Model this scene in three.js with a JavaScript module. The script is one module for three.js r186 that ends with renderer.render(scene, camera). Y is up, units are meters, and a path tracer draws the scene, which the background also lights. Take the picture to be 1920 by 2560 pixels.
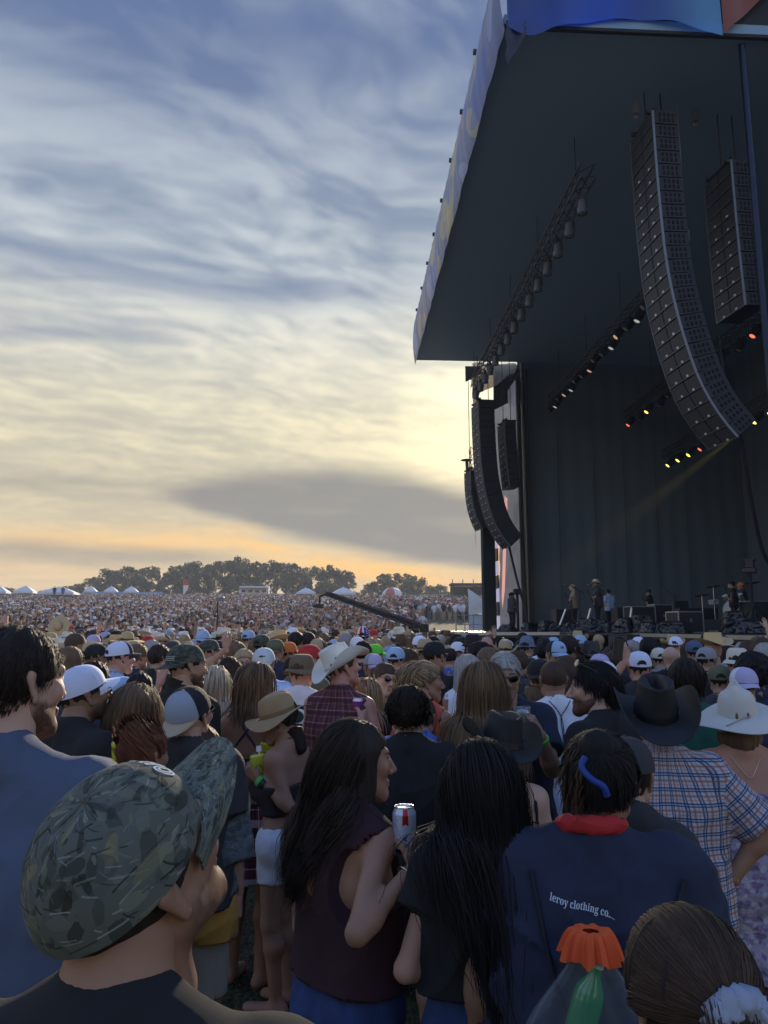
import * as THREE from 'three';
import { mergeGeometries, mergeVertices, toCreasedNormals } from 'three/addons/utils/BufferGeometryUtils.js';
import { RoundedBoxGeometry } from 'three/addons/geometries/RoundedBoxGeometry.js';

// ------------------------------------------------------------------ camera, sky, sun, air, exposure
const scene = new THREE.Scene();
const PITCH = 8.9 * Math.PI / 180, FPX = 1849, EYE = 1.9;
const camera = new THREE.PerspectiveCamera(2 * Math.atan(1280 / FPX) * 180 / Math.PI, 0.75, 0.05, 3000);
camera.position.set(0, EYE, 0);
camera.rotation.set(PITCH, 0, 0);
const SUN_AZ = 7.5 * Math.PI / 180, SUN_EL = 15.5 * Math.PI / 180;
const SUN_DIR = new THREE.Vector3(Math.sin(SUN_AZ) * Math.cos(SUN_EL), Math.sin(SUN_EL), -Math.cos(SUN_AZ) * Math.cos(SUN_EL));
const renderer = new THREE.WebGLRenderer({ antialias: true });
renderer.toneMapping = THREE.LinearToneMapping;
renderer.toneMappingExposure = 1.42;
renderer.shadowMap.enabled = true;

// noise ---------------------------------------------------------------
function rng(seed) { let a = seed >>> 0; return () => { a = (a + 0x6D2B79F5) >>> 0; let t = a; t = Math.imul(t ^ (t >>> 15), t | 1); t ^= t + Math.imul(t ^ (t >>> 7), t | 61); return ((t ^ (t >>> 14)) >>> 0) / 4294967296; }; }
const HT = new Float32Array(65536); { const r = rng(77); for (let i = 0; i < 65536; i++) HT[i] = r(); }
function hash3(x, y, z) { let h = (Math.imul(x, 374761393) + Math.imul(y, 668265263) + Math.imul(z, 2147483647 ^ 0x5bd1e995)) | 0; h = Math.imul(h ^ (h >>> 13), 1274126177); return HT[(h ^ (h >>> 16)) & 65535]; }
function noise3(x, y, z) {
  const X = Math.floor(x), Y = Math.floor(y), Z = Math.floor(z); let fx = x - X, fy = y - Y, fz = z - Z;
  fx = fx * fx * (3 - 2 * fx); fy = fy * fy * (3 - 2 * fy); fz = fz * fz * (3 - 2 * fz);
  const l = (a, b, t) => a + (b - a) * t;
  return l(l(l(hash3(X, Y, Z), hash3(X + 1, Y, Z), fx), l(hash3(X, Y + 1, Z), hash3(X + 1, Y + 1, Z), fx), fy),
    l(l(hash3(X, Y, Z + 1), hash3(X + 1, Y, Z + 1), fx), l(hash3(X, Y + 1, Z + 1), hash3(X + 1, Y + 1, Z + 1), fx), fy), fz);
}
function fbm(x, y, z, o = 4) { let s = 0, a = 0.5, n = 0; for (let i = 0; i < o; i++) { s += a * noise3(x, y, z); n += a; x = x * 2.03 + 7.1; y = y * 2.03 + 3.7; z = z * 2.03 + 1.3; a *= 0.5; } return s / n; }
const clamp = (x, a, b) => x < a ? a : x > b ? b : x, lerp = (a, b, t) => a + (b - a) * t;
const smooth = (a, b, x) => { const t = clamp((x - a) / (b - a), 0, 1); return t * t * (3 - 2 * t); };
const s2l = (c) => { c /= 255; return c <= 0.04045 ? c / 12.92 : Math.pow((c + 0.055) / 1.055, 2.4); };
const RGB = (r, g, b) => [s2l(r), s2l(g), s2l(b)];
const V3 = (x = 0, y = 0, z = 0) => new THREE.Vector3(x, y, z);
const D2R = Math.PI / 180;

// the sky: high thin cloud before a low sun -----------------------------
{
  const W = 2048, Hh = 1024, data = new Float32Array(W * Hh * 4);
  // colours by elevation (degrees): the blue that shows through, and the lit cloud
  const gap = [[0, RGB(186, 166, 138)], [4, RGB(202, 176, 136)], [7, RGB(184, 172, 148)], [11, RGB(184, 176, 156)], [16, RGB(186, 182, 166)], [21, RGB(172, 178, 176)], [26, RGB(132, 150, 172)], [33, RGB(110, 131, 164)], [40, RGB(88, 112, 157)], [48, RGB(70, 98, 153)], [90, RGB(78, 104, 148)]];
  const lit = [[0, RGB(206, 184, 152)], [4, RGB(236, 202, 148)], [7, RGB(222, 202, 160)], [11, RGB(220, 206, 172)], [16, RGB(228, 217, 182)], [21, RGB(220, 214, 196)], [26, RGB(194, 202, 206)], [33, RGB(164, 177, 192)], [40, RGB(132, 149, 176)], [48, RGB(112, 134, 170)], [90, RGB(128, 142, 170)]];
  const ramp = (t, e, o) => { let i = 1; while (i < t.length - 1 && t[i][0] < e) i++; const k = clamp((e - t[i - 1][0]) / (t[i][0] - t[i - 1][0]), 0, 1); for (let c = 0; c < 3; c++) o[c] = lerp(t[i - 1][1][c], t[i][1][c], k); };
  const g = [0, 0, 0], l = [0, 0, 0], grey = RGB(136, 135, 133), bluegrey = RGB(112, 131, 163), fire = RGB(255, 196, 104);
  for (let j = 0; j < Hh; j++) {
    const el = ((j + 0.5) / Hh - 0.5) * Math.PI, e = el / D2R;
    for (let i = 0; i < W; i++) {
      const ph = ((i + 0.5) / W - 0.5) * 2 * Math.PI, ce = Math.cos(el), x = Math.cos(ph) * ce, y = Math.sin(el), z = Math.sin(ph) * ce;
      const at = (j * W + i) * 4;
      if (e < -2) { data[at] = 0.16; data[at + 1] = 0.15; data[at + 2] = 0.14; data[at + 3] = 1; continue; }
      const az = Math.atan2(x, -z) / D2R;
      ramp(gap, Math.max(e, 0), g); ramp(lit, Math.max(e, 0), l);
      const k = 1 / (Math.max(y, 0) + 0.13), px = x * k, pz = z * k;
      const wx = fbm(px * 1.6, pz * 1.6, 3.3, 4) - 0.5, wz = fbm(px * 1.6 + 9, pz * 1.6, 8.3, 4) - 0.5;
      // fibres lie across the view, rising a little to the right
      const a = px * 0.94 - pz * 0.34 + wx * 0.34, b = px * 0.34 + pz * 0.94 + wz * 0.34;
      const big = fbm(a * 0.9, b * 1.9, 1.7, 4), mid = fbm(a * 2.2, b * 7.5, 5.1, 5), fine = fbm(a * 9, b * 26 + wx * 6, 2.2, 5);
      const c = 0.33 * big + 0.33 * mid + 0.34 * fine + 0.1 * (fbm(px * 26, pz * 30, 1, 3) - 0.5) * smooth(27, 20, e) * smooth(10, 15, e) + 0.2 * (fbm(a * 16 + wx * 6, b * 34 + wz * 6, 6, 4) - 0.5);
      let cover = smooth(0.31, 0.69, c);
      cover = lerp(cover, 0.5, 0.45 * smooth(14, 6, e));
      cover -= 0.5 * smooth(-4, -26, az) * smooth(31, 42, e);   // more open blue up on the left
      cover = clamp(cover, 0, 1);
      const o = [lerp(g[0], l[0], cover), lerp(g[1], l[1], cover), lerp(g[2], l[2], cover)];
      // glow round the veiled sun
      const dot = x * SUN_DIR.x + y * SUN_DIR.y + z * SUN_DIR.z, ang = Math.acos(clamp(dot, -1, 1)) / D2R;
      const gl = (Math.exp(-Math.pow(ang / 6.5, 2)) * 0.5 + Math.exp(-ang / 13) * 0.11) * (0.55 + 0.75 * c);
      o[0] += gl * 0.84; o[1] += gl * 0.68; o[2] += gl * 0.3;
      const over = (col, q) => { q = clamp(q, 0, 0.93); for (let c2 = 0; c2 < 3; c2++) o[c2] = lerp(o[c2], col[c2], q); };
      // fire along the horizon, under the lens-shaped grey layer
      const n1 = fbm(az * 0.09, e * 0.45, 21.3, 5) - 0.5, n3 = fbm(az * 0.16, e * 0.9, 31.3, 4) - 0.5;
      const low = (az < -8 ? lerp(6.7, 9.8, clamp((-8 - az) / 11.5, 0, 1.7)) : 6.7 - (az + 8) * 0.187) + n1 * 2.2 + n3 * 0.8, high = 13.0 - 0.0135 * (az + 4) * (az + 4) + n1 * 1.6;
      const near = smooth(60, 25, Math.abs(az - 2));
      over(fire, Math.exp(-Math.pow((e - Math.min(low, 7.4) + 1.0) / (0.75 + n3), 2)) * smooth(34, 6, Math.abs(az + 4)) * (0.8 + n3 * 1.4 + n1));
      over(grey, smooth(-0.3, 1.1, e - low) * smooth(-0.4, 2.0, high - e) * near * (0.95 + mid * 0.35 - 0.2 + n3 * 0.5));
      over(grey, Math.exp(-Math.pow((e - 5.2 - n3 * 1.6) / 0.7, 2)) * smooth(-8, -16, az) * smooth(-70, -40, az) * 0.6);
      over(grey, Math.exp(-Math.pow((e - 10.4 - n1 * 4) / 1.0, 2)) * smooth(-12, -20, az) * smooth(-80, -40, az) * 0.5);
      over(grey, Math.exp(-Math.pow((e - 9 - n1 * 5) / 2.4, 2)) * (1 - near) * 0.6);
      // blue shadow streaks half way up
      const n4 = fbm(az * 0.06, e * 0.5, 13.1, 5) - 0.5;
      over(bluegrey, Math.exp(-Math.pow((e - 25.2 + (az + 15) * 0.03 - n4 * 4.5) / 1.15, 2)) * smooth(27, 8, Math.abs(az + 18)) * (0.7 + n4));
      over(bluegrey, Math.exp(-Math.pow((e - 20.6 - (az + 24) * 0.06 - n4 * 4) / 0.8, 2)) * smooth(13, 4, Math.abs(az + 24)) * 0.5);
      // away from the sunset: unseen sky brightened and blued as crowd fill, grey bank added
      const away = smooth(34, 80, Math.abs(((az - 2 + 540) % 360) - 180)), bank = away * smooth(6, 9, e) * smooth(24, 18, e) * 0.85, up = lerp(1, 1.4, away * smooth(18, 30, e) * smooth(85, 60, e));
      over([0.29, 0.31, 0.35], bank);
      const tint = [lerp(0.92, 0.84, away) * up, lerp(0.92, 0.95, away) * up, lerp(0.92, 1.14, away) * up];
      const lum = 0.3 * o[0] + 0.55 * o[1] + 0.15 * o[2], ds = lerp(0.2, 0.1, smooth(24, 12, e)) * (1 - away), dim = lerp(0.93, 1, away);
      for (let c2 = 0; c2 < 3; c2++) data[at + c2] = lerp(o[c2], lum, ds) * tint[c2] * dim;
      data[at + 3] = 1;
    }
  }
  const tex = new THREE.DataTexture(data, W, Hh, THREE.RGBAFormat, THREE.FloatType);
  tex.mapping = THREE.EquirectangularReflectionMapping; tex.magFilter = THREE.LinearFilter; tex.needsUpdate = true;
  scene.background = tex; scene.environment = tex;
}
const sun = new THREE.DirectionalLight(new THREE.Color(1.0, 0.84, 0.62), 5);
sun.position.copy(SUN_DIR).multiplyScalar(300); sun.target.position.set(0, 0, 0);
sun.castShadow = true; sun.shadow.radius = 5; sun.shadow.mapSize.set(4096, 4096);
Object.assign(sun.shadow.camera, { left: -120, right: 120, top: 60, bottom: -60, near: 1, far: 600 });
scene.add(sun); scene.add(sun.target);
scene.fog = new THREE.FogExp2(new THREE.Color(0.80, 0.87, 0.97), 0.0008);

// ------------------------------------------------------------------ naming and small geometry helpers
const used = {};
function named(n) { used[n] = (used[n] ?? -1) + 1; return used[n] ? n + '_' + String(used[n]).padStart(3, '0') : n; }
function tag(o, label, category, group, kind) { if (label) o.userData.label = label; if (category) o.userData.category = category; if (group) o.userData.group = group; if (kind) o.userData.kind = kind; return o; }
function thing(name, pos, turn, label, category, group) { const o = new THREE.Group(); o.name = named(name); o.position.copy(pos); o.rotation.y = turn; scene.add(o); return tag(o, label, category, group); }
function part(parent, name, geo, mat, label) { const m = new THREE.Mesh(geo, mat); m.name = name; m.castShadow = m.receiveShadow = true; parent.add(m); if (label) m.userData.label = label; return m; }
function top(name, geo, mat, label, category, group, kind) { const m = new THREE.Mesh(geo, mat); m.name = named(name); m.castShadow = m.receiveShadow = true; scene.add(m); return tag(m, label, category, group, kind); }
// the place that the photograph shows at a pixel of its 1920 x 2560, d metres ahead
const CP = Math.cos(PITCH), SP = Math.sin(PITCH);
function ray(px, py) { const x = (px - 960) / FPX, y = (1280 - py) / FPX, f = CP - y * SP, u = y * CP + SP; return [x / f, u / f]; }
function at(px, py, d) { const [x, u] = ray(px, py); return V3(x * d, EYE + u * d, -d); }
function project(p) { const d = -p.z, u = p.y - EYE, f = d * CP + u * SP, v = u * CP - d * SP; return [960 + FPX * p.x / f, 1280 - FPX * v / f]; }
const flat = (g) => { g = g.index ? g.toNonIndexed() : g; for (const k of Object.keys(g.attributes)) if (!['position', 'normal', 'uv'].includes(k)) g.deleteAttribute(k); return g; };
const merge = (list) => mergeGeometries(list.map(flat));
function bx(w, h, d, x = 0, y = 0, z = 0, r = 0) { const g = r ? new RoundedBoxGeometry(w, h, d, 1, r) : new THREE.BoxGeometry(w, h, d); g.translate(x, y, z); return flat(g); }
function bar(a, b, r, seg = 6, r2 = r) { const dir = V3().subVectors(b, a), L = dir.length(); const g = new THREE.CylinderGeometry(r2, r, L, seg, 1); g.translate(0, L / 2, 0); g.applyQuaternion(new THREE.Quaternion().setFromUnitVectors(V3(0, 1, 0), dir.normalize())); g.translate(a.x, a.y, a.z); return flat(g); }
function tube(pts, r, seg = 24, rad = 6) { return flat(new THREE.TubeGeometry(new THREE.CatmullRomCurve3(pts), seg, r, rad)); }
// a lattice truss from a to b, square, with zigzag webs
function truss(a, b, w, r = 0.022, step = w * 1.2) {
  const out = [], dir = V3().subVectors(b, a), L = dir.length(); dir.normalize();
  const up = Math.abs(dir.y) > 0.9 ? V3(1, 0, 0) : V3(0, 1, 0), s = V3().crossVectors(dir, up).normalize(), t = V3().crossVectors(s, dir).normalize();
  const c = [[-1, -1], [1, -1], [1, 1], [-1, 1]].map(([i, j]) => V3().addScaledVector(s, i * w / 2).addScaledVector(t, j * w / 2));
  for (const o of c) out.push(bar(V3().addVectors(a, o), V3().addVectors(b, o), r, 5));
  const n = Math.max(1, Math.round(L / step));
  for (let i = 0; i < n; i++) for (let f = 0; f < 4; f++) {
    const p = V3().copy(a).addScaledVector(dir, L * i / n).add(c[(f + i) % 4]), q = V3().copy(a).addScaledVector(dir, L * (i + 1) / n).add(c[(f + i + 1) % 4]);
    out.push(bar(p, q, r * 0.6, 4));
  }
  return merge(out);
}
// a grid surface f(u, v) -> Vector3, u and v in 0..1; given a thickness it becomes a closed sheet
function sheet(f, nu, nv, thick = 0, uvs = [1, 1]) {
  const P = [], UV = [], I = [], N = (nu + 1) * (nv + 1), q = [];
  for (let j = 0; j <= nv; j++) for (let i = 0; i <= nu; i++) { q.push(f(i / nu, j / nv)); UV.push(i / nu * uvs[0], j / nv * uvs[1]); }
  for (const p of q) P.push(p.x, p.y, p.z);
  const idx = (i, j) => j * (nu + 1) + i;
  for (let j = 0; j < nv; j++) for (let i = 0; i < nu; i++) I.push(idx(i, j), idx(i + 1, j), idx(i + 1, j + 1), idx(i, j), idx(i + 1, j + 1), idx(i, j + 1));
  let g = new THREE.BufferGeometry(); g.setAttribute('position', new THREE.Float32BufferAttribute(P, 3)); g.setAttribute('uv', new THREE.Float32BufferAttribute(UV, 2)); g.setIndex(I); g.computeVertexNormals();
  if (!thick) return g;
  const n = g.attributes.normal.array, P2 = P.slice(), UV2 = UV.concat(UV), I2 = I.slice();
  for (let k = 0; k < N; k++) P2.push(P[3 * k] - n[3 * k] * thick, P[3 * k + 1] - n[3 * k + 1] * thick, P[3 * k + 2] - n[3 * k + 2] * thick);
  for (let k = 0; k < I.length; k += 3) I2.push(I[k] + N, I[k + 2] + N, I[k + 1] + N);
  const rim = []; for (let i = 0; i < nu; i++) rim.push([idx(i + 1, 0), idx(i, 0)], [idx(i, nv), idx(i + 1, nv)]);
  for (let j = 0; j < nv; j++) rim.push([idx(0, j), idx(0, j + 1)], [idx(nu, j + 1), idx(nu, j)]);
  for (const [a, b] of rim) I2.push(a, b, b + N, a, b + N, a + N);
  g = new THREE.BufferGeometry(); g.setAttribute('position', new THREE.Float32BufferAttribute(P2, 3)); g.setAttribute('uv', new THREE.Float32BufferAttribute(UV2, 2)); g.setIndex(I2);
  return toCreasedNormals(g, 0.9);
}
// materials and textures
const matCache = new Map();
function mat(r, g, b, rough = 0.85, extra = {}) { const key = [r, g, b, rough, JSON.stringify(extra, (k, v) => v?.isTexture ? v.uuid : v)].join(); if (!matCache.has(key)) { const cls = Object.keys(extra).some((k) => /sheen|clearcoat|transmission|specular|aniso|thickness/.test(k)) ? THREE.MeshPhysicalMaterial : THREE.MeshStandardMaterial; const m = new cls({ roughness: rough, ...extra }); m.color.setRGB(r, g, b); matCache.set(key, m); } return matCache.get(key); }
function canvas(w, h, draw, rep) { const c = document.createElement('canvas'); c.width = w; c.height = h; draw(c.getContext('2d'), w, h); const t = new THREE.CanvasTexture(c); t.colorSpace = THREE.SRGBColorSpace; t.wrapS = t.wrapT = THREE.RepeatWrapping; if (rep) t.repeat.set(...rep); return t; }
function gray(w, h, f) { const d = new Uint8Array(w * h * 4); for (let j = 0; j < h; j++) for (let i = 0; i < w; i++) { const v = clamp(f(i / w, j / h, i, j), 0, 1) * 255, k = (j * w + i) * 4; d[k] = d[k + 1] = d[k + 2] = v; d[k + 3] = 255; } const t = new THREE.DataTexture(d, w, h); t.magFilter = THREE.LinearFilter; t.wrapS = t.wrapT = THREE.RepeatWrapping; t.needsUpdate = true; return t; }
function color3(w, h, f, srgb = true) { const d = new Uint8Array(w * h * 4); for (let j = 0; j < h; j++) for (let i = 0; i < w; i++) { const c = f(i / w, j / h, i, j), k = (j * w + i) * 4; d[k] = clamp(c[0], 0, 255); d[k + 1] = clamp(c[1], 0, 255); d[k + 2] = clamp(c[2], 0, 255); d[k + 3] = 255; } const t = new THREE.DataTexture(d, w, h); t.magFilter = THREE.LinearFilter; t.wrapS = t.wrapT = THREE.RepeatWrapping; if (srgb) t.colorSpace = THREE.SRGBColorSpace; t.needsUpdate = true; return t; }
// ------------------------------------------------------------------ ground
function groundY(x, z) { const d = -z; let h = 0.057 * Math.max(0, d - 30); if (d < 38) h = 0.057 * Math.max(0, d - 22) * Math.max(0, d - 22) / 32; if (d > 170) h = 0.057 * 140 + (d - 170) * 0.004; return h + (d > 40 ? (noise3(x * 0.03, z * 0.03, 2) - 0.5) * Math.min(1, (d - 40) / 40) * 0.9 : 0); }
{
  const g = new THREE.PlaneGeometry(560, 460, 180, 200); g.rotateX(-Math.PI / 2); g.translate(0, 0, -200);
  const p = g.attributes.position; for (let i = 0; i < p.count; i++) p.setY(i, groundY(p.getX(i), p.getZ(i)));
  const uv = g.attributes.uv; for (let i = 0; i < p.count; i++) uv.setXY(i, p.getX(i) / 3, p.getZ(i) / 3);
  g.computeVertexNormals();
  const t = color3(512, 512, (u, v) => { const w = (x, s) => x * s; const a = 0.5 * noise3(u * 12, v * 12, 4) + 0.5 * noise3(u * 60, v * 60, 9), b = noise3(u * 190, v * 190, 2), k = smooth(0.38, 0.62, a); const m = 0.65 + 0.7 * b; return [lerp(78, 74, k) * m, lerp(66, 80, k) * m, lerp(50, 48, k) * m]; });
  const b = gray(512, 512, (u, v) => 0.5 * noise3(u * 150, v * 150, 1) + 0.5 * noise3(u * 40, v * 40, 6));
  const m = new THREE.MeshStandardMaterial({ map: t, bumpMap: b, bumpScale: 0.03, roughness: 1 });
  top('ground', g, m, 'trampled grass field rising to a low hill behind the crowd', null, null, 'structure');
}
// ------------------------------------------------------------------ the stage; its own axes: x runs into the stage, -z runs away along its front edge
const STAGE_TURN = 3 * D2R, STAGE_AT = V3(2.85, 0, -15.5), DECK = 1.75, ROOF = 15.9;
const stageM = new THREE.Matrix4().makeRotationY(STAGE_TURN).setPosition(STAGE_AT), stageInv = stageM.clone().invert();
const onStage = (v, y, u) => V3(v, y, -u).applyMatrix4(stageM);
const BLACK = mat(0.02, 0.022, 0.025, 0.9), BLACKCLOTH = mat(0.016, 0.018, 0.021, 1), STEEL = mat(0.35, 0.37, 0.4, 0.4, { metalness: 0.8 }), DARKSTEEL = mat(0.05, 0.052, 0.056, 0.5, { metalness: 0.5 });
{
  const st = thing('festival_stage', STAGE_AT, STAGE_TURN, 'huge black festival stage with a dark roof and blue banners round its edge', 'stage');
  const deckTop = mat(0.03, 0.03, 0.032, 0.45);
  part(st, 'deck', merge([bx(14.2, 0.16, 30, 11.8, DECK - 0.08, -9)]), deckTop);
  // the stage front: black skirt cloth in soft pleats, below a metal edge
  const pleat = (x0, z0, x1, z1, n, h0 = DECK - 0.18) => sheet((u, v) => V3(lerp(x0, x1, u) + (z0 === z1 ? 0 : -0.04 * Math.sin(u * n * 6.28)), h0 * (1 - v), lerp(z0, z1, u) + (z0 === z1 ? 0.04 * Math.sin(u * n * 6.28) : 0)), Math.round(n * 6), 3);
  part(st, 'skirt', merge([pleat(4.78, 6, 4.78, -24, 40), pleat(0.6, -8.2, 4.7, -8.2, 7)]), BLACKCLOTH);
  part(st, 'edge_trim', merge([bx(0.06, 0.09, 30, 4.68, DECK - 0.05, -9)]), mat(0.5, 0.5, 0.48, 0.35, { metalness: 0.7 }));
  const thrust = part(st, 'thrust', merge([bx(4.2, 0.14, 11, 2.55, DECK - 0.075, -13.5)]), deckTop);
  part(thrust, 'thrust_edge', merge([bx(0.05, 0.1, 11.1, 0.43, DECK - 0.03, -13.5), bx(4.25, 0.1, 0.05, 2.5, DECK - 0.03, -7.97)]), mat(0.62, 0.6, 0.52, 0.4, { metalness: 0.4 }));
  part(thrust, 'thrust_skirt', pleat(0.52, -8, 0.52, -19, 14, DECK - 0.16), BLACKCLOTH);
  // roof: ribbed underside, colour lightened to stand in for veiling haze, top sheet above it
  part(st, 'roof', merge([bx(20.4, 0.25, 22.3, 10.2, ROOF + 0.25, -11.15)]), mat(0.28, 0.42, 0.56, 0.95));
  // back and side walls of hanging black cloth, colour lightened to imitate stage haze
  const drape = (x0, z0, x1, z1, n, y0, y1) => sheet((u, v) => { const w = 0.02 * Math.sin(u * n * 6.28 + Math.sin(v * 3 + u * 9)) * (0.5 + 0.5 * v), ax = x1 - x0, az = z1 - z0, L = Math.hypot(ax, az); return V3(lerp(x0, x1, u) - az / L * w, lerp(y1, y0, v), lerp(z0, z1, u) + ax / L * w); }, n * 6, 6);
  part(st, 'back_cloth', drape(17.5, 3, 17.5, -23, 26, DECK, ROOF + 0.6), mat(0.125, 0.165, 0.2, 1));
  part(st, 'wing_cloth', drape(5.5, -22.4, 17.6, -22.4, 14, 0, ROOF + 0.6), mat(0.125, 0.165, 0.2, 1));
  part(st, 'side_cloth', drape(9.2, 0.6, 17.6, 0.6, 9, DECK, ROOF + 0.1), mat(0.125, 0.165, 0.2, 1));  // out of view; added to keep light from the near side off the backdrop
  // seams: pale vertical lines between the widths of the wing cloth
  for (const x of [7.4, 9.3, 10.9, 12.6, 14.2]) part(st, 'cloth_seam', bar(V3(x, 2, -22.22), V3(x + 0.1, 12, -22.22), 0.02, 4), mat(0.09, 0.1, 0.11, 0.8));
  // banner along the front edge of the roof: printed cloth with folds
  const print = canvas(1024, 128, (c, w, h) => {
    const gr = c.createLinearGradient(0, 0, w, 0); gr.addColorStop(0, '#5a6a98'); gr.addColorStop(0.3, '#69759c'); gr.addColorStop(0.6, '#6f7591'); gr.addColorStop(1, '#6d6e82'); c.fillStyle = gr; c.fillRect(0, 0, w, h);
    const r = rng(5); for (let i = 0; i < 46; i++) { const x = r() * w, y = r() * h, s = 18 + r() * 40; c.fillStyle = ['rgba(70,95,190,.55)', 'rgba(196,178,120,.65)', 'rgba(205,190,110,.6)', 'rgba(150,120,140,.45)', 'rgba(170,175,215,.6)'][i % 5]; c.beginPath(); c.ellipse(x, y, s, 10 + r() * 26, r() * 3, 0, 7); c.fill(); }
  });
  const fold = (u, v) => 0.014 * Math.sin(u * 70 + Math.sin(v * 5 + u * 31) * 1.4) * (0.25 + v) + 0.007 * Math.sin(u * 190 + v * 3);
  part(st, 'front_banner', sheet((u, v) => V3(-0.02 - fold(u, v) * 0.8 - 0.1 * Math.sin(v * 3.1), ROOF + 2.35 - v * (2.45 + 0.02 * Math.sin(u * 40)), -lerp(-0.05, 22.4, u)), 300, 8), new THREE.MeshPhysicalMaterial({ map: print, roughness: 0.6, transmission: 0.3, thickness: 0 }));
  const hems = []; for (let i = 0; i < 9; i++) hems.push(bx(0.1, 0.12, 0.1, -0.05, ROOF + 2.38, -1 - i * 2.5));
  part(st, 'banner_clip', merge(hems), DARKSTEEL).userData.kind = 'stuff';
  const blue = color3(256, 64, (u, v) => { const k = Math.exp(-Math.pow((u - 0.42) / 0.2, 2)), c = smooth(0.55, 1, u), n = noise3(u * 14, v * 4, 3) * 14; return [lerp(lerp(64, 44, k), 118, c) + n, lerp(lerp(98, 112, k), 196, c) + n, lerp(lerp(190, 255, k), 255, c) + n]; });
  const sag = (u) => 0.42 * Math.sin(Math.PI * clamp((u - 0.2) / 0.8, 0, 1)) - (u < 0.2 ? 0.28 * Math.sin(u / 0.2 * Math.PI) * 0.6 : 0);
  part(st, 'side_banner', sheet((u, v) => V3(0.05 + u * 5.15, lerp(ROOF + 3.2, ROOF - 0.1 + sag(u), v), 0.12 + 0.05 * Math.sin(u * 24 + v * 2) * (1 - v * 0.3) + 0.05 * Math.sin(u * 9)), 120, 10), new THREE.MeshPhysicalMaterial({ map: blue, roughness: 0.55, transmission: 0.55, thickness: 0 }), 'bright blue banner across the near side of the roof');
  part(st, 'roof_end', bx(20.4, 3.4, 0.1, 10.3, ROOF + 1.75, -0.06), mat(0.035, 0.04, 0.048, 0.95));
  part(st, 'orange_banner', sheet((u, v) => V3(5.23 + u * 2.6, lerp(ROOF + 3.2, ROOF - 0.05 + u * 2.6, v), 0.16 + 0.05 * Math.sin(u * 20)), 40, 6), new THREE.MeshPhysicalMaterial({ color: new THREE.Color().setRGB(0.34, 0.1, 0.06), roughness: 0.6, transmission: 0.25, thickness: 0 }), 'faded orange end of the banner');
  // corner cloth hanging lower at the near corner
  part(st, 'corner_cloth', sheet((u, v) => V3(0.0 + u * 0.5 + 0.03 * Math.sin(v * 14), ROOF + 0.1 - v * (1.15 - u * 0.9), 0.1 + 0.04 * Math.sin(u * 9)), 10, 8), mat(0.05, 0.06, 0.09, 0.8));
  // posts: bright tube where the wing cloth ends, and the near tower leg
  part(st, 'roof_post', bar(V3(5.62, 0, -22.0), V3(5.62, ROOF, -22.0), 0.075, 12), STEEL);
  part(st, 'roof_post', bar(V3(5.86, DECK, -0.2), V3(5.86, ROOF, -0.2), 0.075, 14), mat(0.02, 0.028, 0.05, 0.35, { metalness: 0.6 }));
  // lighting trusses slung under the roof
  for (const [v, y, u0, u1, w] of [[2.85, 14.2, 2.8, 20.6, 0.4], [7.1, 13.7, 6.5, 21.6, 0.4], [11.2, 13, 5, 21.8, 0.4], [13.1, 10.9, 8, 21.8, 0.4]]) {
    const t = part(st, 'lighting_truss', truss(V3(v, y, -u0), V3(v, y, -u1), w, 0.03, 0.55), mat(0.07, 0.08, 0.09, 0.5, { metalness: 0.5 }));
    const hang = []; for (let u = u0 + 1; u < u1; u += 4.2) hang.push(bar(V3(v, y, -u), V3(v, ROOF, -u), 0.012, 4)); part(t, 'hanging_chain', merge(hang), DARKSTEEL).userData.kind = 'stuff';
  }
}
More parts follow.
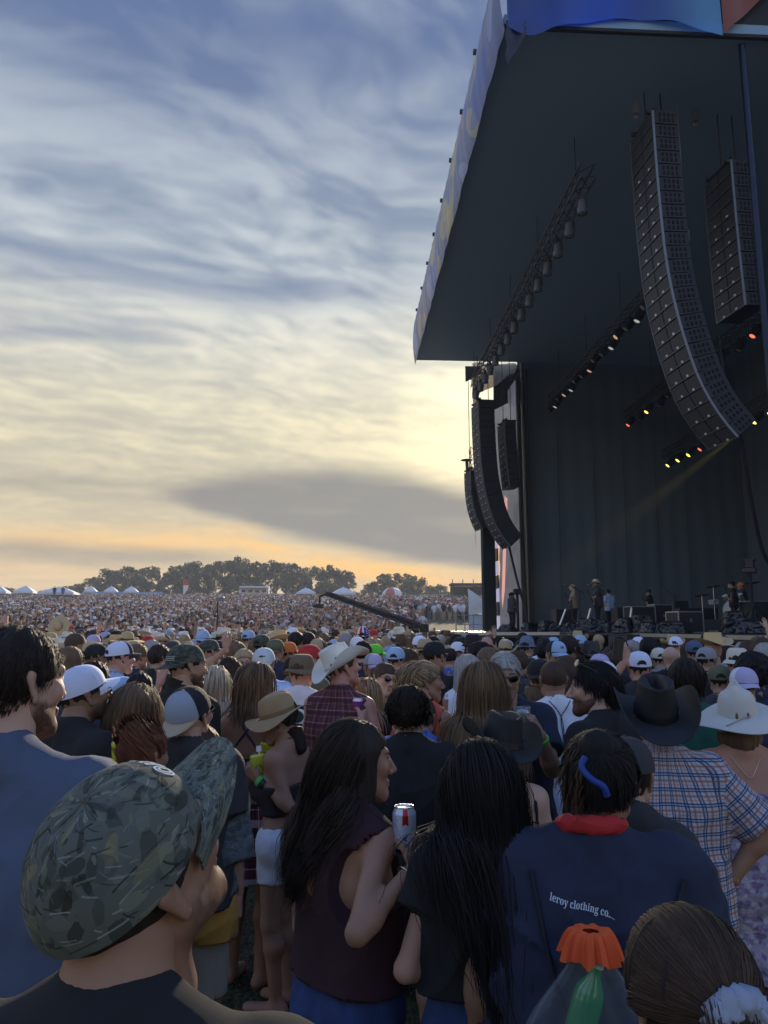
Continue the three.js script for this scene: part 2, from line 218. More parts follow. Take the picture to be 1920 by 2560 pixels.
// ------------------------------------------------------------------ line arrays: curved hangs of speaker boxes
const grille = gray(64, 64, (u, v, i, j) => ((i % 4) < 2) === ((j % 4) < 2) ? 0.9 : 0.35);
const BOXM = mat(0.026, 0.03, 0.037, 0.7), GRILLE = mat(0.032, 0.037, 0.045, 0.65, { bumpMap: grille, bumpScale: 0.004 }), RIM = mat(0.2, 0.22, 0.25, 0.5, { metalness: 0.5 });
function lineArray(v, u, yTop, n, h, w, dep, bend, turn, label, detail) {
  const a = thing('line_array', onStage(v, yTop, u), STAGE_TURN + turn, label, 'loudspeaker array');
  part(a, 'rigging_frame', merge([bx(dep + 0.1, 0.09, 0.08, dep / 2, 0.08, w * 0.35), bx(dep + 0.1, 0.09, 0.08, dep / 2, 0.08, -w * 0.35), bx(0.08, 0.08, w * 0.8, 0.15, 0.16, 0), bar(V3(dep * 0.2, 0.1, 0), V3(dep * 0.2, ROOF - yTop, 0), 0.02, 5), bar(V3(dep * 0.85, 0.1, 0), V3(dep * 0.85, ROOF - yTop, 0), 0.02, 5)]), DARKSTEEL);
  // a box: wedge-shaped cabinet, grille in front, steel lips above and below, pairs of vents on its flank
  const cab = merge([bx(dep - 0.05, h - 0.02, w, dep / 2 + 0.025, -h / 2, 0, 0.012)]);
  const gr = merge([bx(0.03, h - 0.05, w * 0.47, 0.012, -h / 2, w * 0.25, 0.01), bx(0.03, h - 0.05, w * 0.47, 0.012, -h / 2, -w * 0.25, 0.01)]);
  const lips = merge([bx(0.05, 0.014, w + 0.01, 0.005, -h + 0.012, 0), bx(0.06, h, 0.018, 0.01, -h / 2, w / 2), bx(0.06, h, 0.018, 0.01, -h / 2, -w / 2)]);
  const dots = []; for (const s of [-1, 1]) dots.push(bx(0.03, 0.05, 0.06, -0.012, -h + 0.05, s * w * 0.22));
  const vents = []; if (detail) for (const s of [-1, 1]) for (let i = 0; i < 4; i++) for (let j = 0; j < 2; j++) vents.push(bx(0.055, h * 0.25, 0.02, dep * 0.28 + i * dep * 0.17, -h * (0.3 + 0.4 * j), s * (w / 2 + 0.003)));
  const gdot = merge(dots), gv = detail ? merge(vents) : null, VENT = mat(0.013, 0.014, 0.017, 1), DOT = mat(0.75, 0.78, 0.8, 0.4);
  let x = 0, y = 0, ang = 0;
  for (let i = 0; i < n; i++) {
    const b = part(a, 'speaker_box', cab, BOXM); b.position.set(x, y, 0); b.rotation.z = ang;
    part(b, 'grille', gr, GRILLE); part(b, 'metal_lip', lips, RIM); if (i > 2) part(b, 'badge', gdot, DOT).userData.kind = 'stuff'; if (gv) part(b, 'vent', gv, VENT).userData.kind = 'stuff';
    x += Math.sin(ang) * h * 1.01; y -= Math.cos(ang) * h * 1.01; ang += bend(i / (n - 1));
  }
  return a;
}
const J = (k) => (t) => D2R * (t < 0.35 ? 0.3 : t < 0.75 ? 1.6 : 4.6) * k;
lineArray(4.0, 1.9, 14.9, 24, 0.365, 1.25, 0.68, J(1), 0.06, 'long curved hang of black speaker boxes, the nearest and largest, at the upper right', true);
lineArray(6.35, 2.6, 14.1, 11, 0.365, 1.2, 0.66, () => 0.004, 0.1, 'shorter straight speaker hang behind the long curved one on the right', true);
lineArray(2.95, 21.2, 13.3, 22, 0.35, 1.25, 0.85, J(1.1), 0.1, 'far curved speaker hang dark against the sunset beside the video screen', false);
lineArray(4.35, 21.5, 12.35, 10, 0.34, 1.1, 0.62, () => 0.012, 0.1, 'short straight speaker hang in front of the grey video screen', false);
lineArray(2.85, 23.3, 10.2, 9, 0.36, 1.0, 0.7, (t) => D2R * (1 + 5.5 * t), 0.15, 'low hang of subwoofers hanging left of the far speaker hang', false);
// ------------------------------------------------------------------ surfaces from distance fields (naive surface nets)
function surf(fn, lo, hi, cell, opt = {}) {
  const nx = Math.ceil((hi[0] - lo[0]) / cell) + 1, ny = Math.ceil((hi[1] - lo[1]) / cell) + 1, nz = Math.ceil((hi[2] - lo[2]) / cell) + 1, NXY = nx * ny;
  const F = new Float32Array(nx * ny * nz).fill(1), B = 6, R = cell * B * 0.87 * (opt.lip ?? 1.5);
  for (let k0 = 0; k0 < nz; k0 += B) for (let j0 = 0; j0 < ny; j0 += B) for (let i0 = 0; i0 < nx; i0 += B) {
    const c = fn(lo[0] + (i0 + B / 2 - 0.5) * cell, lo[1] + (j0 + B / 2 - 0.5) * cell, lo[2] + (k0 + B / 2 - 0.5) * cell), far = Math.abs(c) > R;
    if (far && c > 0) continue;
    for (let k = k0; k < Math.min(nz, k0 + B); k++) for (let j = j0; j < Math.min(ny, j0 + B); j++) for (let i = i0; i < Math.min(nx, i0 + B); i++) F[i + j * nx + k * NXY] = far ? -1 : fn(lo[0] + i * cell, lo[1] + j * cell, lo[2] + k * cell);
  }
  const id = new Int32Array(nx * ny * nz).fill(-1), P = [], I = [];
  for (let k = 0; k < nz - 1; k++) for (let j = 0; j < ny - 1; j++) for (let i = 0; i < nx - 1; i++) {
    const o = i + j * nx + k * NXY, v = [F[o], F[o + 1], F[o + nx], F[o + nx + 1], F[o + NXY], F[o + NXY + 1], F[o + NXY + nx], F[o + NXY + nx + 1]];
    let m = 0; for (let a = 0; a < 8; a++) if (v[a] < 0) m++;
    if (m === 0 || m === 8) continue;
    let x = 0, y = 0, z = 0, n = 0;
    const e = (a, b, ax, ay, az, d) => { if ((v[a] < 0) === (v[b] < 0)) return; const t = v[a] / (v[a] - v[b]); x += ax + (d === 0 ? t : 0); y += ay + (d === 1 ? t : 0); z += az + (d === 2 ? t : 0); n++; };
    e(0, 1, 0, 0, 0, 0); e(2, 3, 0, 1, 0, 0); e(4, 5, 0, 0, 1, 0); e(6, 7, 0, 1, 1, 0);
    e(0, 2, 0, 0, 0, 1); e(1, 3, 1, 0, 0, 1); e(4, 6, 0, 0, 1, 1); e(5, 7, 1, 0, 1, 1);
    e(0, 4, 0, 0, 0, 2); e(1, 5, 1, 0, 0, 2); e(2, 6, 0, 1, 0, 2); e(3, 7, 1, 1, 0, 2);
    id[o] = P.length / 3; P.push(lo[0] + (i + x / n) * cell, lo[1] + (j + y / n) * cell, lo[2] + (k + z / n) * cell);
  }
  const quad = (a, b, c, d, f) => { if (a < 0 || b < 0 || c < 0 || d < 0) return; if (!f) I.push(a, b, c, a, c, d); else I.push(a, c, b, a, d, c); };
  for (let k = 1; k < nz - 1; k++) for (let j = 1; j < ny - 1; j++) for (let i = 1; i < nx - 1; i++) {
    const o = i + j * nx + k * NXY, s = F[o] < 0;
    if (s !== (F[o + 1] < 0)) quad(id[o], id[o - nx], id[o - nx - NXY], id[o - NXY], !s);
    if (s !== (F[o + nx] < 0)) quad(id[o], id[o - NXY], id[o - NXY - 1], id[o - 1], !s);
    if (s !== (F[o + NXY] < 0)) quad(id[o], id[o - 1], id[o - 1 - nx], id[o - nx], !s);
  }
  const n = P.length / 3, N = new Float32Array(n * 3), h = opt.h ?? cell * 0.35;
  for (let q = 0; q < n; q++) {
    let x = P[3 * q], y = P[3 * q + 1], z = P[3 * q + 2];
    for (let it = 0; it < 2; it++) {
      const gx = fn(x + h, y, z) - fn(x - h, y, z), gy = fn(x, y + h, z) - fn(x, y - h, z), gz = fn(x, y, z + h) - fn(x, y, z - h), L = Math.hypot(gx, gy, gz) || 1;
      N[3 * q] = gx / L; N[3 * q + 1] = gy / L; N[3 * q + 2] = gz / L;
      if (it) break;
      const d = clamp(fn(x, y, z), -cell, cell) * 0.8; x -= N[3 * q] * d; y -= N[3 * q + 1] * d; z -= N[3 * q + 2] * d;
      P[3 * q] = x; P[3 * q + 1] = y; P[3 * q + 2] = z;
    }
  }
  const g = new THREE.BufferGeometry();
  g.setAttribute('position', new THREE.Float32BufferAttribute(P, 3)); g.setAttribute('normal', new THREE.BufferAttribute(N, 3));
  const C = new Float32Array(n * 3).fill(1), U = new Float32Array(n * 2);
  for (let q = 0; q < n; q++) { if (opt.color) { const c = opt.color(P[3 * q], P[3 * q + 1], P[3 * q + 2]); C[3 * q] = c[0]; C[3 * q + 1] = c[1]; C[3 * q + 2] = c[2]; } U[2 * q] = Math.atan2(P[3 * q], P[3 * q + 2]) * 0.16; U[2 * q + 1] = P[3 * q + 1]; }
  g.setAttribute('color', new THREE.BufferAttribute(C, 3)); g.setAttribute('uv', new THREE.BufferAttribute(U, 2)); g.setIndex(I);
  return g;
}
// a field: tapered capsules and ellipsoids joined with a smooth minimum
class Field {
  constructor() { this.p = []; }
  cone(a, b, ra, rb = ra, k = 0.03, o = {}) { this.p.push({ t: 0, a, b, ra, rb, k, sub: o.sub, f: o.f ?? 1, cap: o.cap, n: o.n ?? [0, 0, 1] }); return this; }
  ball(c, r, k = 0.03, o = {}) { this.p.push({ t: 1, a: c, r: Array.isArray(r) ? r : [r, r, r], k, sub: o.sub }); return this; }
  inflate(d) { const f = new Field(); f.p = this.p.map((q) => q.t ? { ...q, r: q.r.map((x) => x + d) } : { ...q, ra: q.ra + d, rb: q.rb + d }); return f; }
  fn() {
    const P = this.p;
    return (x, y, z) => {
      let d = 9;
      for (let i = 0; i < P.length; i++) {
        const q = P[i], a = q.a; let e;
        if (q.t === 0) {
          const b = q.b, bx = b[0] - a[0], by = b[1] - a[1], bz = b[2] - a[2], px = x - a[0], py = y - a[1], pz = z - a[2], bb = bx * bx + by * by + bz * bz;
          let t = bb > 1e-9 ? (px * bx + py * by + pz * bz) / bb : 0; const tt = t; t = t < 0 ? 0 : t > 1 ? 1 : t;
          let ox = px - t * bx, oy = py - t * by, oz = pz - t * bz;
          if (q.f !== 1) { const n = q.n, s = (ox * n[0] + oy * n[1] + oz * n[2]) * (q.f - 1); ox += n[0] * s; oy += n[1] * s; oz += n[2] * s; }
          e = Math.sqrt(ox * ox + oy * oy + oz * oz) - (q.ra + (q.rb - q.ra) * t);
          if (q.cap !== undefined) { const L = Math.sqrt(bb), c = (tt - q.cap) * L; if (c > e) e = c; }
        } else {
          const r = q.r, ex = (x - a[0]) / r[0], ey = (y - a[1]) / r[1], ez = (z - a[2]) / r[2], k0 = Math.sqrt(ex * ex + ey * ey + ez * ez);
          if (k0 < 1e-5) e = -Math.min(r[0], r[1], r[2]); else { const hx = ex / r[0], hy = ey / r[1], hz = ez / r[2]; e = k0 * (k0 - 1) / Math.sqrt(hx * hx + hy * hy + hz * hz); }
        }
        const k = q.k;
        if (q.sub) { e = -e; const h = k - Math.abs(d - e); d = (d > e ? d : e) + (h > 0 ? h * h / (4 * k) : 0); }
        else { const h = k - Math.abs(d - e); d = (d < e ? d : e) - (h > 0 ? h * h / (4 * k) : 0); }
      }
      return d;
    };
  }
}
// ------------------------------------------------------------------ heads: a face looks along -z; origin in the middle of the head, crown 0.12 above
const headCache = new Map();
function headField(sex) {
  const m = sex === 'm', f = new Field(), w = m ? 1 : 0.95;
  f.ball([0, 0.035, 0.018], [0.076 * w, 0.086, 0.097], 0.02);
  f.ball([0, -0.035, -0.025], [0.055 * w, 0.076, 0.066], 0.035);
  f.cone([-0.05 * w, -0.055, 0.0], [-0.018, -0.1, -0.065], 0.022, 0.02, 0.03); f.cone([0.05 * w, -0.055, 0.0], [0.018, -0.1, -0.065], 0.022, 0.02, 0.03);
  f.ball([0, -0.102, -0.071], m ? 0.021 : 0.017, 0.025);
  f.cone([-0.036, 0.03, -0.075], [0.036, 0.03, -0.075], m ? 0.014 : 0.01, m ? 0.014 : 0.01, 0.018);
  f.ball([-0.041 * w, -0.016, -0.066], 0.017, 0.03); f.ball([0.041 * w, -0.016, -0.066], 0.017, 0.03);
  f.cone([0, 0.014, -0.09], [0, -0.03, -0.113], 0.0085, 0.0125, 0.012); f.ball([-0.0115, -0.036, -0.1], 0.0085, 0.008); f.ball([0.0115, -0.036, -0.1], 0.0085, 0.008);
  f.ball([-0.031, 0.009, -0.099], [0.016, 0.011, 0.014], 0.014, { sub: true }); f.ball([0.031, 0.009, -0.099], [0.016, 0.011, 0.014], 0.014, { sub: true });
  f.ball([-0.031, 0.008, -0.078], 0.0128, 0.003); f.ball([0.031, 0.008, -0.078], 0.0128, 0.003);
  f.cone([-0.019, -0.062, -0.088], [0.019, -0.062, -0.088], 0.006, 0.006, 0.008); f.cone([-0.015, -0.072, -0.087], [0.015, -0.072, -0.087], 0.007, 0.007, 0.006);
  f.cone([-0.02, -0.0668, -0.098], [0.02, -0.0668, -0.098], 0.0022, 0.0022, 0.004, { sub: true });
  for (const s of [-1, 1]) {
    f.cone([s * 0.079 * w, 0.022, 0.028], [s * 0.075 * w, -0.03, 0.012], 0.018, 0.009, 0.008, { f: 2.2, n: [0.92 * s, 0, -0.39] });
    f.ball([s * 0.09 * w, 0.008, 0.014], [0.01, 0.019, 0.011], 0.005, { sub: true }); f.ball([s * 0.087 * w, -0.006, 0.008], [0.009, 0.008, 0.007], 0.004, { sub: true });
  }
  f.cone([0, -0.03, 0.03], [0, -0.15, 0.04], m ? 0.056 : 0.046, m ? 0.045 : 0.037, 0.03);
  return f;
}
function headGeo(sex, cell, beard = 0) {
  const key = sex + cell + beard; if (headCache.has(key)) return headCache.get(key);
  const f = headField(sex).fn();
  const color = (x, y, z) => {
    const fr = 0.88 + 0.14 * noise3(x * 60, y * 60, z * 60) + 0.1 * noise3(x * 180, y * 180, z * 180); let c = [fr, fr * 0.98, fr * 0.96]; const ax = Math.abs(x);
    const mix = (b, t) => { c = c.map((v, i) => lerp(v, b[i], clamp(t, 0, 1))); };
    const lip = smooth(0.012, 0.006, Math.hypot((y + 0.067) * 1.1, 0)) * smooth(0.027, 0.018, ax) * smooth(-0.078, -0.086, z); mix([1.0, 0.6, 0.58], lip * 0.8);
    mix([1.1, 0.88, 0.83], 0.35 * smooth(0.035, 0.0, Math.hypot(ax - 0.045, y + 0.028)) * smooth(-0.03, -0.06, z));
    if (beard) { const n = 0.75 + 0.5 * noise3(x * 220, y * 120, z * 220); const low = smooth(-0.035, -0.055, y + 0.25 * Math.max(0, ax - 0.03) * (z > -0.03 ? -1 : 0)) * smooth(0.035, 0.0, z) * smooth(-0.155, -0.125, y - 0 * z); mix([0.17, 0.13, 0.1], beard * n * clamp(low + smooth(0.016, 0.008, Math.abs(y + 0.05)) * smooth(0.03, 0.02, ax) * smooth(-0.06, -0.08, z), 0, 1) * (1 - lip)); }
    const brow = smooth(0.006, 0.003, Math.abs(y - 0.031 + ax * 0.06)) * smooth(0.052, 0.044, ax) * smooth(0.008, 0.014, ax) * smooth(-0.06, -0.072, z); mix([0.22, 0.17, 0.13], brow * 0.85);
    const e = Math.hypot(ax - 0.031, y - 0.008); if (z < -0.08 && e < 0.0125 && Math.abs(y - 0.008) < 0.0058) { c = e < 0.0055 ? [0.08, 0.06, 0.05] : [1.35, 1.5, 1.6]; }
    else if (z < -0.07 && Math.abs(ax - 0.031) < 0.014 && Math.abs(y - 0.0145) < 0.0025) c = [0.25, 0.2, 0.18];
    return c;
  };
  const g = surf(f, [-0.11, -0.185, -0.14], [0.11, 0.135, 0.13], cell, { color, h: Math.min(cell * 0.4, 0.003) });
  headCache.set(key, g); return g;
}
// ------------------------------------------------------------------ hands: wrist at the origin, fingers along +y, palm towards +z, thumb on +x
const handCache = new Map();
function handGeo(pose, cell = 0.0036) {
  const key = pose + cell; if (handCache.has(key)) return handCache.get(key);
  const f = new Field(), x = [0.03, 0.0105, -0.0095, -0.0285], len = [[0.041, 0.025, 0.021], [0.046, 0.029, 0.022], [0.043, 0.027, 0.021], [0.033, 0.02, 0.018]];
  const C = { relaxed: [25, 30, 20], grip: [42, 62, 42], open: [2, 6, 5], fist: [75, 95, 60], pinch: [55, 45, 30], phone: [35, 50, 40] }[pose];
  f.cone([0, -0.035, 0], [0, 0.012, 0], 0.025, 0.022, 0.02, { f: 1.35, n: [0, 0, 1] });
  for (let i = 0; i < 4; i++) {
    const yk = [0.086, 0.09, 0.085, 0.077][i]; f.cone([x[i] * 0.55, 0.01, 0], [x[i], yk, 0], 0.014, 0.0115, 0.014);
    let p = [x[i], yk, 0], a = 0; const sp = pose === 'open' ? [0.16, 0.03, -0.1, -0.24][i] : [0.04, 0, -0.03, -0.07][i];
    for (let j = 0; j < 3; j++) { a += C[j] * D2R * (1 + (pose === 'relaxed' ? i * 0.18 : 0)); const L = len[i][j], q = [p[0] + Math.sin(sp) * L * Math.cos(a), p[1] + Math.cos(a) * L * Math.cos(sp), p[2] + Math.sin(a) * L], r = [0.0095, 0.0088, 0.008, 0.0072][j] * (i === 3 ? 0.88 : 1); f.cone(p, q, r, r * 0.92, 0.004); p = q; }
  }
  f.ball([0.02, 0.03, 0.01], [0.016, 0.028, 0.015], 0.014); f.ball([-0.022, 0.03, 0.008], [0.013, 0.028, 0.012], 0.014);
  const th = pose === 'open' ? [[0.052, 0.058, 0.012], [0.074, 0.082, 0.016], [0.09, 0.106, 0.02]] : pose === 'relaxed' ? [[0.043, 0.056, 0.022], [0.05, 0.085, 0.036], [0.052, 0.11, 0.046]] : [[0.046, 0.045, 0.034], [0.046, 0.062, 0.062], [0.036, 0.078, 0.084]];
  f.cone([0.024, 0.016, 0.01], th[0], 0.013, 0.0115, 0.012); f.cone(th[0], th[1], 0.011, 0.0098, 0.004); f.cone(th[1], th[2], 0.0098, 0.0085, 0.004);
  const g = surf(f.fn(), [-0.07, -0.06, -0.04], [0.11, 0.21, 0.12], cell, { color: (X, Y, Z) => { const n = 0.94 + 0.1 * noise3(X * 90, Y * 90, Z * 90); return [n, n * 0.97, n * 0.95]; }, h: 0.0015 });
  handCache.set(key, g); return g;
}
// ------------------------------------------------------------------ bodies
const rotX = (p, o, a) => { const y = p[1] - o[1], z = p[2] - o[2]; return [p[0], o[1] + y * Math.cos(a) + z * Math.sin(a), o[2] - y * Math.sin(a) + z * Math.cos(a)]; };   // a > 0 leans forward (-z)
const add3 = (a, b) => [a[0] + b[0], a[1] + b[1], a[2] + b[2]], mul3 = (a, s) => [a[0] * s, a[1] * s, a[2] * s], sub3 = (a, b) => [a[0] - b[0], a[1] - b[1], a[2] - b[2]];
const nrm3 = (a) => { const l = Math.hypot(...a) || 1; return mul3(a, 1 / l); };
const mix3 = (a, b, t) => [lerp(a[0], b[0], t), lerp(a[1], b[1], t), lerp(a[2], b[2], t)];
// arms: directions of upper arm and forearm, for the right side (x mirrored for the left); palm: the way the palm faces
const ARMS = {
  down: { u: [0.16, -0.98, 0.05], f: [0.06, -0.97, -0.22], palm: [-1, 0, 0.2], hand: 'relaxed' },
  bent: { u: [0.12, -0.95, 0.1], f: [-0.3, 0.12, -0.95], palm: [-0.5, 0.3, 0.2], hand: 'grip' },
  hold: { u: [0.22, -0.93, -0.2], f: [-0.1, 0.62, -0.78], palm: [-1, 0, 0.1], hand: 'grip' },
  hip: { u: [0.62, -0.75, 0.25], f: [-0.86, -0.5, -0.1], palm: [-0.4, -0.3, -0.8], hand: 'relaxed' },
  up: { u: [0.45, 0.8, -0.35], f: [-0.05, 0.97, -0.2], palm: [0, 0, -1], hand: 'open' },
  half: { u: [0.35, -0.75, -0.5], f: [0.15, 0.96, -0.25], palm: [-0.2, 0.1, -1], hand: 'open' },
  cross: { u: [0.2, -0.92, -0.3], f: [-0.85, 0.15, -0.5], palm: [0, 0, 1], hand: 'relaxed' },
};
function skeleton(o) {
  const H = o.H, s = H / 1.76, m = o.sex === 'm', w = o.wide ?? 1, lean = (o.lean ?? 0) * D2R, hipC = [0, 0.93 * s, 0];
  const sh = (m ? 0.178 : 0.152) * s * (0.6 + 0.4 * w), L = (p) => rotX(p, hipC, lean), Z = {};
  Object.assign(Z, { H, s, m, w, sh, lean });
  Z.pt = (x, y, z) => L([x, y * s, z]);
  Z.neck = L([0, 1.475 * s, 0.012]); Z.head = add3(L([0, 1.475 * s, 0.012]), [(o.headX ?? 0), H - 0.12 - 1.475 * s, -0.02 - Math.sin(lean) * 0.1 - 0.03]);
  Z.arm = {};
  for (const S of [1, -1]) {
    const raw = o[S > 0 ? 'R' : 'L'] ?? 'down', A = typeof raw === 'string' ? ARMS[raw] : { ...ARMS[raw.base ?? 'down'], ...raw };
    const a = L([S * sh, 1.42 * s, 0.015]);
    if (A.to) { const la = 0.29 * s * (m ? 1 : 0.96), lf = 0.25 * s * (m ? 1 : 0.95), v = sub3(A.to, a), D = clamp(Math.hypot(...v), 0.12, (la + lf) * 0.985), n = nrm3(v), h = A.bend ?? [S * 0.4, -1, 0.3], dt = h[0] * n[0] + h[1] * n[1] + h[2] * n[2], b = nrm3(sub3(h, mul3(n, dt))), c = (la * la + D * D - lf * lf) / (2 * la * D), e = add3(a, add3(mul3(n, la * c), mul3(b, la * Math.sqrt(Math.max(0, 1 - c * c))))), q = add3(a, mul3(n, D)); Z.arm[S] = { a, e, w: q, u: nrm3(sub3(e, a)), f: nrm3(sub3(q, e)), palm: A.palm, hand: A.hand, hd: nrm3(A.hd ?? sub3(q, e)) }; continue; }
    const u = nrm3([A.u[0] * S, A.u[1], A.u[2]]), f = nrm3([A.f[0] * S, A.f[1], A.f[2]]), la = 0.29 * s * (m ? 1 : 0.96), lf = 0.25 * s * (m ? 1 : 0.95);
    const e = add3(a, mul3(u, la)), q = add3(e, mul3(f, lf)); Z.arm[S] = { a, e, w: q, u, f, palm: [A.palm[0] * S, A.palm[1], A.palm[2]], hand: A.hand, hd: A.hd ? nrm3([A.hd[0] * S, A.hd[1], A.hd[2]]) : f };
  }
  const st = o.stance ?? 0.09;
  Z.leg = {}; for (const S of [1, -1]) { const fz = (o.step ?? 0) * S; Z.leg[S] = { h: [S * 0.088 * s * (0.7 + 0.3 * w), 0.9 * s, 0], k: [S * (st * 0.6 + 0.035) * s, 0.495 * s, fz * 0.5 - 0.02], a: [S * st * s, 0.085 * s, fz + 0.02] }; }
  return Z;
}
function torsoField(Z, o = {}) {
  const { s, w, m } = Z, T = new Field(), hip = m ? 1 : 1.06, wa = m ? 1 : 0.9, ch = m ? 1 : 0.92, b = Z.pt;
  T.cone(b(-0.075 * s * w * hip, 0.945, 0.008), b(0.075 * s * w * hip, 0.945, 0.008), 0.118 * s * (0.5 + 0.5 * w), undefined, 0.06, { f: 1.12 });
  T.cone(b(-0.055 * w * s, 1.09, 0), b(0.055 * w * s, 1.09, 0), 0.106 * s * w * wa, undefined, 0.07, { f: w > 1.1 ? 1.0 : 1.15 });
  T.cone(b(-0.085 * s * w * ch, 1.27, 0.006), b(0.085 * s * w * ch, 1.27, 0.006), 0.112 * s * (0.4 + 0.6 * w) * ch, undefined, 0.07, { f: 1.1 });
  T.cone(b(-Z.sh * 0.72, 1.392, 0.02), b(Z.sh * 0.72, 1.392, 0.02), 0.068 * s * (0.6 + 0.4 * w), undefined, 0.06);
  for (const S of [1, -1]) { T.cone(b(S * 0.02, 1.5, 0.022), b(S * Z.sh * 0.85, 1.43, 0.02), 0.042 * s, 0.04 * s, 0.05); if (!m && !o.noBust) T.ball(b(S * 0.068 * w, 1.235, -0.092 * w), 0.058 * s * w, 0.05); T.ball(b(S * 0.066 * w, 0.9, 0.062), 0.082 * s * (0.4 + 0.6 * w), 0.05); }
  return T;
}
function bodyGeo(Z, o, cell, hcell, handCell = 0.0036) {
  const { s, m, w } = Z, F = torsoField(Z), lw = (0.55 + 0.45 * w) * (m ? 1 : 0.96), aw = (0.6 + 0.4 * w) * (m ? 1 : 0.82);
  for (const S of [1, -1]) {
    const A = Z.arm[S], G = Z.leg[S];
    F.ball(A.a, 0.056 * s * aw, 0.04); F.cone(A.a, A.e, 0.05 * s * aw, 0.038 * s * aw, 0.03); F.cone(A.e, A.w, 0.041 * s * aw, 0.0275 * s * aw, 0.02); F.ball(mix3(A.e, A.w, 0.22), 0.043 * s * aw, 0.03);
    F.cone(G.h, G.k, 0.09 * s * lw, 0.056 * s * lw, 0.04); F.cone(G.k, G.a, 0.053 * s * lw, 0.036 * s, 0.03); F.ball(add3(mix3(G.k, G.a, 0.28), [0, 0, 0.022]), 0.05 * s * lw, 0.05);
    F.cone([G.a[0], 0.05, G.a[2] + 0.03], [G.a[0] + S * 0.02, 0.034, G.a[2] - 0.15], 0.036, 0.032, 0.03, { f: 1.1, n: [0, 1, 0] });
  }
  F.cone(Z.neck, add3(Z.head, [0, -0.055, 0.032]), m ? 0.061 : 0.049, m ? 0.056 : 0.0455, 0.04);
  const fn = F.fn(), r = 0.12, pts = [Z.head, ...[1, -1].flatMap((S) => [Z.arm[S].a, Z.arm[S].e, Z.arm[S].w, Z.leg[S].a])];
  const lo = [0, 1, 2].map((i) => Math.min(...pts.map((p) => p[i])) - r), hi = [0, 1, 2].map((i) => Math.max(...pts.map((p) => p[i])) + r); lo[1] = -0.02; lo[2] = Math.min(lo[2], -0.3 * w); hi[2] = Math.max(hi[2], 0.26 * w); lo[0] = Math.min(lo[0], -0.28 * w); hi[0] = Math.max(hi[0], 0.28 * w);
  const skin = (x, y, z) => { const n = 0.9 + 0.2 * noise3(x * 14, y * 14, z * 14); return [n, n * 0.985, n * 0.97]; };
  const parts = [surf(fn, lo, hi, cell, { color: skin })];
  const hg = headGeo(o.sex, hcell, o.beard ?? 0).clone(); hg.applyMatrix4(Z.headM); parts.push(hg);
  if (handCell) for (const S of [1, -1]) {
    const A = Z.arm[S], y = V3(...A.hd), z = V3(...A.palm); z.addScaledVector(y, -z.dot(y)).normalize(); const x = V3().crossVectors(y, z);
    const g = handGeo(A.hand, handCell).clone(); let M = new THREE.Matrix4().makeBasis(x, y, z);
    if (S * x.dot(V3().crossVectors(y, z)) < 0 || S < 0) { g.applyMatrix4(new THREE.Matrix4().makeScale(-1, 1, 1)); const I = g.index.array; for (let i = 0; i < I.length; i += 3) { const t = I[i]; I[i] = I[i + 1]; I[i + 1] = t; } }
    M.scale(V3(1, 1, 1).multiplyScalar(s * (m ? 1 : 0.9))); M.setPosition(...add3(A.w, mul3(A.hd, 0.012))); g.applyMatrix4(M); A.M = M; parts.push(g);
  }
  return { geo: mergeGeometries(parts), fn };
}
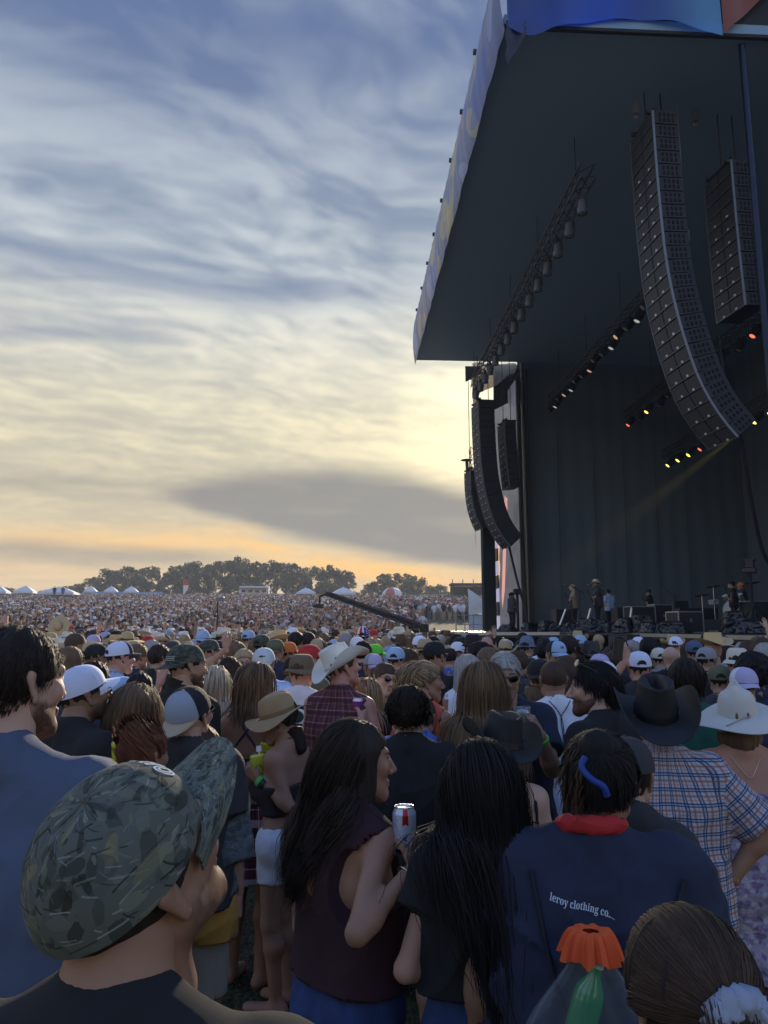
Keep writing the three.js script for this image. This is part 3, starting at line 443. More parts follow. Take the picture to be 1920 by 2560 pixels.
// upper garments. sleeve: 0 none, 1 to the elbow, 2 to the wrist
function shirtGeo(Z, o, cell) {
  const { s, w, m } = Z, inf = o.inf ?? 0.014, T = torsoField(Z, o).inflate(inf), aw = (0.6 + 0.4 * w) * (m ? 1 : 0.85), hem = (o.hem ?? 0.86) * s;
  if (o.loose !== 0) { const k = (o.loose ?? 1) * 0.018; for (const S of [1, -1]) T.cone(Z.pt(S * 0.075 * w * s, 1.26, 0.004), [S * 0.085 * w * s, hem - 0.05, 0.004], 0.108 * s * (0.4 + 0.6 * w) + inf * 0.6, 0.112 * s * (0.45 + 0.55 * w) + k, 0.07, { f: 1.02 }); }
  if (o.flare) T.cone([0, 1.0 * s, 0], [0, hem - 0.1, 0], 0.14 * s, o.flare, 0.1);
  const sl = o.sleeve ?? 0.62, arms = new Field();
  if (sl > 0) for (const S of [1, -1]) {
    const A = Z.arm[S]; T.ball(A.a, 0.056 * s * aw + inf, 0.04);
    arms.cone(A.a, A.e, 0.053 * s * aw + inf, (0.046 + (sl < 1 ? 0.014 : 0)) * s * aw + inf, 0.03, sl < 1 ? { cap: sl } : {}); if (sl >= 1) arms.cone(A.e, A.w, 0.047 * s * aw + inf, 0.034 * s * aw + inf, 0.025, { cap: sl - 1 });
  }
  const ft = T.fn(), fa = sl > 0 ? arms.fn() : null, cuts = o.cuts ?? [], seed = o.seed ?? 1, amp = o.folds ?? 0.011, nk = o.neck ?? 0.068, nz = Z.neck;
  const fn = (x, y, z) => {
    let d = ft(x, y, z); if (fa) { const e = fa(x, y, z), k = 0.035, h = k - Math.abs(d - e); d = Math.min(d, e) - (h > 0 ? h * h / (4 * k) : 0); }
    if (d > 0.06) return d;
    if (amp) { const q = smooth(1.5 * s, 1.15 * s, y); const r1 = 1 - Math.abs(2 * noise3(x * 8 + seed, y * 4.5 + Math.abs(x) * 7, z * 8) - 1), r2 = 1 - Math.abs(2 * noise3(x * 6 + 9, y * 13 - Math.abs(x) * 6 + seed * 3, z * 6) - 1); d -= amp * (r1 * r1 * (0.35 + 0.7 * q) + r2 * r2 * (0.25 + 0.65 * q) + noise3(x * 30 + seed, y * 18, z * 30) * 0.4); }
    d = Math.max(d, hem + 0.012 * (noise3(x * 9 + seed, 3, z * 9) - 0.5) - y);
    if (o.topY) d = Math.max(d, y - o.topY * s);
    if (nk) { const dx = x - nz[0], dy = y - nz[1] - (o.neckUp ?? 0.022), dz = z - nz[2] + (o.neckF ?? 0.012); d = Math.max(d, nk - Math.sqrt(dx * dx + dy * dy * 1.6 + dz * dz)); }
    for (const c of cuts) { const dx = x - c[0], dy = (y - c[1]) * (c[4] ?? 1), dz = z - c[2]; d = Math.max(d, c[3] - Math.sqrt(dx * dx + dy * dy + dz * dz)); }
    return d;
  };
  const pts = [Z.neck, ...(sl > 0 ? [1, -1].flatMap((S) => [Z.arm[S].a, Z.arm[S].e, sl > 1 ? Z.arm[S].w : Z.arm[S].e]) : [])], r = 0.13;
  const lo = [0, 1, 2].map((i) => Math.min(...pts.map((p) => p[i])) - r), hi = [0, 1, 2].map((i) => Math.max(...pts.map((p) => p[i])) + r), wd = 0.28 * Math.max(w, 1) + 0.03 + (o.flare ?? 0);
  lo[1] = Math.min(lo[1], hem - 0.03); lo[0] = Math.min(lo[0], -wd); hi[0] = Math.max(hi[0], wd); lo[2] = Math.min(lo[2], -wd); hi[2] = Math.max(hi[2], wd - 0.02);
  const g = surf(fn, lo, hi, cell);
  g.userData = { fn };
  return o.uv ? clothUV(g, Z, fa ? (x, y, z) => fa(x, y, z) - ft(x, y, z) : null) : g;
}
function clothUV(g, Z, isArm) {
  const q = g.toNonIndexed(), P = q.attributes.position, U = q.attributes.uv, c = V3();
  for (let i = 0; i < P.count; i += 3) {
    c.set(0, 0, 0); for (let k = 0; k < 3; k++) c.add(V3().fromBufferAttribute(P, i + k)); c.multiplyScalar(1 / 3);
    const arm = isArm && isArm(c.x, c.y, c.z) < -0.006, A = arm ? Z.arm[c.x > 0 ? 1 : -1] : null; let e1, e2, ax;
    if (arm) { ax = V3(...A.u); e1 = V3().crossVectors(ax, V3(0, 0, 1)).normalize(); e2 = V3().crossVectors(ax, e1); }
    let u0 = 0;
    for (let k = 0; k < 3; k++) {
      let u, v, period; const p = V3().fromBufferAttribute(P, i + k);
      if (arm) { p.sub(V3(...A.a)); u = Math.atan2(p.dot(e1), p.dot(e2)); v = -p.dot(ax); period = 0.065; } else { u = Math.atan2(p.x, p.z); v = p.y; period = 0.165; }
      if (k === 0) u0 = u; else { if (u - u0 > Math.PI) u -= 2 * Math.PI; if (u - u0 < -Math.PI) u += 2 * Math.PI; }
      U.setXY(i + k, u * period, v);
    }
  }
  return q;
}
// trousers, shorts and skirts: to: 1 at the hip, 0.5 at the knee, 0 at the ankle
function legsGeo(Z, o, cell) {
  const { s, w, m } = Z, inf = o.inf ?? 0.013, F = new Field(), hip = m ? 1 : 1.06, b = Z.pt, hemY = (o.to ?? 0.45) * 0.93 * s, lw = (0.55 + 0.45 * w) * (m ? 1 : 0.96);
  F.cone(b(-0.075 * s * w * hip, 0.945, 0.008), b(0.075 * s * w * hip, 0.945, 0.008), 0.118 * s * (0.5 + 0.5 * w) + inf, undefined, 0.05, { f: 1.12 });
  for (const S of [1, -1]) { const G = Z.leg[S]; F.ball(b(S * 0.066 * w, 0.9, 0.062), 0.082 * s * (0.4 + 0.6 * w) + inf, 0.04); F.cone(G.h, G.k, 0.09 * s * lw + inf, (0.056 + (o.flare ?? 0)) * s * lw + inf, 0.03); if (hemY < 0.5 * s) { F.cone(G.k, G.a, 0.056 * s * lw + inf, 0.05 * s + inf, 0.02); F.ball(add3(mix3(G.k, G.a, 0.28), [0, 0, 0.018]), 0.05 * s * lw + inf, 0.04); } if (o.skirt) F.cone([0, 0.95 * s, 0], [0, hemY - 0.06, 0], 0.13 * s, 0.16 * s, 0.08); }
  if ((o.top ?? 1) > 1.05) F.cone(b(-0.055 * w * s, 1.08, 0), b(0.055 * w * s, 1.08, 0), 0.106 * s * w * (m ? 1 : 0.92) + inf + 0.006, undefined, 0.06, { f: 1.1 });
  const f0 = F.fn(), top_ = (o.top ?? 1.02) * s, amp = o.folds ?? 0.004;
  const fn = (x, y, z) => { let d = f0(x, y, z); if (d > 0.05) return d; d += amp * ((noise3(x * 16, y * 14, z * 16 + 4) - 0.5) * 1.4 + (noise3(x * 34, y * 30, z * 34) - 0.5) * 0.6); return Math.max(d, hemY + 0.01 * (noise3(x * 20, 1, z * 20) - 0.5) - y, y - top_ - (o.dip ?? 0) * x); };
  const wd = 0.3 * Math.max(1, w);
  return surf(fn, [-wd, hemY - 0.03, -wd], [wd, top_ + 0.05, wd], cell);
}
// ------------------------------------------------------------------ hair
// masses of hair as one surface (styles), head axes; strands add locks over it near the camera
const hairLine = (z) => z < -0.045 ? lerp(0.062, 0.028, (z + 0.1) / 0.055) : z < 0.03 ? lerp(0.028, -0.02, (z + 0.045) / 0.075) : lerp(-0.02, -0.082, clamp((z - 0.03) / 0.06, 0, 1));
const hairCache = new Map();
function hairGeo(style, cell, seed = 1, hat = false) {
  const key = style + cell + seed + hat; if (hairCache.has(key)) return hairCache.get(key);
  const f = new Field(), t = { buzz: 0.004, short: 0.012, crop: 0.016, afro: 0.05, long: 0.018, wavy: 0.024, bob: 0.022, pony: 0.01, bun: 0.011, mullet: 0.014, back: 0.012 }[style] ?? 0.014;
  f.ball([0, 0.035, 0.018], [0.076 + t, 0.086 + t, 0.097 + t], 0.02);
  const F2 = new Field(); let curtain = null;
  if (style === 'long' || style === 'wavy') { const w = style === 'wavy' ? 1.15 : 1; F2.cone([0, 0.04, 0.045], [0, -0.13, 0.065], 0.092 * w, 0.092 * w, 0.04, { f: 1.05 }); F2.cone([0, -0.13, 0.07], [0, style === 'wavy' ? -0.4 : -0.34, 0.1], 0.095 * w, 0.07 * w, 0.05, { f: 1.7 }); for (const s of [1, -1]) F2.cone([s * 0.065, 0.04, 0.0], [s * 0.085, -0.2, 0.02], 0.04, 0.028, 0.03); curtain = F2.fn(); }
  if (style === 'bob') { F2.cone([0, 0.03, 0.04], [0, -0.075, 0.05], 0.1, 0.088, 0.04); for (const s of [1, -1]) F2.cone([s * 0.06, 0.03, 0.0], [s * 0.07, -0.09, 0.0], 0.04, 0.028, 0.03); curtain = F2.fn(); }
  if (style === 'mullet') { F2.cone([0, 0.0, 0.06], [0, -0.16, 0.085], 0.075, 0.05, 0.04, { f: 1.3 }); curtain = F2.fn(); }
  if (style === 'pony') { F2.cone([0, 0.07, 0.1], [0, 0.05, 0.16], 0.03, 0.035, 0.02); F2.cone([0, 0.05, 0.16], [0.01, -0.1, 0.17], 0.038, 0.018, 0.02); curtain = F2.fn(); }
  if (style === 'bun') { F2.ball([0, 0.105, 0.075], [0.05, 0.042, 0.05], 0.02); curtain = F2.fn(); }
  const cap = f.fn(), a = { afro: 0.02, buzz: 0.001, short: 0.006, crop: 0.008, wavy: 0.014 }[style] ?? 0.007, fq = style === 'afro' ? 55 : 34;
  const fn = (x, y, z) => {
    let d = Math.max(cap(x, y, z), (hairLine(z) + (style === 'long' || style === 'wavy' || style === 'bob' ? (z > -0.03 ? -0.06 : 0.012) : style === 'afro' ? -0.01 : 0) - y) * 0.75);
    if (curtain) { const e = Math.max(curtain(x, y, z), -z - 0.05 + (y > 0 ? -0.02 : 0.01)), k = 0.02, h = k - Math.abs(d - e); d = Math.min(d, e) - (h > 0 ? h * h / (4 * k) : 0); }
    if (hat && y > -0.06) d = Math.max(d, cap(x, y, z) + t - 0.004 - 0.009 * smooth(-0.015, -0.05, y));
    const an = Math.atan2(x, z + 0.0) * 9; return d + a * ((noise3(an + seed * 7, y * (style === 'afro' ? 40 : 9), z * 12) - 0.5) * 1.3 + (noise3(x * fq + seed, y * fq * 0.5, z * fq) - 0.5) * 0.8 + (noise3(an * 3.1, y * 14, z * 20 + seed) - 0.5) * 0.5);
  };
  const long = style === 'long' || style === 'wavy';
  const g = surf(fn, [-0.18, long ? -0.5 : -0.24, -0.18], [0.18, 0.2, 0.26], cell, { color: (x, y, z) => { const n = 0.72 + 0.6 * noise3(Math.atan2(x, z) * 26 + seed, y * 8, z * 30) ; return [n, n, n]; } });
  hairCache.set(key, g); return g;
}
// locks of hair: narrow ribbons that start on the scalp, fall, and slide over whatever they meet (coll: a distance field in the same axes)
function strands(o) {
  const r = rng(o.seed ?? 3), P = [], N = [], C = [], I = [], U = [], coll = o.coll, h = 0.004, seg = o.seg ?? 8, len = o.len ?? 0.3;
  const grad = (p) => nrm3([coll(p[0] + h, p[1], p[2]) - coll(p[0] - h, p[1], p[2]), coll(p[0], p[1] + h, p[2]) - coll(p[0], p[1] - h, p[2]), coll(p[0], p[1], p[2] + h) - coll(p[0], p[1], p[2] - h)]);
  let made = 0, tries = 0;
  while (made < o.n && tries++ < o.n * 30) {
    const u = r() * 2 - 1, ph = r() * 6.2832, q = Math.sqrt(1 - u * u), d = [q * Math.cos(ph), u, q * Math.sin(ph)];
    const root = [d[0] * 0.08, 0.035 + d[1] * 0.092, 0.018 + d[2] * 0.102];
    if (root[1] < hairLine(root[2]) + 0.004 + (o.lower ?? 0) || (o.keep && !o.keep(root))) continue;
    const L = len * (0.7 + 0.5 * r()), st = L / seg, off = (o.off ?? 0.012) * (0.35 + 1.1 * r()), tint = lerp(0.6, 1.35, Math.pow(r(), 1.3)), wv = (o.wave ?? 0) * (0.6 + 0.8 * r()), wp = r() * 6.28, fq = (o.waveF ?? 40) * (0.8 + 0.4 * r());
    let p = root, dir = nrm3(o.flow ? o.flow(root, r) : add3(mul3(d, 0.5), [0, -0.4, 0.5]));
    const w0 = (o.w ?? 0.006) * (0.6 + 0.8 * r()), at0 = P.length / 3, tw = (r() - 0.5) * 0.9; let gone = L;
    for (let i = 0; i <= seg; i++) {
      let n = grad(p), c = coll(p[0], p[1], p[2]);
      if (c < off) { p = add3(p, mul3(n, (off - c))); }
      const side0 = nrm3([dir[1] * n[2] - dir[2] * n[1], dir[2] * n[0] - dir[0] * n[2], dir[0] * n[1] - dir[1] * n[0]]), side = nrm3(add3(side0, mul3(n, tw)));
      const t = i / seg, ww = w0 * (t < 0.15 ? 0.6 + t * 2.7 : 1 - 0.75 * Math.pow(t, 2.5)), sw = Math.sin(t * L * fq + wp) * wv * t, pc = add3(p, add3(mul3(side, sw), mul3(n, Math.cos(t * L * fq + wp) * wv * t * 0.6)));
      for (const k of [-1, 1]) { const v = add3(pc, mul3(side, k * ww)); P.push(...v); N.push(...nrm3(add3(n, mul3(side, k * 0.7)))); C.push(tint * (o.tip ? lerp(1, o.tip[0], t) : 1), tint * (o.tip ? lerp(1, o.tip[1], t) : 1), tint * (o.tip ? lerp(1, o.tip[2], t) : 1)); U.push(k, t); }
      const g = o.grav ?? 0.55; dir = nrm3(add3(add3(mul3(dir, 1 - g * 0.6), [0, -g, 0]), o.pull ? mul3(o.pull(p), 0.3) : [0, 0, 0]));
      const dn = dir[0] * n[0] + dir[1] * n[1] + dir[2] * n[2]; if (c < off * 1.5 && dn < 0) dir = nrm3(sub3(dir, mul3(n, dn)));
      if (o.target) { const v = sub3(o.target, p), L2 = Math.hypot(...v); dir = nrm3(add3(mul3(dir, 0.55), mul3(nrm3(v), 0.6))); if (L2 < st * 1.2) { p = add3(p, mul3(v, 0.5)); continue; } }
      p = add3(p, mul3(dir, st));
    }
    for (let i = 0; i < seg; i++) { const a = at0 + i * 2; I.push(a, a + 1, a + 3, a, a + 3, a + 2); }
    made++;
  }
  const g = new THREE.BufferGeometry(); g.setAttribute('position', new THREE.Float32BufferAttribute(P, 3)); g.setAttribute('normal', new THREE.Float32BufferAttribute(N, 3)); g.setAttribute('color', new THREE.Float32BufferAttribute(C, 3)); g.setAttribute('uv', new THREE.Float32BufferAttribute(U, 2)); g.setIndex(I); return g;
}
const HAIR = {}; for (const [k, c] of Object.entries({ black: [0.009, 0.008, 0.009], dark: [0.022, 0.015, 0.012], brown: [0.06, 0.036, 0.022], light: [0.14, 0.092, 0.055], blonde: [0.36, 0.26, 0.15], pale: [0.5, 0.42, 0.31], grey: [0.3, 0.29, 0.28], red: [0.13, 0.045, 0.022] })) HAIR[k] = new THREE.MeshPhysicalMaterial({ color: new THREE.Color().setRGB(...c), roughness: 0.72, specularIntensity: 0.55, vertexColors: true, sheen: 0.3, sheenRoughness: 0.4, sheenColor: new THREE.Color().setRGB(Math.min(1, c[0] * 2.5 + 0.05), Math.min(1, c[1] * 2.5 + 0.045), Math.min(1, c[2] * 2.5 + 0.04)) });
const POREMAP = gray(128, 128, (u, v, i, j) => 0.5 + 0.35 * (noise3(u * 40, v * 40, 5) - 0.5) + 0.5 * (hash3(i, j, 9) - 0.5)); POREMAP.repeat.set(22, 22);
const SKIN = {}; for (const [k, c] of Object.entries({ fair: [0.52, 0.33, 0.25], mid: [0.42, 0.25, 0.175], tan: [0.33, 0.185, 0.12], olive: [0.27, 0.155, 0.1], brown: [0.15, 0.08, 0.05], deep: [0.08, 0.045, 0.03], flush: [0.5, 0.27, 0.2] })) SKIN[k] = new THREE.MeshPhysicalMaterial({ color: new THREE.Color().setRGB(...c), roughness: 0.55, vertexColors: true, specularIntensity: 0.7, bumpMap: POREMAP, bumpScale: 0.0005, sheen: 0.12, sheenRoughness: 0.6, sheenColor: new THREE.Color(0.9, 0.7, 0.6) });
// ------------------------------------------------------------------ hats, in head axes (front -z)
function pieces(list) { return list; }
const lath = (f, nu, nv, th) => sheet((u, v) => f(u * 2 * Math.PI, v), nu, nv, th);
const capGeoCache = {};
function capParts(o = {}) {
  const key = o.lod ?? 0; if (!capGeoCache[key]) {
    const nu = key ? 24 : 60, nv = key ? 6 : 16;
    const dome = (a, v) => { const ph = v * Math.PI / 2, c = Math.cos(ph), sn = Math.sin(ph), seam = 1 - 0.012 * Math.pow(Math.abs(Math.cos(a * 3)), 40) * c, r = Math.pow(c, 0.72); return V3(Math.sin(a) * 0.0905 * r * seam, 0.03 + 0.006 * Math.cos(a) * (1 - v) + sn * 0.1 * seam, -Math.cos(a) * 0.112 * r * seam + 0.0135); };
    const crown = (a0, a1, hole) => { const g = sheet((u, v) => dome(lerp(a0, a1, u), v), Math.round(nu * (a1 - a0) / 6.28), nv); if (!hole) return g; const I = g.index.array, P = g.attributes.position, keep = []; for (let i = 0; i < I.length; i += 3) { let x = 0, y = 0, z = 0; for (let k = 0; k < 3; k++) { x += P.getX(I[i + k]) / 3; y += P.getY(I[i + k]) / 3; z += P.getZ(I[i + k]) / 3; } if (!(z > 0.03 && Math.hypot(x, (y - 0.045) * 1.1) < 0.034 && y > 0.041)) keep.push(I[i], I[i + 1], I[i + 2]); } g.setIndex(keep); return g; };
    const brim = (flatb) => sheet((u, v) => { const x = (u * 2 - 1), w = 0.079 * Math.sqrt(1 - 0.08 * v) * (1 - 0.1 * v * v * Math.abs(x)), z0 = -Math.sqrt(Math.max(0, 1 - x * x * 0.8)) * 0.104 + 0.012; const len = 0.078 * Math.pow(Math.max(0, 1 - Math.pow(Math.abs(x), 2.6)), 0.5); return V3(x * w, 0.035 - 0.016 * v - (flatb ? 0.008 : 0.03) * x * x * (0.4 + v * 0.6), z0 - len * v); }, key ? 10 : 24, key ? 3 : 8, 0.003);
    capGeoCache[key] = { front: crown(-Math.PI * 0.36, Math.PI * 0.36), back: crown(Math.PI * 0.36, Math.PI * 1.64, true), whole: crown(-Math.PI, Math.PI, true), closed: crown(-Math.PI, Math.PI, false), brim: brim(false), flat: brim(true), button: (() => { const g = new THREE.SphereGeometry(0.007, 8, 5); g.translate(0, 0.129, 0.01); return g; })(),
      band: lath((a, v) => { const p = dome(a, 0); return V3(p.x * 0.985, 0.031 + v * 0.012 + 0.006 * Math.cos(a), p.z * 0.985); }, nu, 1) };
  }
  return capGeoCache[key];
}
function addCap(grp, M, o) {
  const G = capParts(o), back = o.backward ? new THREE.Matrix4().makeRotationY(Math.PI).setPosition(0, 0, 0.027) : new THREE.Matrix4(), W = M.clone().multiply(new THREE.Matrix4().makeRotationX((o.tilt ?? 0) * D2R)).multiply(back);
  const put = (name, g, m, lab) => { const q = part(grp, name, g, m, lab); q.applyMatrix4(W); return q; };
  const cap = put('cap_crown', o.mesh ? G.front : o.closed ? G.closed : G.whole, o.m, o.label); const sub = (n, g, m) => part(cap, n, g, m);
  if (o.mesh) sub('mesh_back', G.back, o.mesh); const bq = sub('brim', o.flat ? G.flat : G.brim, o.brim ?? o.m); if (o.brimUp) { const c0 = V3(0, 0.035, -0.075), k = o.brimSize ?? 1; bq.applyMatrix4(new THREE.Matrix4().makeTranslation(c0.x, c0.y, c0.z).multiply(new THREE.Matrix4().makeRotationX(o.brimUp * D2R)).multiply(new THREE.Matrix4().makeScale(1.04, 1, k)).multiply(new THREE.Matrix4().makeTranslation(-c0.x, -c0.y, -c0.z))); } if (!o.lod) { sub('button', G.button, o.brim ?? o.m); }
  if (o.patch) { const [w, h, m, y, x = 0, tlt = 0] = o.patch; const g = sheet((u, v) => { const X = (0.5 - u) * w, a = (X + x) / 0.098, yy = (y ?? 0.075) + (v - 0.5) * h, ph = Math.asin(clamp((yy - 0.03) / 0.1, 0, 0.99)), r = Math.pow(Math.cos(ph), 0.72); return V3(Math.sin(a) * 0.0925 * r, yy + 0.002, -Math.cos(a) * 0.1145 * r + 0.0135); }, 12, 6, 0, [1, 1]); g.attributes.uv.array.forEach((_, i, A) => { if (i % 2 === 0) A[i] = 1 - A[i]; }); for (let i = 0; i < g.attributes.uv.count; i++) g.attributes.uv.setX(i, 1 - g.attributes.uv.getX(i)); sub('patch', g, m); }
  return cap;
}
const hatCache = {};
function cowboyGeo(o) {
  const key = JSON.stringify(o); if (hatCache[key]) return hatCache[key];
  const lod = o.lod, nu = lod ? 28 : 72, W = o.brim ?? 0.095, curl = o.curl ?? 0.075, ch = o.h ?? 0.125;
  const crown = lath((a, v) => { const s = Math.sin(a), c = -Math.cos(a), up = Math.min(1, v * 1.5), in_ = Math.max(0, (v - 0.667) * 3); const taper = 1 - 0.21 * up - 0.08 * (c < 0 ? 1 : 0) * up, rr = 1 - in_ * 0.999; let x = s * 0.086 * taper * rr, z = c * 0.107 * (1 - 0.1 * up) * rr + 0.008; if (up > 0.3) x *= 1 - 0.17 * smooth(0.3, 1, up) * Math.exp(-Math.pow((z + 0.055) / 0.035, 2)) * (in_ > 0 ? 0.6 : 1); let y = 0.02 + ch * Math.pow(up, 0.9) + (in_ > 0 ? 0.006 * Math.sin(Math.min(1, in_ * 1.2) * Math.PI) : 0); if (in_ > 0) y -= (o.crease ?? 0.034) * Math.exp(-Math.pow(x / 0.022, 2)) * smooth(0, 0.35, in_) * smooth(0.1, -0.02, Math.abs(z) - 0.07); y -= 0.018 * up * smooth(0.0, -0.1, z); return V3(x, y, z); }, nu, lod ? 10 : 24);
  const brim = lath((a, v) => { const s = Math.sin(a), c = -Math.cos(a), side = Math.pow(Math.abs(s), 2.2), q = v; const r1 = 0.086 + W * q * (1 - 0.32 * side * q * curl / 0.075), r2 = 0.107 + W * q; return V3(s * r1, 0.022 + curl * side * q * q - 0.026 * (1 - side) * q * q * (c < 0 ? 1.3 : 0.8), c * r2 + 0.008); }, nu, lod ? 4 : 9, 0.0035);
  const band = lath((a, v) => { const s = Math.sin(a), c = -Math.cos(a); return V3(s * 0.0875 * (1 - 0.02 * v), 0.023 + v * 0.026, c * 0.1085 * (1 - 0.02 * v) + 0.008); }, nu, 2);
  return hatCache[key] = { crown, brim, band };
}
function wideGeo(o) {   // round-crowned hats with a broad brim; sun hats, straw hats, bucket hats
  const key = 'w' + JSON.stringify(o); if (hatCache[key]) return hatCache[key];
  const lod = o.lod, nu = lod ? 26 : 64, R = o.r ?? 0.2, ch = o.h ?? 0.115, dr = o.drop ?? 0.02, wav = o.wave ?? 0.012;
  const crown = lath((a, v) => { const s = Math.sin(a), c = -Math.cos(a), ph = v * Math.PI / 2, flatTop = o.flat ?? 0.55, r = Math.pow(Math.cos(ph), flatTop), y = 0.02 + ch * Math.sin(ph); let x = s * 0.088 * r, z = c * 0.106 * r + 0.008, yy = y; if (o.peak) { const k = smooth(0.3, 1, v); x *= 1 - 0.45 * k * Math.exp(-Math.pow((z + 0.05) / 0.05, 2)); yy += 0.03 * k * Math.exp(-Math.pow(x / 0.02, 2)) * (z < 0.03 ? 1 : 0.3) - 0.02 * k * Math.exp(-Math.pow((Math.abs(x) - 0.045) / 0.02, 2)); } if (o.dent) yy -= 0.022 * smooth(0.5, 1, v) * Math.exp(-Math.pow(x / 0.03, 2)); return V3(x, yy, z); }, nu, lod ? 8 : 18);
  const brim = lath((a, v) => { const s = Math.sin(a), c = -Math.cos(a); return V3(s * lerp(0.088, R * 0.95, v), 0.022 - dr * v * v + wav * v * Math.sin(a * 2 + 1) + wav * 0.6 * v * Math.sin(a * 3 + 2.2), c * lerp(0.106, R * 1.02, v) + 0.008); }, nu, lod ? 3 : 8, 0.003);
  const band = lath((a, v) => { const s = Math.sin(a), c = -Math.cos(a); return V3(s * 0.0895, 0.023 + v * 0.022, c * 0.1075 + 0.008); }, nu, 2);
  return hatCache[key] = { crown, brim, band };
}
function addHat(grp, M, G, o) {
  const W = M.clone().multiply(new THREE.Matrix4().makeTranslation(0, o.lift ?? 0.012, 0)).multiply(new THREE.Matrix4().makeRotationFromEuler(new THREE.Euler((o.tilt ?? 0) * D2R, (o.turn ?? 0) * D2R, (o.roll ?? 0) * D2R)));
  const c = part(grp, 'hat', G.crown, o.m, o.label); c.applyMatrix4(W); part(c, 'brim', G.brim, o.brim ?? o.m); if (o.band) part(c, 'hat_band', G.band, o.band); return c;
}
const DARKLENS = new THREE.MeshPhysicalMaterial({ color: 0x050506, roughness: 0.12, clearcoat: 1, clearcoatRoughness: 0.05 });
const glassesGeo = (() => { const L = []; for (const s of [-1, 1]) { const g = new THREE.SphereGeometry(1, 14, 10); g.scale(0.029, 0.022, 0.006); g.rotateY(-s * 0.22); g.translate(s * 0.033, 0.008, -0.1); L.push(g, bar(V3(s * 0.06, 0.014, -0.092), V3(s * 0.081, 0.012, 0.0), 0.0026, 5), bar(V3(s * 0.081, 0.012, 0), V3(s * 0.08, -0.008, 0.03), 0.0022, 5)); } L.push(bar(V3(-0.012, 0.014, -0.106), V3(0.012, 0.014, -0.106), 0.003, 5)); return merge(L); })();
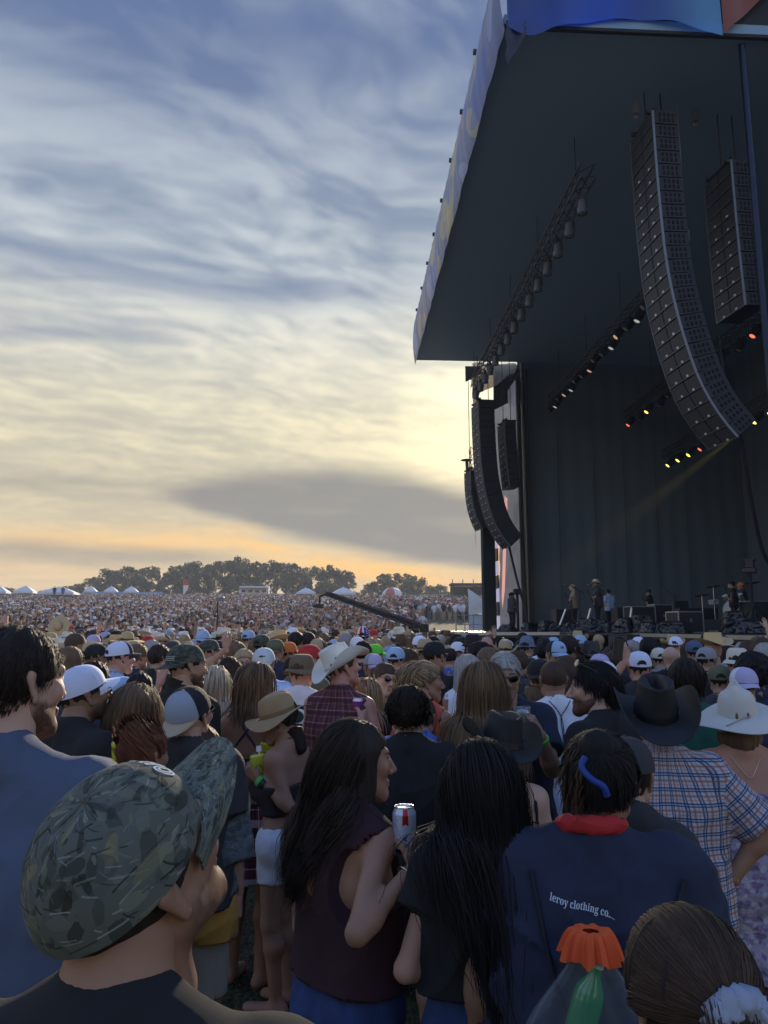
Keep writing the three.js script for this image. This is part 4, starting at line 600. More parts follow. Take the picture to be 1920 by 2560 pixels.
// ------------------------------------------------------------------ one person, placed so that the middle of the head stands where the photograph has it
function headMatrix(Z, o) { const e = new THREE.Euler((o.pitch ?? 0) * D2R, -(o.look ?? 0) * D2R, -(o.roll ?? 0) * D2R, 'YXZ'); const hs = o.hs ?? (Z.m ? 1 : 0.96); return new THREE.Matrix4().makeRotationFromEuler(e).scale(V3(hs, hs, hs)).setPosition(...Z.head); }
function hero(px, py, d, o) {
  const p = at(px, py, d), g0 = groundY(p.x, p.z), headH = p.y - g0; o.H ??= headH + 0.12; o.sex ??= 'm';
  const yaw = -(o.turn ?? 0) * D2R, Z0 = skeleton({ ...o, R: 'down', L: 'down' }), off0 = V3(Z0.head[0], 0, Z0.head[2]).applyAxisAngle(V3(0, 1, 0), yaw), foot = V3(p.x - off0.x, g0, p.z - off0.z);
  // an arm may be told where the photograph shows its wrist; directions are then given in the world's axes
  for (const S of ['R', 'L']) if (o[S]?.px) { const A = { ...o[S] }, loc = (v) => V3(...v).applyAxisAngle(V3(0, 1, 0), -yaw).toArray(); A.to = at(...A.px).sub(foot).applyAxisAngle(V3(0, 1, 0), -yaw).toArray(); for (const k of ['bend', 'hd', 'palm']) if (A[k]) A[k] = loc(A[k]); A.palm ??= loc([0, 0, -1]); A.hand ??= 'relaxed'; o[S] = A; }
  const Z = skeleton(o); Z.headM = headMatrix(Z, o);
  // the body turns about the head so that the head keeps its place
  const off = V3(Z.head[0], 0, Z.head[2]).applyAxisAngle(V3(0, 1, 0), yaw);
  const grp = thing('person', V3(p.x - off.x, g0, p.z - off.z), yaw, o.label, 'person', o.group);
  const near = d < 2.6, cell = near ? (o.cell ?? 0.013) * 1.1 : d < 3.8 ? 0.0165 : 0.02, B = bodyGeo(Z, o, cell, near ? (o.hcell ?? 0.005) : d < 3.8 ? 0.0062 : 0.0078, near ? (o.handCell ?? 0.004) : d < 4.2 ? 0.0046 : 0.0065);
  part(grp, 'body', B.geo, SKIN[o.skin ?? 'mid']);
  return { grp, Z, body: B.fn, M: Z.headM, o, cell, add: (name, geo, m, label) => part(grp, name, geo, m, label),
    shirt(mm, so, name = 'shirt', label) { const g = shirtGeo(Z, so, so.cell ?? cell * 0.88); this.shirtFn = g.userData?.fn; return part(grp, name, g, mm, label); },
    legs(mm, so, name = 'trousers', label) { return part(grp, name, legsGeo(Z, so, so.cell ?? cell * 0.9), mm, label); },
    hair(style, m, so = {}) { const h = part(grp, 'hair', hairGeo(style, Math.max(so.cell ?? 0.008, d < 2.6 ? 0 : 0.0095), so.seed ?? 1, so.hat), m); h.applyMatrix4(Z.headM); return h; },
    locks(m, so, name = 'hair') {   // strands that fall over head and shoulders
      const inv = Z.headM.clone().invert(), v = V3(), sc = Z.headM.getMaxScaleOnAxis(), hf = headField(o.sex).fn(), bf = this.shirtFn ? (x, y, z) => Math.min(this.body(x, y, z), this.shirtFn(x, y, z)) : this.body;
      const coll = (x, y, z) => { let dd = hf(x, y, z); v.set(x, y, z).applyMatrix4(Z.headM); if (v.y < Z.neck[1] + 0.06) dd = Math.min(dd, bf(v.x, v.y, v.z)); return dd; };
      // gravity in head axes
      const gd = V3(0, -1, 0).transformDirection(inv); const h = part(grp, name, strands({ coll, ...so, grav: so.grav }), m); h.applyMatrix4(Z.headM); return h;
    },
    glasses(at_ = {}) { const q = part(grp, 'sunglasses', glassesGeo, DARKLENS); q.applyMatrix4(Z.headM.clone().multiply(new THREE.Matrix4().makeTranslation(0, at_.y ?? 0, at_.z ?? 0)).multiply(new THREE.Matrix4().makeRotationX((at_.tilt ?? 0) * D2R))); return q; },
    hat(G, ho) { return addHat(grp, Z.headM, G, ho); }, cap(co) { return addCap(grp, Z.headM, co); },
    // a point of the person's own axes, in the world
    world(q) { return V3(...q).applyAxisAngle(V3(0, 1, 0), yaw).add(grp.position); }, worldDir(q) { return V3(...q).applyAxisAngle(V3(0, 1, 0), yaw); } };
}
// ------------------------------------------------------------------ cloth and print
const weave = gray(64, 64, (u, v, i, j) => 0.5 + 0.3 * (((i >> 1) + (j >> 1)) % 2 ? 1 : -1) * (0.5 + 0.5 * hash3(i, j, 1)));
weave.repeat.set(40, 40);
const cloth = (r, g, b, o = {}) => mat(r, g, b, 0.92, { bumpMap: weave, bumpScale: 0.0006, ...o });
function plaid(base, bands, per) {   // bands: [centre, width, colour, opacity]
  const t = canvas(256, 256, (c, w, h) => { c.fillStyle = base; c.fillRect(0, 0, w, h); for (const dir of [0, 1]) for (const [p, wd, col, op] of bands) { c.globalAlpha = op; c.fillStyle = col; if (dir) c.fillRect(0, p * h - wd * h / 2, w, wd * h); else c.fillRect(p * w - wd * w / 2, 0, wd * w, h); } c.globalAlpha = 0.07; const r = rng(4); for (let i = 0; i < 4000; i++) { c.fillStyle = r() < 0.5 ? '#000' : '#fff'; c.fillRect(r() * w, r() * h, 2, 2); } }, [1 / per, 1 / per]);
  return new THREE.MeshStandardMaterial({ map: t, roughness: 0.93 });
}
const PLAID = plaid('#aab3c0', [[0.12, 0.1, '#243457', 0.8], [0.3, 0.09, '#243457', 0.75], [0.21, 0.05, '#6f7f9f', 0.5], [0.62, 0.2, '#9c6a57', 0.48], [0.62, 0.04, '#5e2a24', 0.6], [0.88, 0.06, '#a8553f', 0.5]], 0.052);
const MAROON = plaid('#5c3038', [[0.25, 0.06, '#b9a3a5', 0.55], [0.75, 0.03, '#a68d92', 0.5], [0.5, 0.24, '#3c1d29', 0.6]], 0.075);
const REDPLAID = plaid('#6d2a2f', [[0.2, 0.26, '#dfe2ea', 0.62], [0.62, 0.05, '#1b1d33', 0.8], [0.74, 0.03, '#d8d8e0', 0.7], [0.5, 0.1, '#2a1b2c', 0.7]], 0.15);
const blot = (seed, cols, rep, strokes = 0) => { const t = canvas(512, 512, (c, w, h) => { const r = rng(seed); c.fillStyle = cols[0]; c.fillRect(0, 0, w, h); const draw = (f) => { for (const dx of [0, w, -w]) for (const dy of [0, h, -h]) { c.save(); c.translate(dx, dy); f(); c.restore(); } }; for (let i = 0; i < 150; i++) { const x = r() * w, y = r() * h, s = 10 + r() * 46, a = r() * 3.1, e = 0.25 + r() * 0.5; c.globalAlpha = 0.3 + r() * 0.4; c.fillStyle = cols[1 + Math.floor(r() * (cols.length - 1))]; draw(() => { c.beginPath(); for (let k = 0; k < 10; k++) { const q = k / 10 * 6.28, rr = s * (0.7 + 0.5 * noise3(k * 1.7, i, seed)); const X = Math.cos(q) * rr, Y = Math.sin(q) * rr * e; c.lineTo(x + X * Math.cos(a) - Y * Math.sin(a), y + X * Math.sin(a) + Y * Math.cos(a)); } c.fill(); }); }
  for (let i = 0; i < strokes; i++) { const x = r() * w, y = r() * h, a = -1.2 + r() * 1.4, L = 14 + r() * 60; c.globalAlpha = 0.35 + 0.45 * r(); c.strokeStyle = ['#b8bfc4', '#2a2c25', '#8d8f6e', '#151713', '#737b7c'][i % 5]; c.lineWidth = 1 + r() * 5; draw(() => { c.beginPath(); c.moveTo(x, y); c.quadraticCurveTo(x + Math.cos(a) * L * 0.5 + 6, y + Math.sin(a) * L * 0.5 - 8 * r(), x + Math.cos(a) * L, y + Math.sin(a) * L); c.stroke(); }); } }, rep); return new THREE.MeshStandardMaterial({ map: t, roughness: 0.9, bumpMap: weave, bumpScale: 0.0005 }); };
const CAMO = blot(11, ['#666b61', '#3d423a', '#7d8273', '#25281f', '#98997f', '#55625a', '#2a2d25', '#8a8560', '#34382f'], [2.6, 0.75], 170);
const CAMOCAP = blot(17, ['#3f453c', '#2b302a', '#596053', '#6c7163', '#23271f'], [2, 1], 60);
const GREYCAMO = blot(23, ['#5b6468', '#434c52', '#70797c', '#383f44'], [6, 6], 60);
const LACE = blot(31, ['#a39db2', '#c4c0cc', '#7b6390', '#8d86a6', '#5f4d7c', '#d2d0d6'], [5, 5], 0);
const TIEDYE = blot(37, ['#a9bfe8', '#c9d6f0', '#86a3da', '#b5b9e6', '#7f95cf'], [3, 3], 0);
const DENIM = (() => { const t = color3(256, 256, (u, v, i, j) => { const n = 0.8 + 0.25 * noise3(u * 8, v * 8, 1) + 0.25 * hash3(i, j >> 2, 3) * ((i + j) % 3 ? 0.6 : 1); return [40 * n, 60 * n, 104 * n]; }); t.repeat.set(5, 5); return new THREE.MeshStandardMaterial({ map: t, roughness: 0.9 }); })();
const textTex = (w, h, draw) => canvas(w, h, (c) => { c.clearRect(0, 0, w, h); draw(c, w, h); });
const print_ = (t) => new THREE.MeshStandardMaterial({ map: t, transparent: true, roughness: 0.9 });
const TEE = { navy: cloth(0.02, 0.027, 0.055), black: cloth(0.012, 0.013, 0.016), slate: cloth(0.08, 0.105, 0.165), white: cloth(0.74, 0.77, 0.82), blue: cloth(0.06, 0.16, 0.5), green: cloth(0.008, 0.085, 0.055), mustard: cloth(0.5, 0.27, 0.05), orange: cloth(0.6, 0.12, 0.07), maroon: cloth(0.035, 0.011, 0.017), charcoal: cloth(0.03, 0.032, 0.036), lightblue: cloth(0.42, 0.55, 0.72), khaki: cloth(0.3, 0.29, 0.25), grey: cloth(0.3, 0.31, 0.33), royal: cloth(0.03, 0.07, 0.3) };
const MESHW = mat(0.72, 0.77, 0.95, 0.8, { bumpMap: weave, bumpScale: 0.002 }), MESHK = mat(0.014, 0.015, 0.018, 0.85, { bumpMap: weave, bumpScale: 0.002 });
// a printed patch that follows the back of a garment
function backPrint(h, x0, y0, w, hgt, m, name = 'print', slope = 0) {
  const s = h.shirtFn, g = sheet((u, v) => { const x = x0 + (u - 0.5) * w, y = y0 + (v - 0.5) * hgt - slope * (u - 0.5) * w; let z = 0.45; for (let i = 0; i < 60; i++) { const d = s(x, y, z); if (d < 0.0012) break; z -= Math.max(0.0008, d * 0.7); } return V3(x, y, z + 0.0025); }, 16, 10);
  return h.add(name, g, m);
}
const strap = (h, pts, r, m, name = 'strap') => h.add(name, tube(pts.map((p) => V3(...p)), r, 18, 5), m);
// lays a narrow cord or strap over the body: points (x, y) seen from behind, z found on the surface
function overBack(h, pts, off = 0.003, fn = null) { const f = fn ?? h.shirtFn ?? h.body; return pts.map(([x, y]) => { let z = 0.45; for (let i = 0; i < 80; i++) { const d = f(x, y, z); if (d < 0.001) break; z -= Math.max(0.0008, d * 0.6); } return [x, y, z + off]; }); }
const shortLocks = { n: 520, len: 0.05, seg: 3, w: 0.0042, off: 0.011, grav: 0.35 };
// ------------------------------------------------------------------ the people nearest the camera
{ // tall bearded man at the left edge
  const h = hero(48, 1712, 1.72, { turn: 2, look: 26, skin: 'fair', beard: 0.95, wide: 1.12, cell: 0.012, hcell: 0.0045, label: 'tall dark-haired bearded man in a slate blue tee at the left edge' });
  h.shirt(TEE.slate, { neck: 0.074, folds: 0.02 }); h.legs(TEE.charcoal, { to: 0.1 }); h.hair('short', HAIR.dark, { cell: 0.006 });
  h.locks(HAIR.dark, { ...shortLocks, n: 3600, len: 0.016, w: 0.0014, seed: 5, off: 0.011, flow: (r, q) => [r[0] * 5 + q() - 0.5, -0.5, 0.9], lower: -0.01 });
}
let hatM;
{ // man in the camouflage cap, close in front
  const h = hero(345, 2180, 0.92, { turn: 6, look: 24, pitch: 33, roll: 2, skin: 'tan', beard: 0.6, wide: 1.12, cell: 0.011, hcell: 0.0034, hs: 0.98, label: 'man in a leafy camouflage cap and black tee, closest to the camera, looking up' });
  h.shirt(TEE.black, { neck: 0.07, folds: 0.012 }); h.legs(TEE.charcoal, { to: 0.1, cell: 0.02 });
  h.hair('buzz', HAIR.dark, { cell: 0.004, hat: true });
  const ohio = print_(textTex(512, 256, (c, w, hh) => { c.save(); c.translate(w / 2, hh * 0.62); c.font = 'bold 150px sans-serif'; c.textAlign = 'center'; c.lineWidth = 14; c.strokeStyle = '#c9d4da'; for (let i = 0; i < 4; i++) { const a = (i - 1.5) * 0.16; c.save(); c.translate((i - 1.5) * 112, Math.abs(i - 1.5) * 22 - 20); c.rotate(a); c.strokeText('OHIO'[i], 0, 40); c.restore(); } c.restore(); }));
  h.cap({ m: CAMO, closed: true, patch: [0.12, 0.05, ohio, 0.1], tilt: 3, brimUp: 7, brimSize: 1.22 });
}
{ // white trucker cap man
  const h = hero(212, 1738, 3.3, { turn: 28, look: 14, pitch: 12, skin: 'olive', beard: 0.7, label: 'bearded man in a white mesh trucker cap and black tee beside the tall man' });
  h.shirt(TEE.black, {}); h.legs(TEE.khaki, { to: 0.5 }); h.hair('short', HAIR.dark, { hat: true }); h.cap({ m: mat(0.74, 0.78, 0.92, 0.85), mesh: MESHW, tilt: 6 }); h.glasses();
}
{ // long light brown hair
  const h = hero(342, 1790, 3.4, { sex: 'f', turn: 4, look: 8, skin: 'tan', label: 'woman with long light brown hair seen from behind, left of the camouflage cap' });
  h.shirt(cloth(0.05, 0.045, 0.05), { sleeve: 0, cuts: [[0.17, 1.28, 0, 0.09], [-0.17, 1.28, 0, 0.09]] }); h.legs(DENIM, { to: 0.75, top: 1.03 });
  h.hair('wavy', HAIR.light, { cell: 0.008, seed: 3 }); h.locks(HAIR.light, { n: 3000, len: 0.42, w: 0.002, seg: 12, seed: 21, off: 0.022, wave: 0.012, keep: (r) => r[2] > -0.06 });
}
{ // low auburn head in front of her
  const h = hero(362, 1893, 2.9, { sex: 'f', turn: 12, look: 10, skin: 'tan', label: 'short auburn-haired woman, just the top of the head above the camouflage cap' });
  h.shirt(TEE.maroon, {}); h.legs(DENIM, { to: 0.1, cell: 0.022 }); h.hair('bun', HAIR.red, { cell: 0.008 }); h.locks(HAIR.red, { ...shortLocks, len: 0.07, w: 0.003, n: 500, seed: 22, flow: (r) => [-r[0] * 3, 0.6, 0.6], grav: 0 });
}
{ // backwards cap, grey front turned to us
  const h = hero(478, 1790, 3.25, { turn: 2, look: 16, skin: 'mid', pitch: 8, label: 'man wearing a grey and black mesh cap backwards, tan brim hanging down behind' });
  h.shirt(TEE.charcoal, {}); h.legs(TEE.khaki, { to: 0.5 }); h.hair('short', HAIR.dark, { hat: true }); const c = h.cap({ m: mat(0.27, 0.31, 0.37, 0.9), mesh: MESHK, brim: mat(0.42, 0.33, 0.22, 0.9), backward: true, tilt: 16, flat: true }); h.glasses();
}
{ // camouflage cap backwards, flag cloth
  const h = hero(470, 1668, 4.2, { turn: 30, look: 18, skin: 'mid', beard: 0.9, label: 'bearded man in a backwards camouflage cap with a flag cloth over one shoulder' });
  h.shirt(TEE.black, {}); h.legs(TEE.khaki, { to: 0.5 }); h.hair('mullet', HAIR.dark, { hat: true });
  const pm = print_(textTex(256, 128, (c) => { c.fillStyle = '#20261f'; c.fillRect(10, 20, 236, 88); c.strokeStyle = '#b9c2b8'; c.lineWidth = 8; c.strokeRect(14, 24, 228, 80); c.fillStyle = '#c8d0c6'; c.font = 'bold 44px sans-serif'; c.textAlign = 'center'; c.fillText('ROOSTER', 128, 80); }));
  h.cap({ m: CAMOCAP, backward: true, tilt: 6, flat: true, patch: [0.085, 0.034, pm, 0.062, -0.02] });
  const flag = canvas(128, 128, (c) => { c.fillStyle = '#2b3f86'; c.fillRect(0, 0, 128, 128); c.fillStyle = '#b3242f'; c.fillRect(0, 50, 128, 78); c.fillStyle = '#dfe4ee'; for (let i = 0; i < 4; i++) c.fillRect(0, 56 + i * 22, 128, 9); for (let i = 0; i < 14; i++) c.fillRect((i * 37) % 120, (i * 17) % 46, 5, 5); });
  h.add('flag_cloth', sheet((u, v) => V3(-0.21 + u * 0.09 + 0.02 * Math.sin(v * 9), 1.46 - v * 0.42, 0.11 + 0.02 * Math.sin(u * 7 + v * 3)), 10, 14, 0.004), new THREE.MeshStandardMaterial({ map: flag, roughness: 0.8 }));
}
{ const h = hero(536, 1716, 5.0, { sex: 'f', turn: 6, look: 4, skin: 'fair', label: 'woman with straight pale blonde hair, behind the backwards mesh cap' });
  h.shirt(cloth(0.45, 0.5, 0.55), { sleeve: 0.3 }); h.legs(DENIM, { to: 0.6 }); h.hair('long', HAIR.pale); h.locks(HAIR.pale, { n: 700, len: 0.36, w: 0.005, seg: 9, seed: 31, off: 0.02, keep: (r) => r[2] > -0.06 });
}
{ const h = hero(577, 1682, 6.3, { sex: 'f', turn: 8, look: 6, skin: 'mid', label: 'dark haired woman raising her left arm with a finger up', L: { px: [565, 1622, 6.2], bend: [-1, -0.3, 0], hd: [-0.1, 1, 0], palm: [0, 0, -1], hand: 'relaxed' } });
  h.shirt(TEE.navy, { sleeve: 0.2 }); h.legs(DENIM, { to: 0.6 }); h.hair('long', HAIR.dark, { seed: 4 }); }
{ // bikini top
  const h = hero(645, 1716, 4.35, { sex: 'f', turn: 18, look: 22, skin: 'tan', cell: 0.013, label: 'woman with bobbed streaked hair and navy cross-strap bikini top, back turned' });
  const N = cloth(0.02, 0.026, 0.085); h.shirt(N, { sleeve: 0, topY: 1.24, hem: 1.17, loose: 0, folds: 0.004, neck: 0 });
  for (const sg of [1, -1]) strap(h, overBack(h, [[sg * 0.07, 1.45], [sg * 0.035, 1.38], [0, 1.33], [-sg * 0.05, 1.27], [-sg * 0.1, 1.2]], 0.003, h.body), 0.006, N);
  h.hair('bob', HAIR.brown, { seed: 6 }); h.locks(HAIR.light, { n: 600, len: 0.17, w: 0.005, seg: 7, seed: 41, off: 0.022, keep: (r) => r[2] > -0.05 });
  h.legs(REDPLAID, { to: 0.62, skirt: true, top: 1.0 }, 'skirt', 'red and white plaid skirt');
}
{ const h = hero(755, 1683, 5.3, { turn: 8, look: 4, skin: 'flush', wide: 1.15, label: 'man in a brown bucket hat and white tee with a badge printed on its back' });
  h.shirt(TEE.white, {}); h.legs(TEE.khaki, { to: 0.5 }); h.hair('short', HAIR.brown, { hat: true });
  h.hat(wideGeo({ r: 0.135, drop: 0.03, h: 0.1, flat: 0.4 }), { m: mat(0.15, 0.115, 0.075, 0.95) });
  const logo = print_(textTex(256, 256, (c) => { c.fillStyle = '#10161b'; c.beginPath(); c.moveTo(40, 40); c.quadraticCurveTo(128, 0, 216, 40); c.lineTo(206, 150); c.quadraticCurveTo(128, 250, 50, 150); c.fill(); c.fillStyle = '#d7e2e2'; c.beginPath(); c.moveTo(60, 58); c.quadraticCurveTo(128, 26, 196, 58); c.lineTo(188, 140); c.quadraticCurveTo(128, 216, 68, 140); c.fill(); c.fillStyle = '#1d3a2a'; c.beginPath(); c.ellipse(128, 92, 50, 38, 0, 0, 7); c.fill(); c.fillStyle = '#24282a'; c.fillRect(84, 132, 88, 14); }));
  backPrint(h, 0.01, 1.27, 0.27, 0.27, logo);
}
{ const h = hero(660, 1660, 6.0, { turn: -2, look: 2, skin: 'mid', label: 'man in a tie-dyed pale blue tee, pale cap with a fish worn backwards' });
  h.shirt(TIEDYE, {}); h.legs(TEE.khaki, { to: 0.5 }); h.hair('short', HAIR.dark, { hat: true });
  const fish = print_(textTex(256, 128, (c) => { c.fillStyle = '#27343c'; c.beginPath(); c.ellipse(118, 66, 74, 16, -0.08, 0, 7); c.fill(); c.beginPath(); c.moveTo(186, 60); c.lineTo(226, 40); c.lineTo(220, 84); c.fill(); c.beginPath(); c.moveTo(90, 52); c.lineTo(126, 30); c.lineTo(146, 54); c.fill(); }));
  h.cap({ m: mat(0.5, 0.57, 0.62, 0.9), backward: true, tilt: 8, flat: true, patch: [0.09, 0.045, fish, 0.078] });
}
{ // white cowboy hat, maroon plaid
  const h = hero(858, 1672, 4.75, { turn: 22, look: 30, pitch: 14, skin: 'flush', wide: 1.0, cell: 0.012, label: 'man in a white straw cowboy hat and sleeveless maroon plaid shirt', R: { px: [902, 1800, 4.5], bend: [0.3, -1, 0.4], hd: [0.3, 0.25, -1], palm: [-1, 0, -0.4], hand: 'grip' } });
  h.shirt(MAROON, { sleeve: 0, uv: true, hem: 0.84, neck: 0.06, neckUp: 0.03, cuts: [[0.235, 1.4, 0, 0.085], [-0.235, 1.4, 0, 0.085]] }); h.legs(DENIM, { to: 0.08 }); h.hair('crop', HAIR.brown, { hat: true });
  const wm = new THREE.MeshStandardMaterial({ color: new THREE.Color().setRGB(0.66, 0.68, 0.64), roughness: 0.75, bumpMap: weave, bumpScale: 0.001 });
  const bandT = canvas(512, 64, (c) => { c.fillStyle = '#cfd3cb'; c.fillRect(0, 0, 512, 64); c.strokeStyle = '#5d6562'; c.lineWidth = 4; for (let i = 0; i < 16; i++) { c.strokeRect(i * 32 + 4, 18, 20, 10); c.strokeRect(i * 32 + 12, 34, 20, 10); } });
  h.hat(cowboyGeo({ brim: 0.1, curl: 0.085, h: 0.13 }), { m: wm, band: new THREE.MeshStandardMaterial({ map: bandT, roughness: 0.8 }), tilt: 12, roll: 12 });
  hatM = h;
}
{ // dark haired young man in the middle
  const h = hero(1020, 1787, 3.5, { turn: 0, look: 3, skin: 'fair', cell: 0.012, hcell: 0.005, label: 'young man with short cropped dark hair and black tee, back turned, in the middle', wide: 0.98 });
  h.shirt(TEE.black, {}); h.legs(TEE.black, { to: 0.52 }, 'shorts'); h.hair('crop', HAIR.dark, { cell: 0.006 }); h.locks(HAIR.dark, { ...shortLocks, n: 1600, len: 0.035, w: 0.003, seed: 55, off: 0.014, flow: (r) => [r[0] * 4, 0.3, 0.6] });
  for (const S of [1, -1]) { const a = h.Z.leg[S].a; h.add('sock', bar(V3(a[0], 0.06, a[2]), V3(a[0], 0.15, a[2] - 0.002), 0.048, 12), mat(0.5, 0.45, 0.06, 0.9)); h.add('shoe', (() => { const g = new THREE.SphereGeometry(1, 14, 10); g.scale(0.056, 0.05, 0.145); g.translate(a[0] + S * 0.012, 0.045, a[2] - 0.07); return g; })(), mat(0.012, 0.012, 0.013, 0.7)); }
}
{ const h = hero(1052, 1792, 4.4, { turn: 14, look: 0, lean: 14, skin: 'mid', wide: 1.15, label: 'person in a bright blue tee half hidden behind the young man with cropped hair' }); h.shirt(TEE.blue, {}); h.legs(TEE.charcoal, { to: 0.1, cell: 0.022 }); h.hair('short', HAIR.brown); }
{ const h = hero(918, 1747, 5.0, { sex: 'f', turn: 8, look: 12, skin: 'fair', label: 'blonde woman with a shoulder-length bob right of the maroon plaid shirt' }); h.shirt(TEE.black, { sleeve: 0.3 }); h.legs(DENIM, { to: 0.6 }); h.hair('bob', HAIR.light, { seed: 9 }); h.locks(HAIR.blonde, { n: 700, len: 0.22, w: 0.0045, seg: 7, seed: 61, off: 0.02, keep: (r) => r[2] > -0.06 }); }
{ const h = hero(962, 1700, 5.6, { sex: 'f', turn: 130, look: 20, roll: -12, skin: 'fair', label: 'woman with dark hair and dark sunglasses facing back between two heads' }); h.shirt(TEE.charcoal, {}); h.legs(DENIM, { to: 0.1, cell: 0.022 }); h.hair('pony', HAIR.brown); h.glasses(); }
{ // ponytail, orange tank
  const h = hero(1066, 1706, 4.6, { sex: 'f', turn: 34, look: 42, skin: 'tan', label: 'woman in profile with a high blonde ponytail and orange tank top' });
  h.shirt(TEE.orange, { sleeve: 0, cuts: [[0.163, 1.34, 0, 0.085], [-0.163, 1.34, 0, 0.085], [0.1, 1.3, 0.14, 0.05], [-0.1, 1.3, 0.14, 0.05]], neck: 0.08 }); h.legs(DENIM, { to: 0.7 });
  h.hair('pony', HAIR.light, { seed: 2 }); h.locks(HAIR.blonde, { n: 700, len: 0.11, w: 0.0035, seg: 5, seed: 71, off: 0.012, flow: (r) => [-r[0] * 2, 0.7, 1], grav: 0, target: [0, 0.08, 0.125] });
  h.locks(HAIR.blonde, { n: 260, len: 0.2, w: 0.005, seg: 8, seed: 72, off: 0.02, wave: 0.014, keep: (r) => r[1] > 0.085 && r[2] > 0.04, flow: () => [0, 0.9, 0.9], grav: 0.45 }, 'ponytail');
}
{ // long straight hair, black tank
  const h = hero(1207, 1727, 3.65, { sex: 'f', turn: -6, look: 6, skin: 'fair', cell: 0.012, label: 'woman with long straight ash blonde hair and black tank top, back turned', L: { u: [0.3, -0.93, 0], f: [0.0, -0.9, -0.4], palm: [-1, 0, 0], hand: 'relaxed' } });
  h.shirt(TEE.black, { sleeve: 0, cuts: [[0.168, 1.37, 0, 0.088], [-0.168, 1.37, 0, 0.088]], neck: 0.085 }); h.legs(DENIM, { to: 0.1 });
  h.hair('long', HAIR.light, { cell: 0.007, seed: 12 }); h.locks(HAIR.light, { n: 3600, len: 0.42, w: 0.0019, seg: 11, seed: 81, off: 0.022, keep: (r) => r[2] > -0.07, tip: [1.5, 1.45, 1.3] });
}
const CUPMAN = hero(1262, 1693, 4.05, { turn: 196, look: -14, pitch: -4, skin: 'mid', beard: 0.45, wide: 1.05, label: 'grey haired man in sunglasses facing the camera, holding up a plastic cup', L: { px: [1350, 1836, 3.72], bend: [0.2, -1, 0.2], hd: [-0.45, 0.55, 0.5], palm: [-0.8, 0.1, -0.5], hand: 'grip' } });
{ const h = CUPMAN; h.shirt(TEE.navy, {}); h.legs(TEE.charcoal, { to: 0.1 }); h.hair('short', HAIR.grey); h.locks(HAIR.grey, { ...shortLocks, len: 0.03, w: 0.003, n: 700, seed: 91 }); h.glasses(); }
{ // white tee, shaved head
  const h = hero(1382, 1704, 4.65, { turn: -4, look: 6, skin: 'tan', wide: 1.06, cell: 0.012, label: 'man with a shaved head and bright white tee, dark cord hanging down his back' });
  h.shirt(TEE.white, { hem: 0.82, folds: 0.014 }); h.legs(cloth(0.13, 0.14, 0.155), { to: 0.5 }); h.hair('buzz', HAIR.brown, {});
  const k = mat(0.012, 0.02, 0.06, 0.7); strap(h, overBack(h, [[-0.06, 1.47], [-0.02, 1.42], [0.0, 1.38], [0.005, 1.3], [0.0, 1.22]], 0.006), 0.0028, k, 'cord'); strap(h, overBack(h, [[0.07, 1.47], [0.03, 1.42], [0.0, 1.385], [-0.004, 1.3], [0.0, 1.22]], 0.008), 0.0028, k, 'cord'); h.glasses();
}
{ // profile to the left
  const h = hero(1480, 1724, 3.65, { turn: -42, look: -38, skin: 'fair', beard: 1, cell: 0.012, hcell: 0.005, label: 'bearded man in black tee seen in left profile, sunglasses pushed up on his dark hair' });
  h.shirt(TEE.black, {}); h.legs(TEE.charcoal, { to: 0.1 }); h.hair('mullet', HAIR.black, { cell: 0.007 }); h.locks(HAIR.black, { n: 1600, len: 0.07, w: 0.0022, seg: 5, seed: 95, off: 0.014, flow: (r) => [r[0] * 3, 0.1, 1] }); h.glasses({ y: 0.075, z: 0.02, tilt: 24 });
}
{ // small black cowboy hat
  const h = hero(1246, 1874, 3.05, { sex: 'f', turn: -4, look: -14, pitch: -6, roll: 10, skin: 'fair', cell: 0.012, label: 'woman in a small black felt cowboy hat and black strappy top', R: { u: [0.28, -0.95, 0.05], f: [0.05, -0.95, -0.3], palm: [-1, 0, 0], hand: 'relaxed' } });
  h.shirt(TEE.black, { sleeve: 0, topY: 1.3, neck: 0, loose: 0.4 }); h.legs(DENIM, { to: 0.1 }); for (const sg of [1, -1]) strap(h, [[sg * 0.1, 1.29, 0.11], [sg * 0.11, 1.38, 0.1], [sg * 0.115, 1.45, 0.04], [sg * 0.11, 1.4, -0.08]].map((p) => mul3(p, 1).map((q, i) => i === 1 ? q * h.Z.s : q)), 0.006, TEE.black);
  h.hair('bob', HAIR.dark, { hat: true });
  const bm = mat(0.012, 0.014, 0.016, 0.7, { sheen: 0.25, sheenRoughness: 0.5 }); h.hat(cowboyGeo({ brim: 0.092, curl: 0.09, h: 0.125, crease: 0.055 }), { m: bm, band: mat(0.03, 0.03, 0.03, 0.5), roll: 4, tilt: 16 });
}
const CANWOMAN = hero(900, 1905, 2.34, { sex: 'f', turn: 42, look: 26, headX: 0, wide: 0.9, skin: 'tan', cell: 0.011, hcell: 0.0042, handCell: 0.003, label: 'woman with long dark wavy hair in a maroon racerback tank, holding a beer can', R: { px: [1003, 2150, 2.17], bend: [0.0, -0.8, 0.8], hd: [0.25, 0.72, -0.62], palm: [-0.55, 0.35, -0.75], hand: 'grip' } });
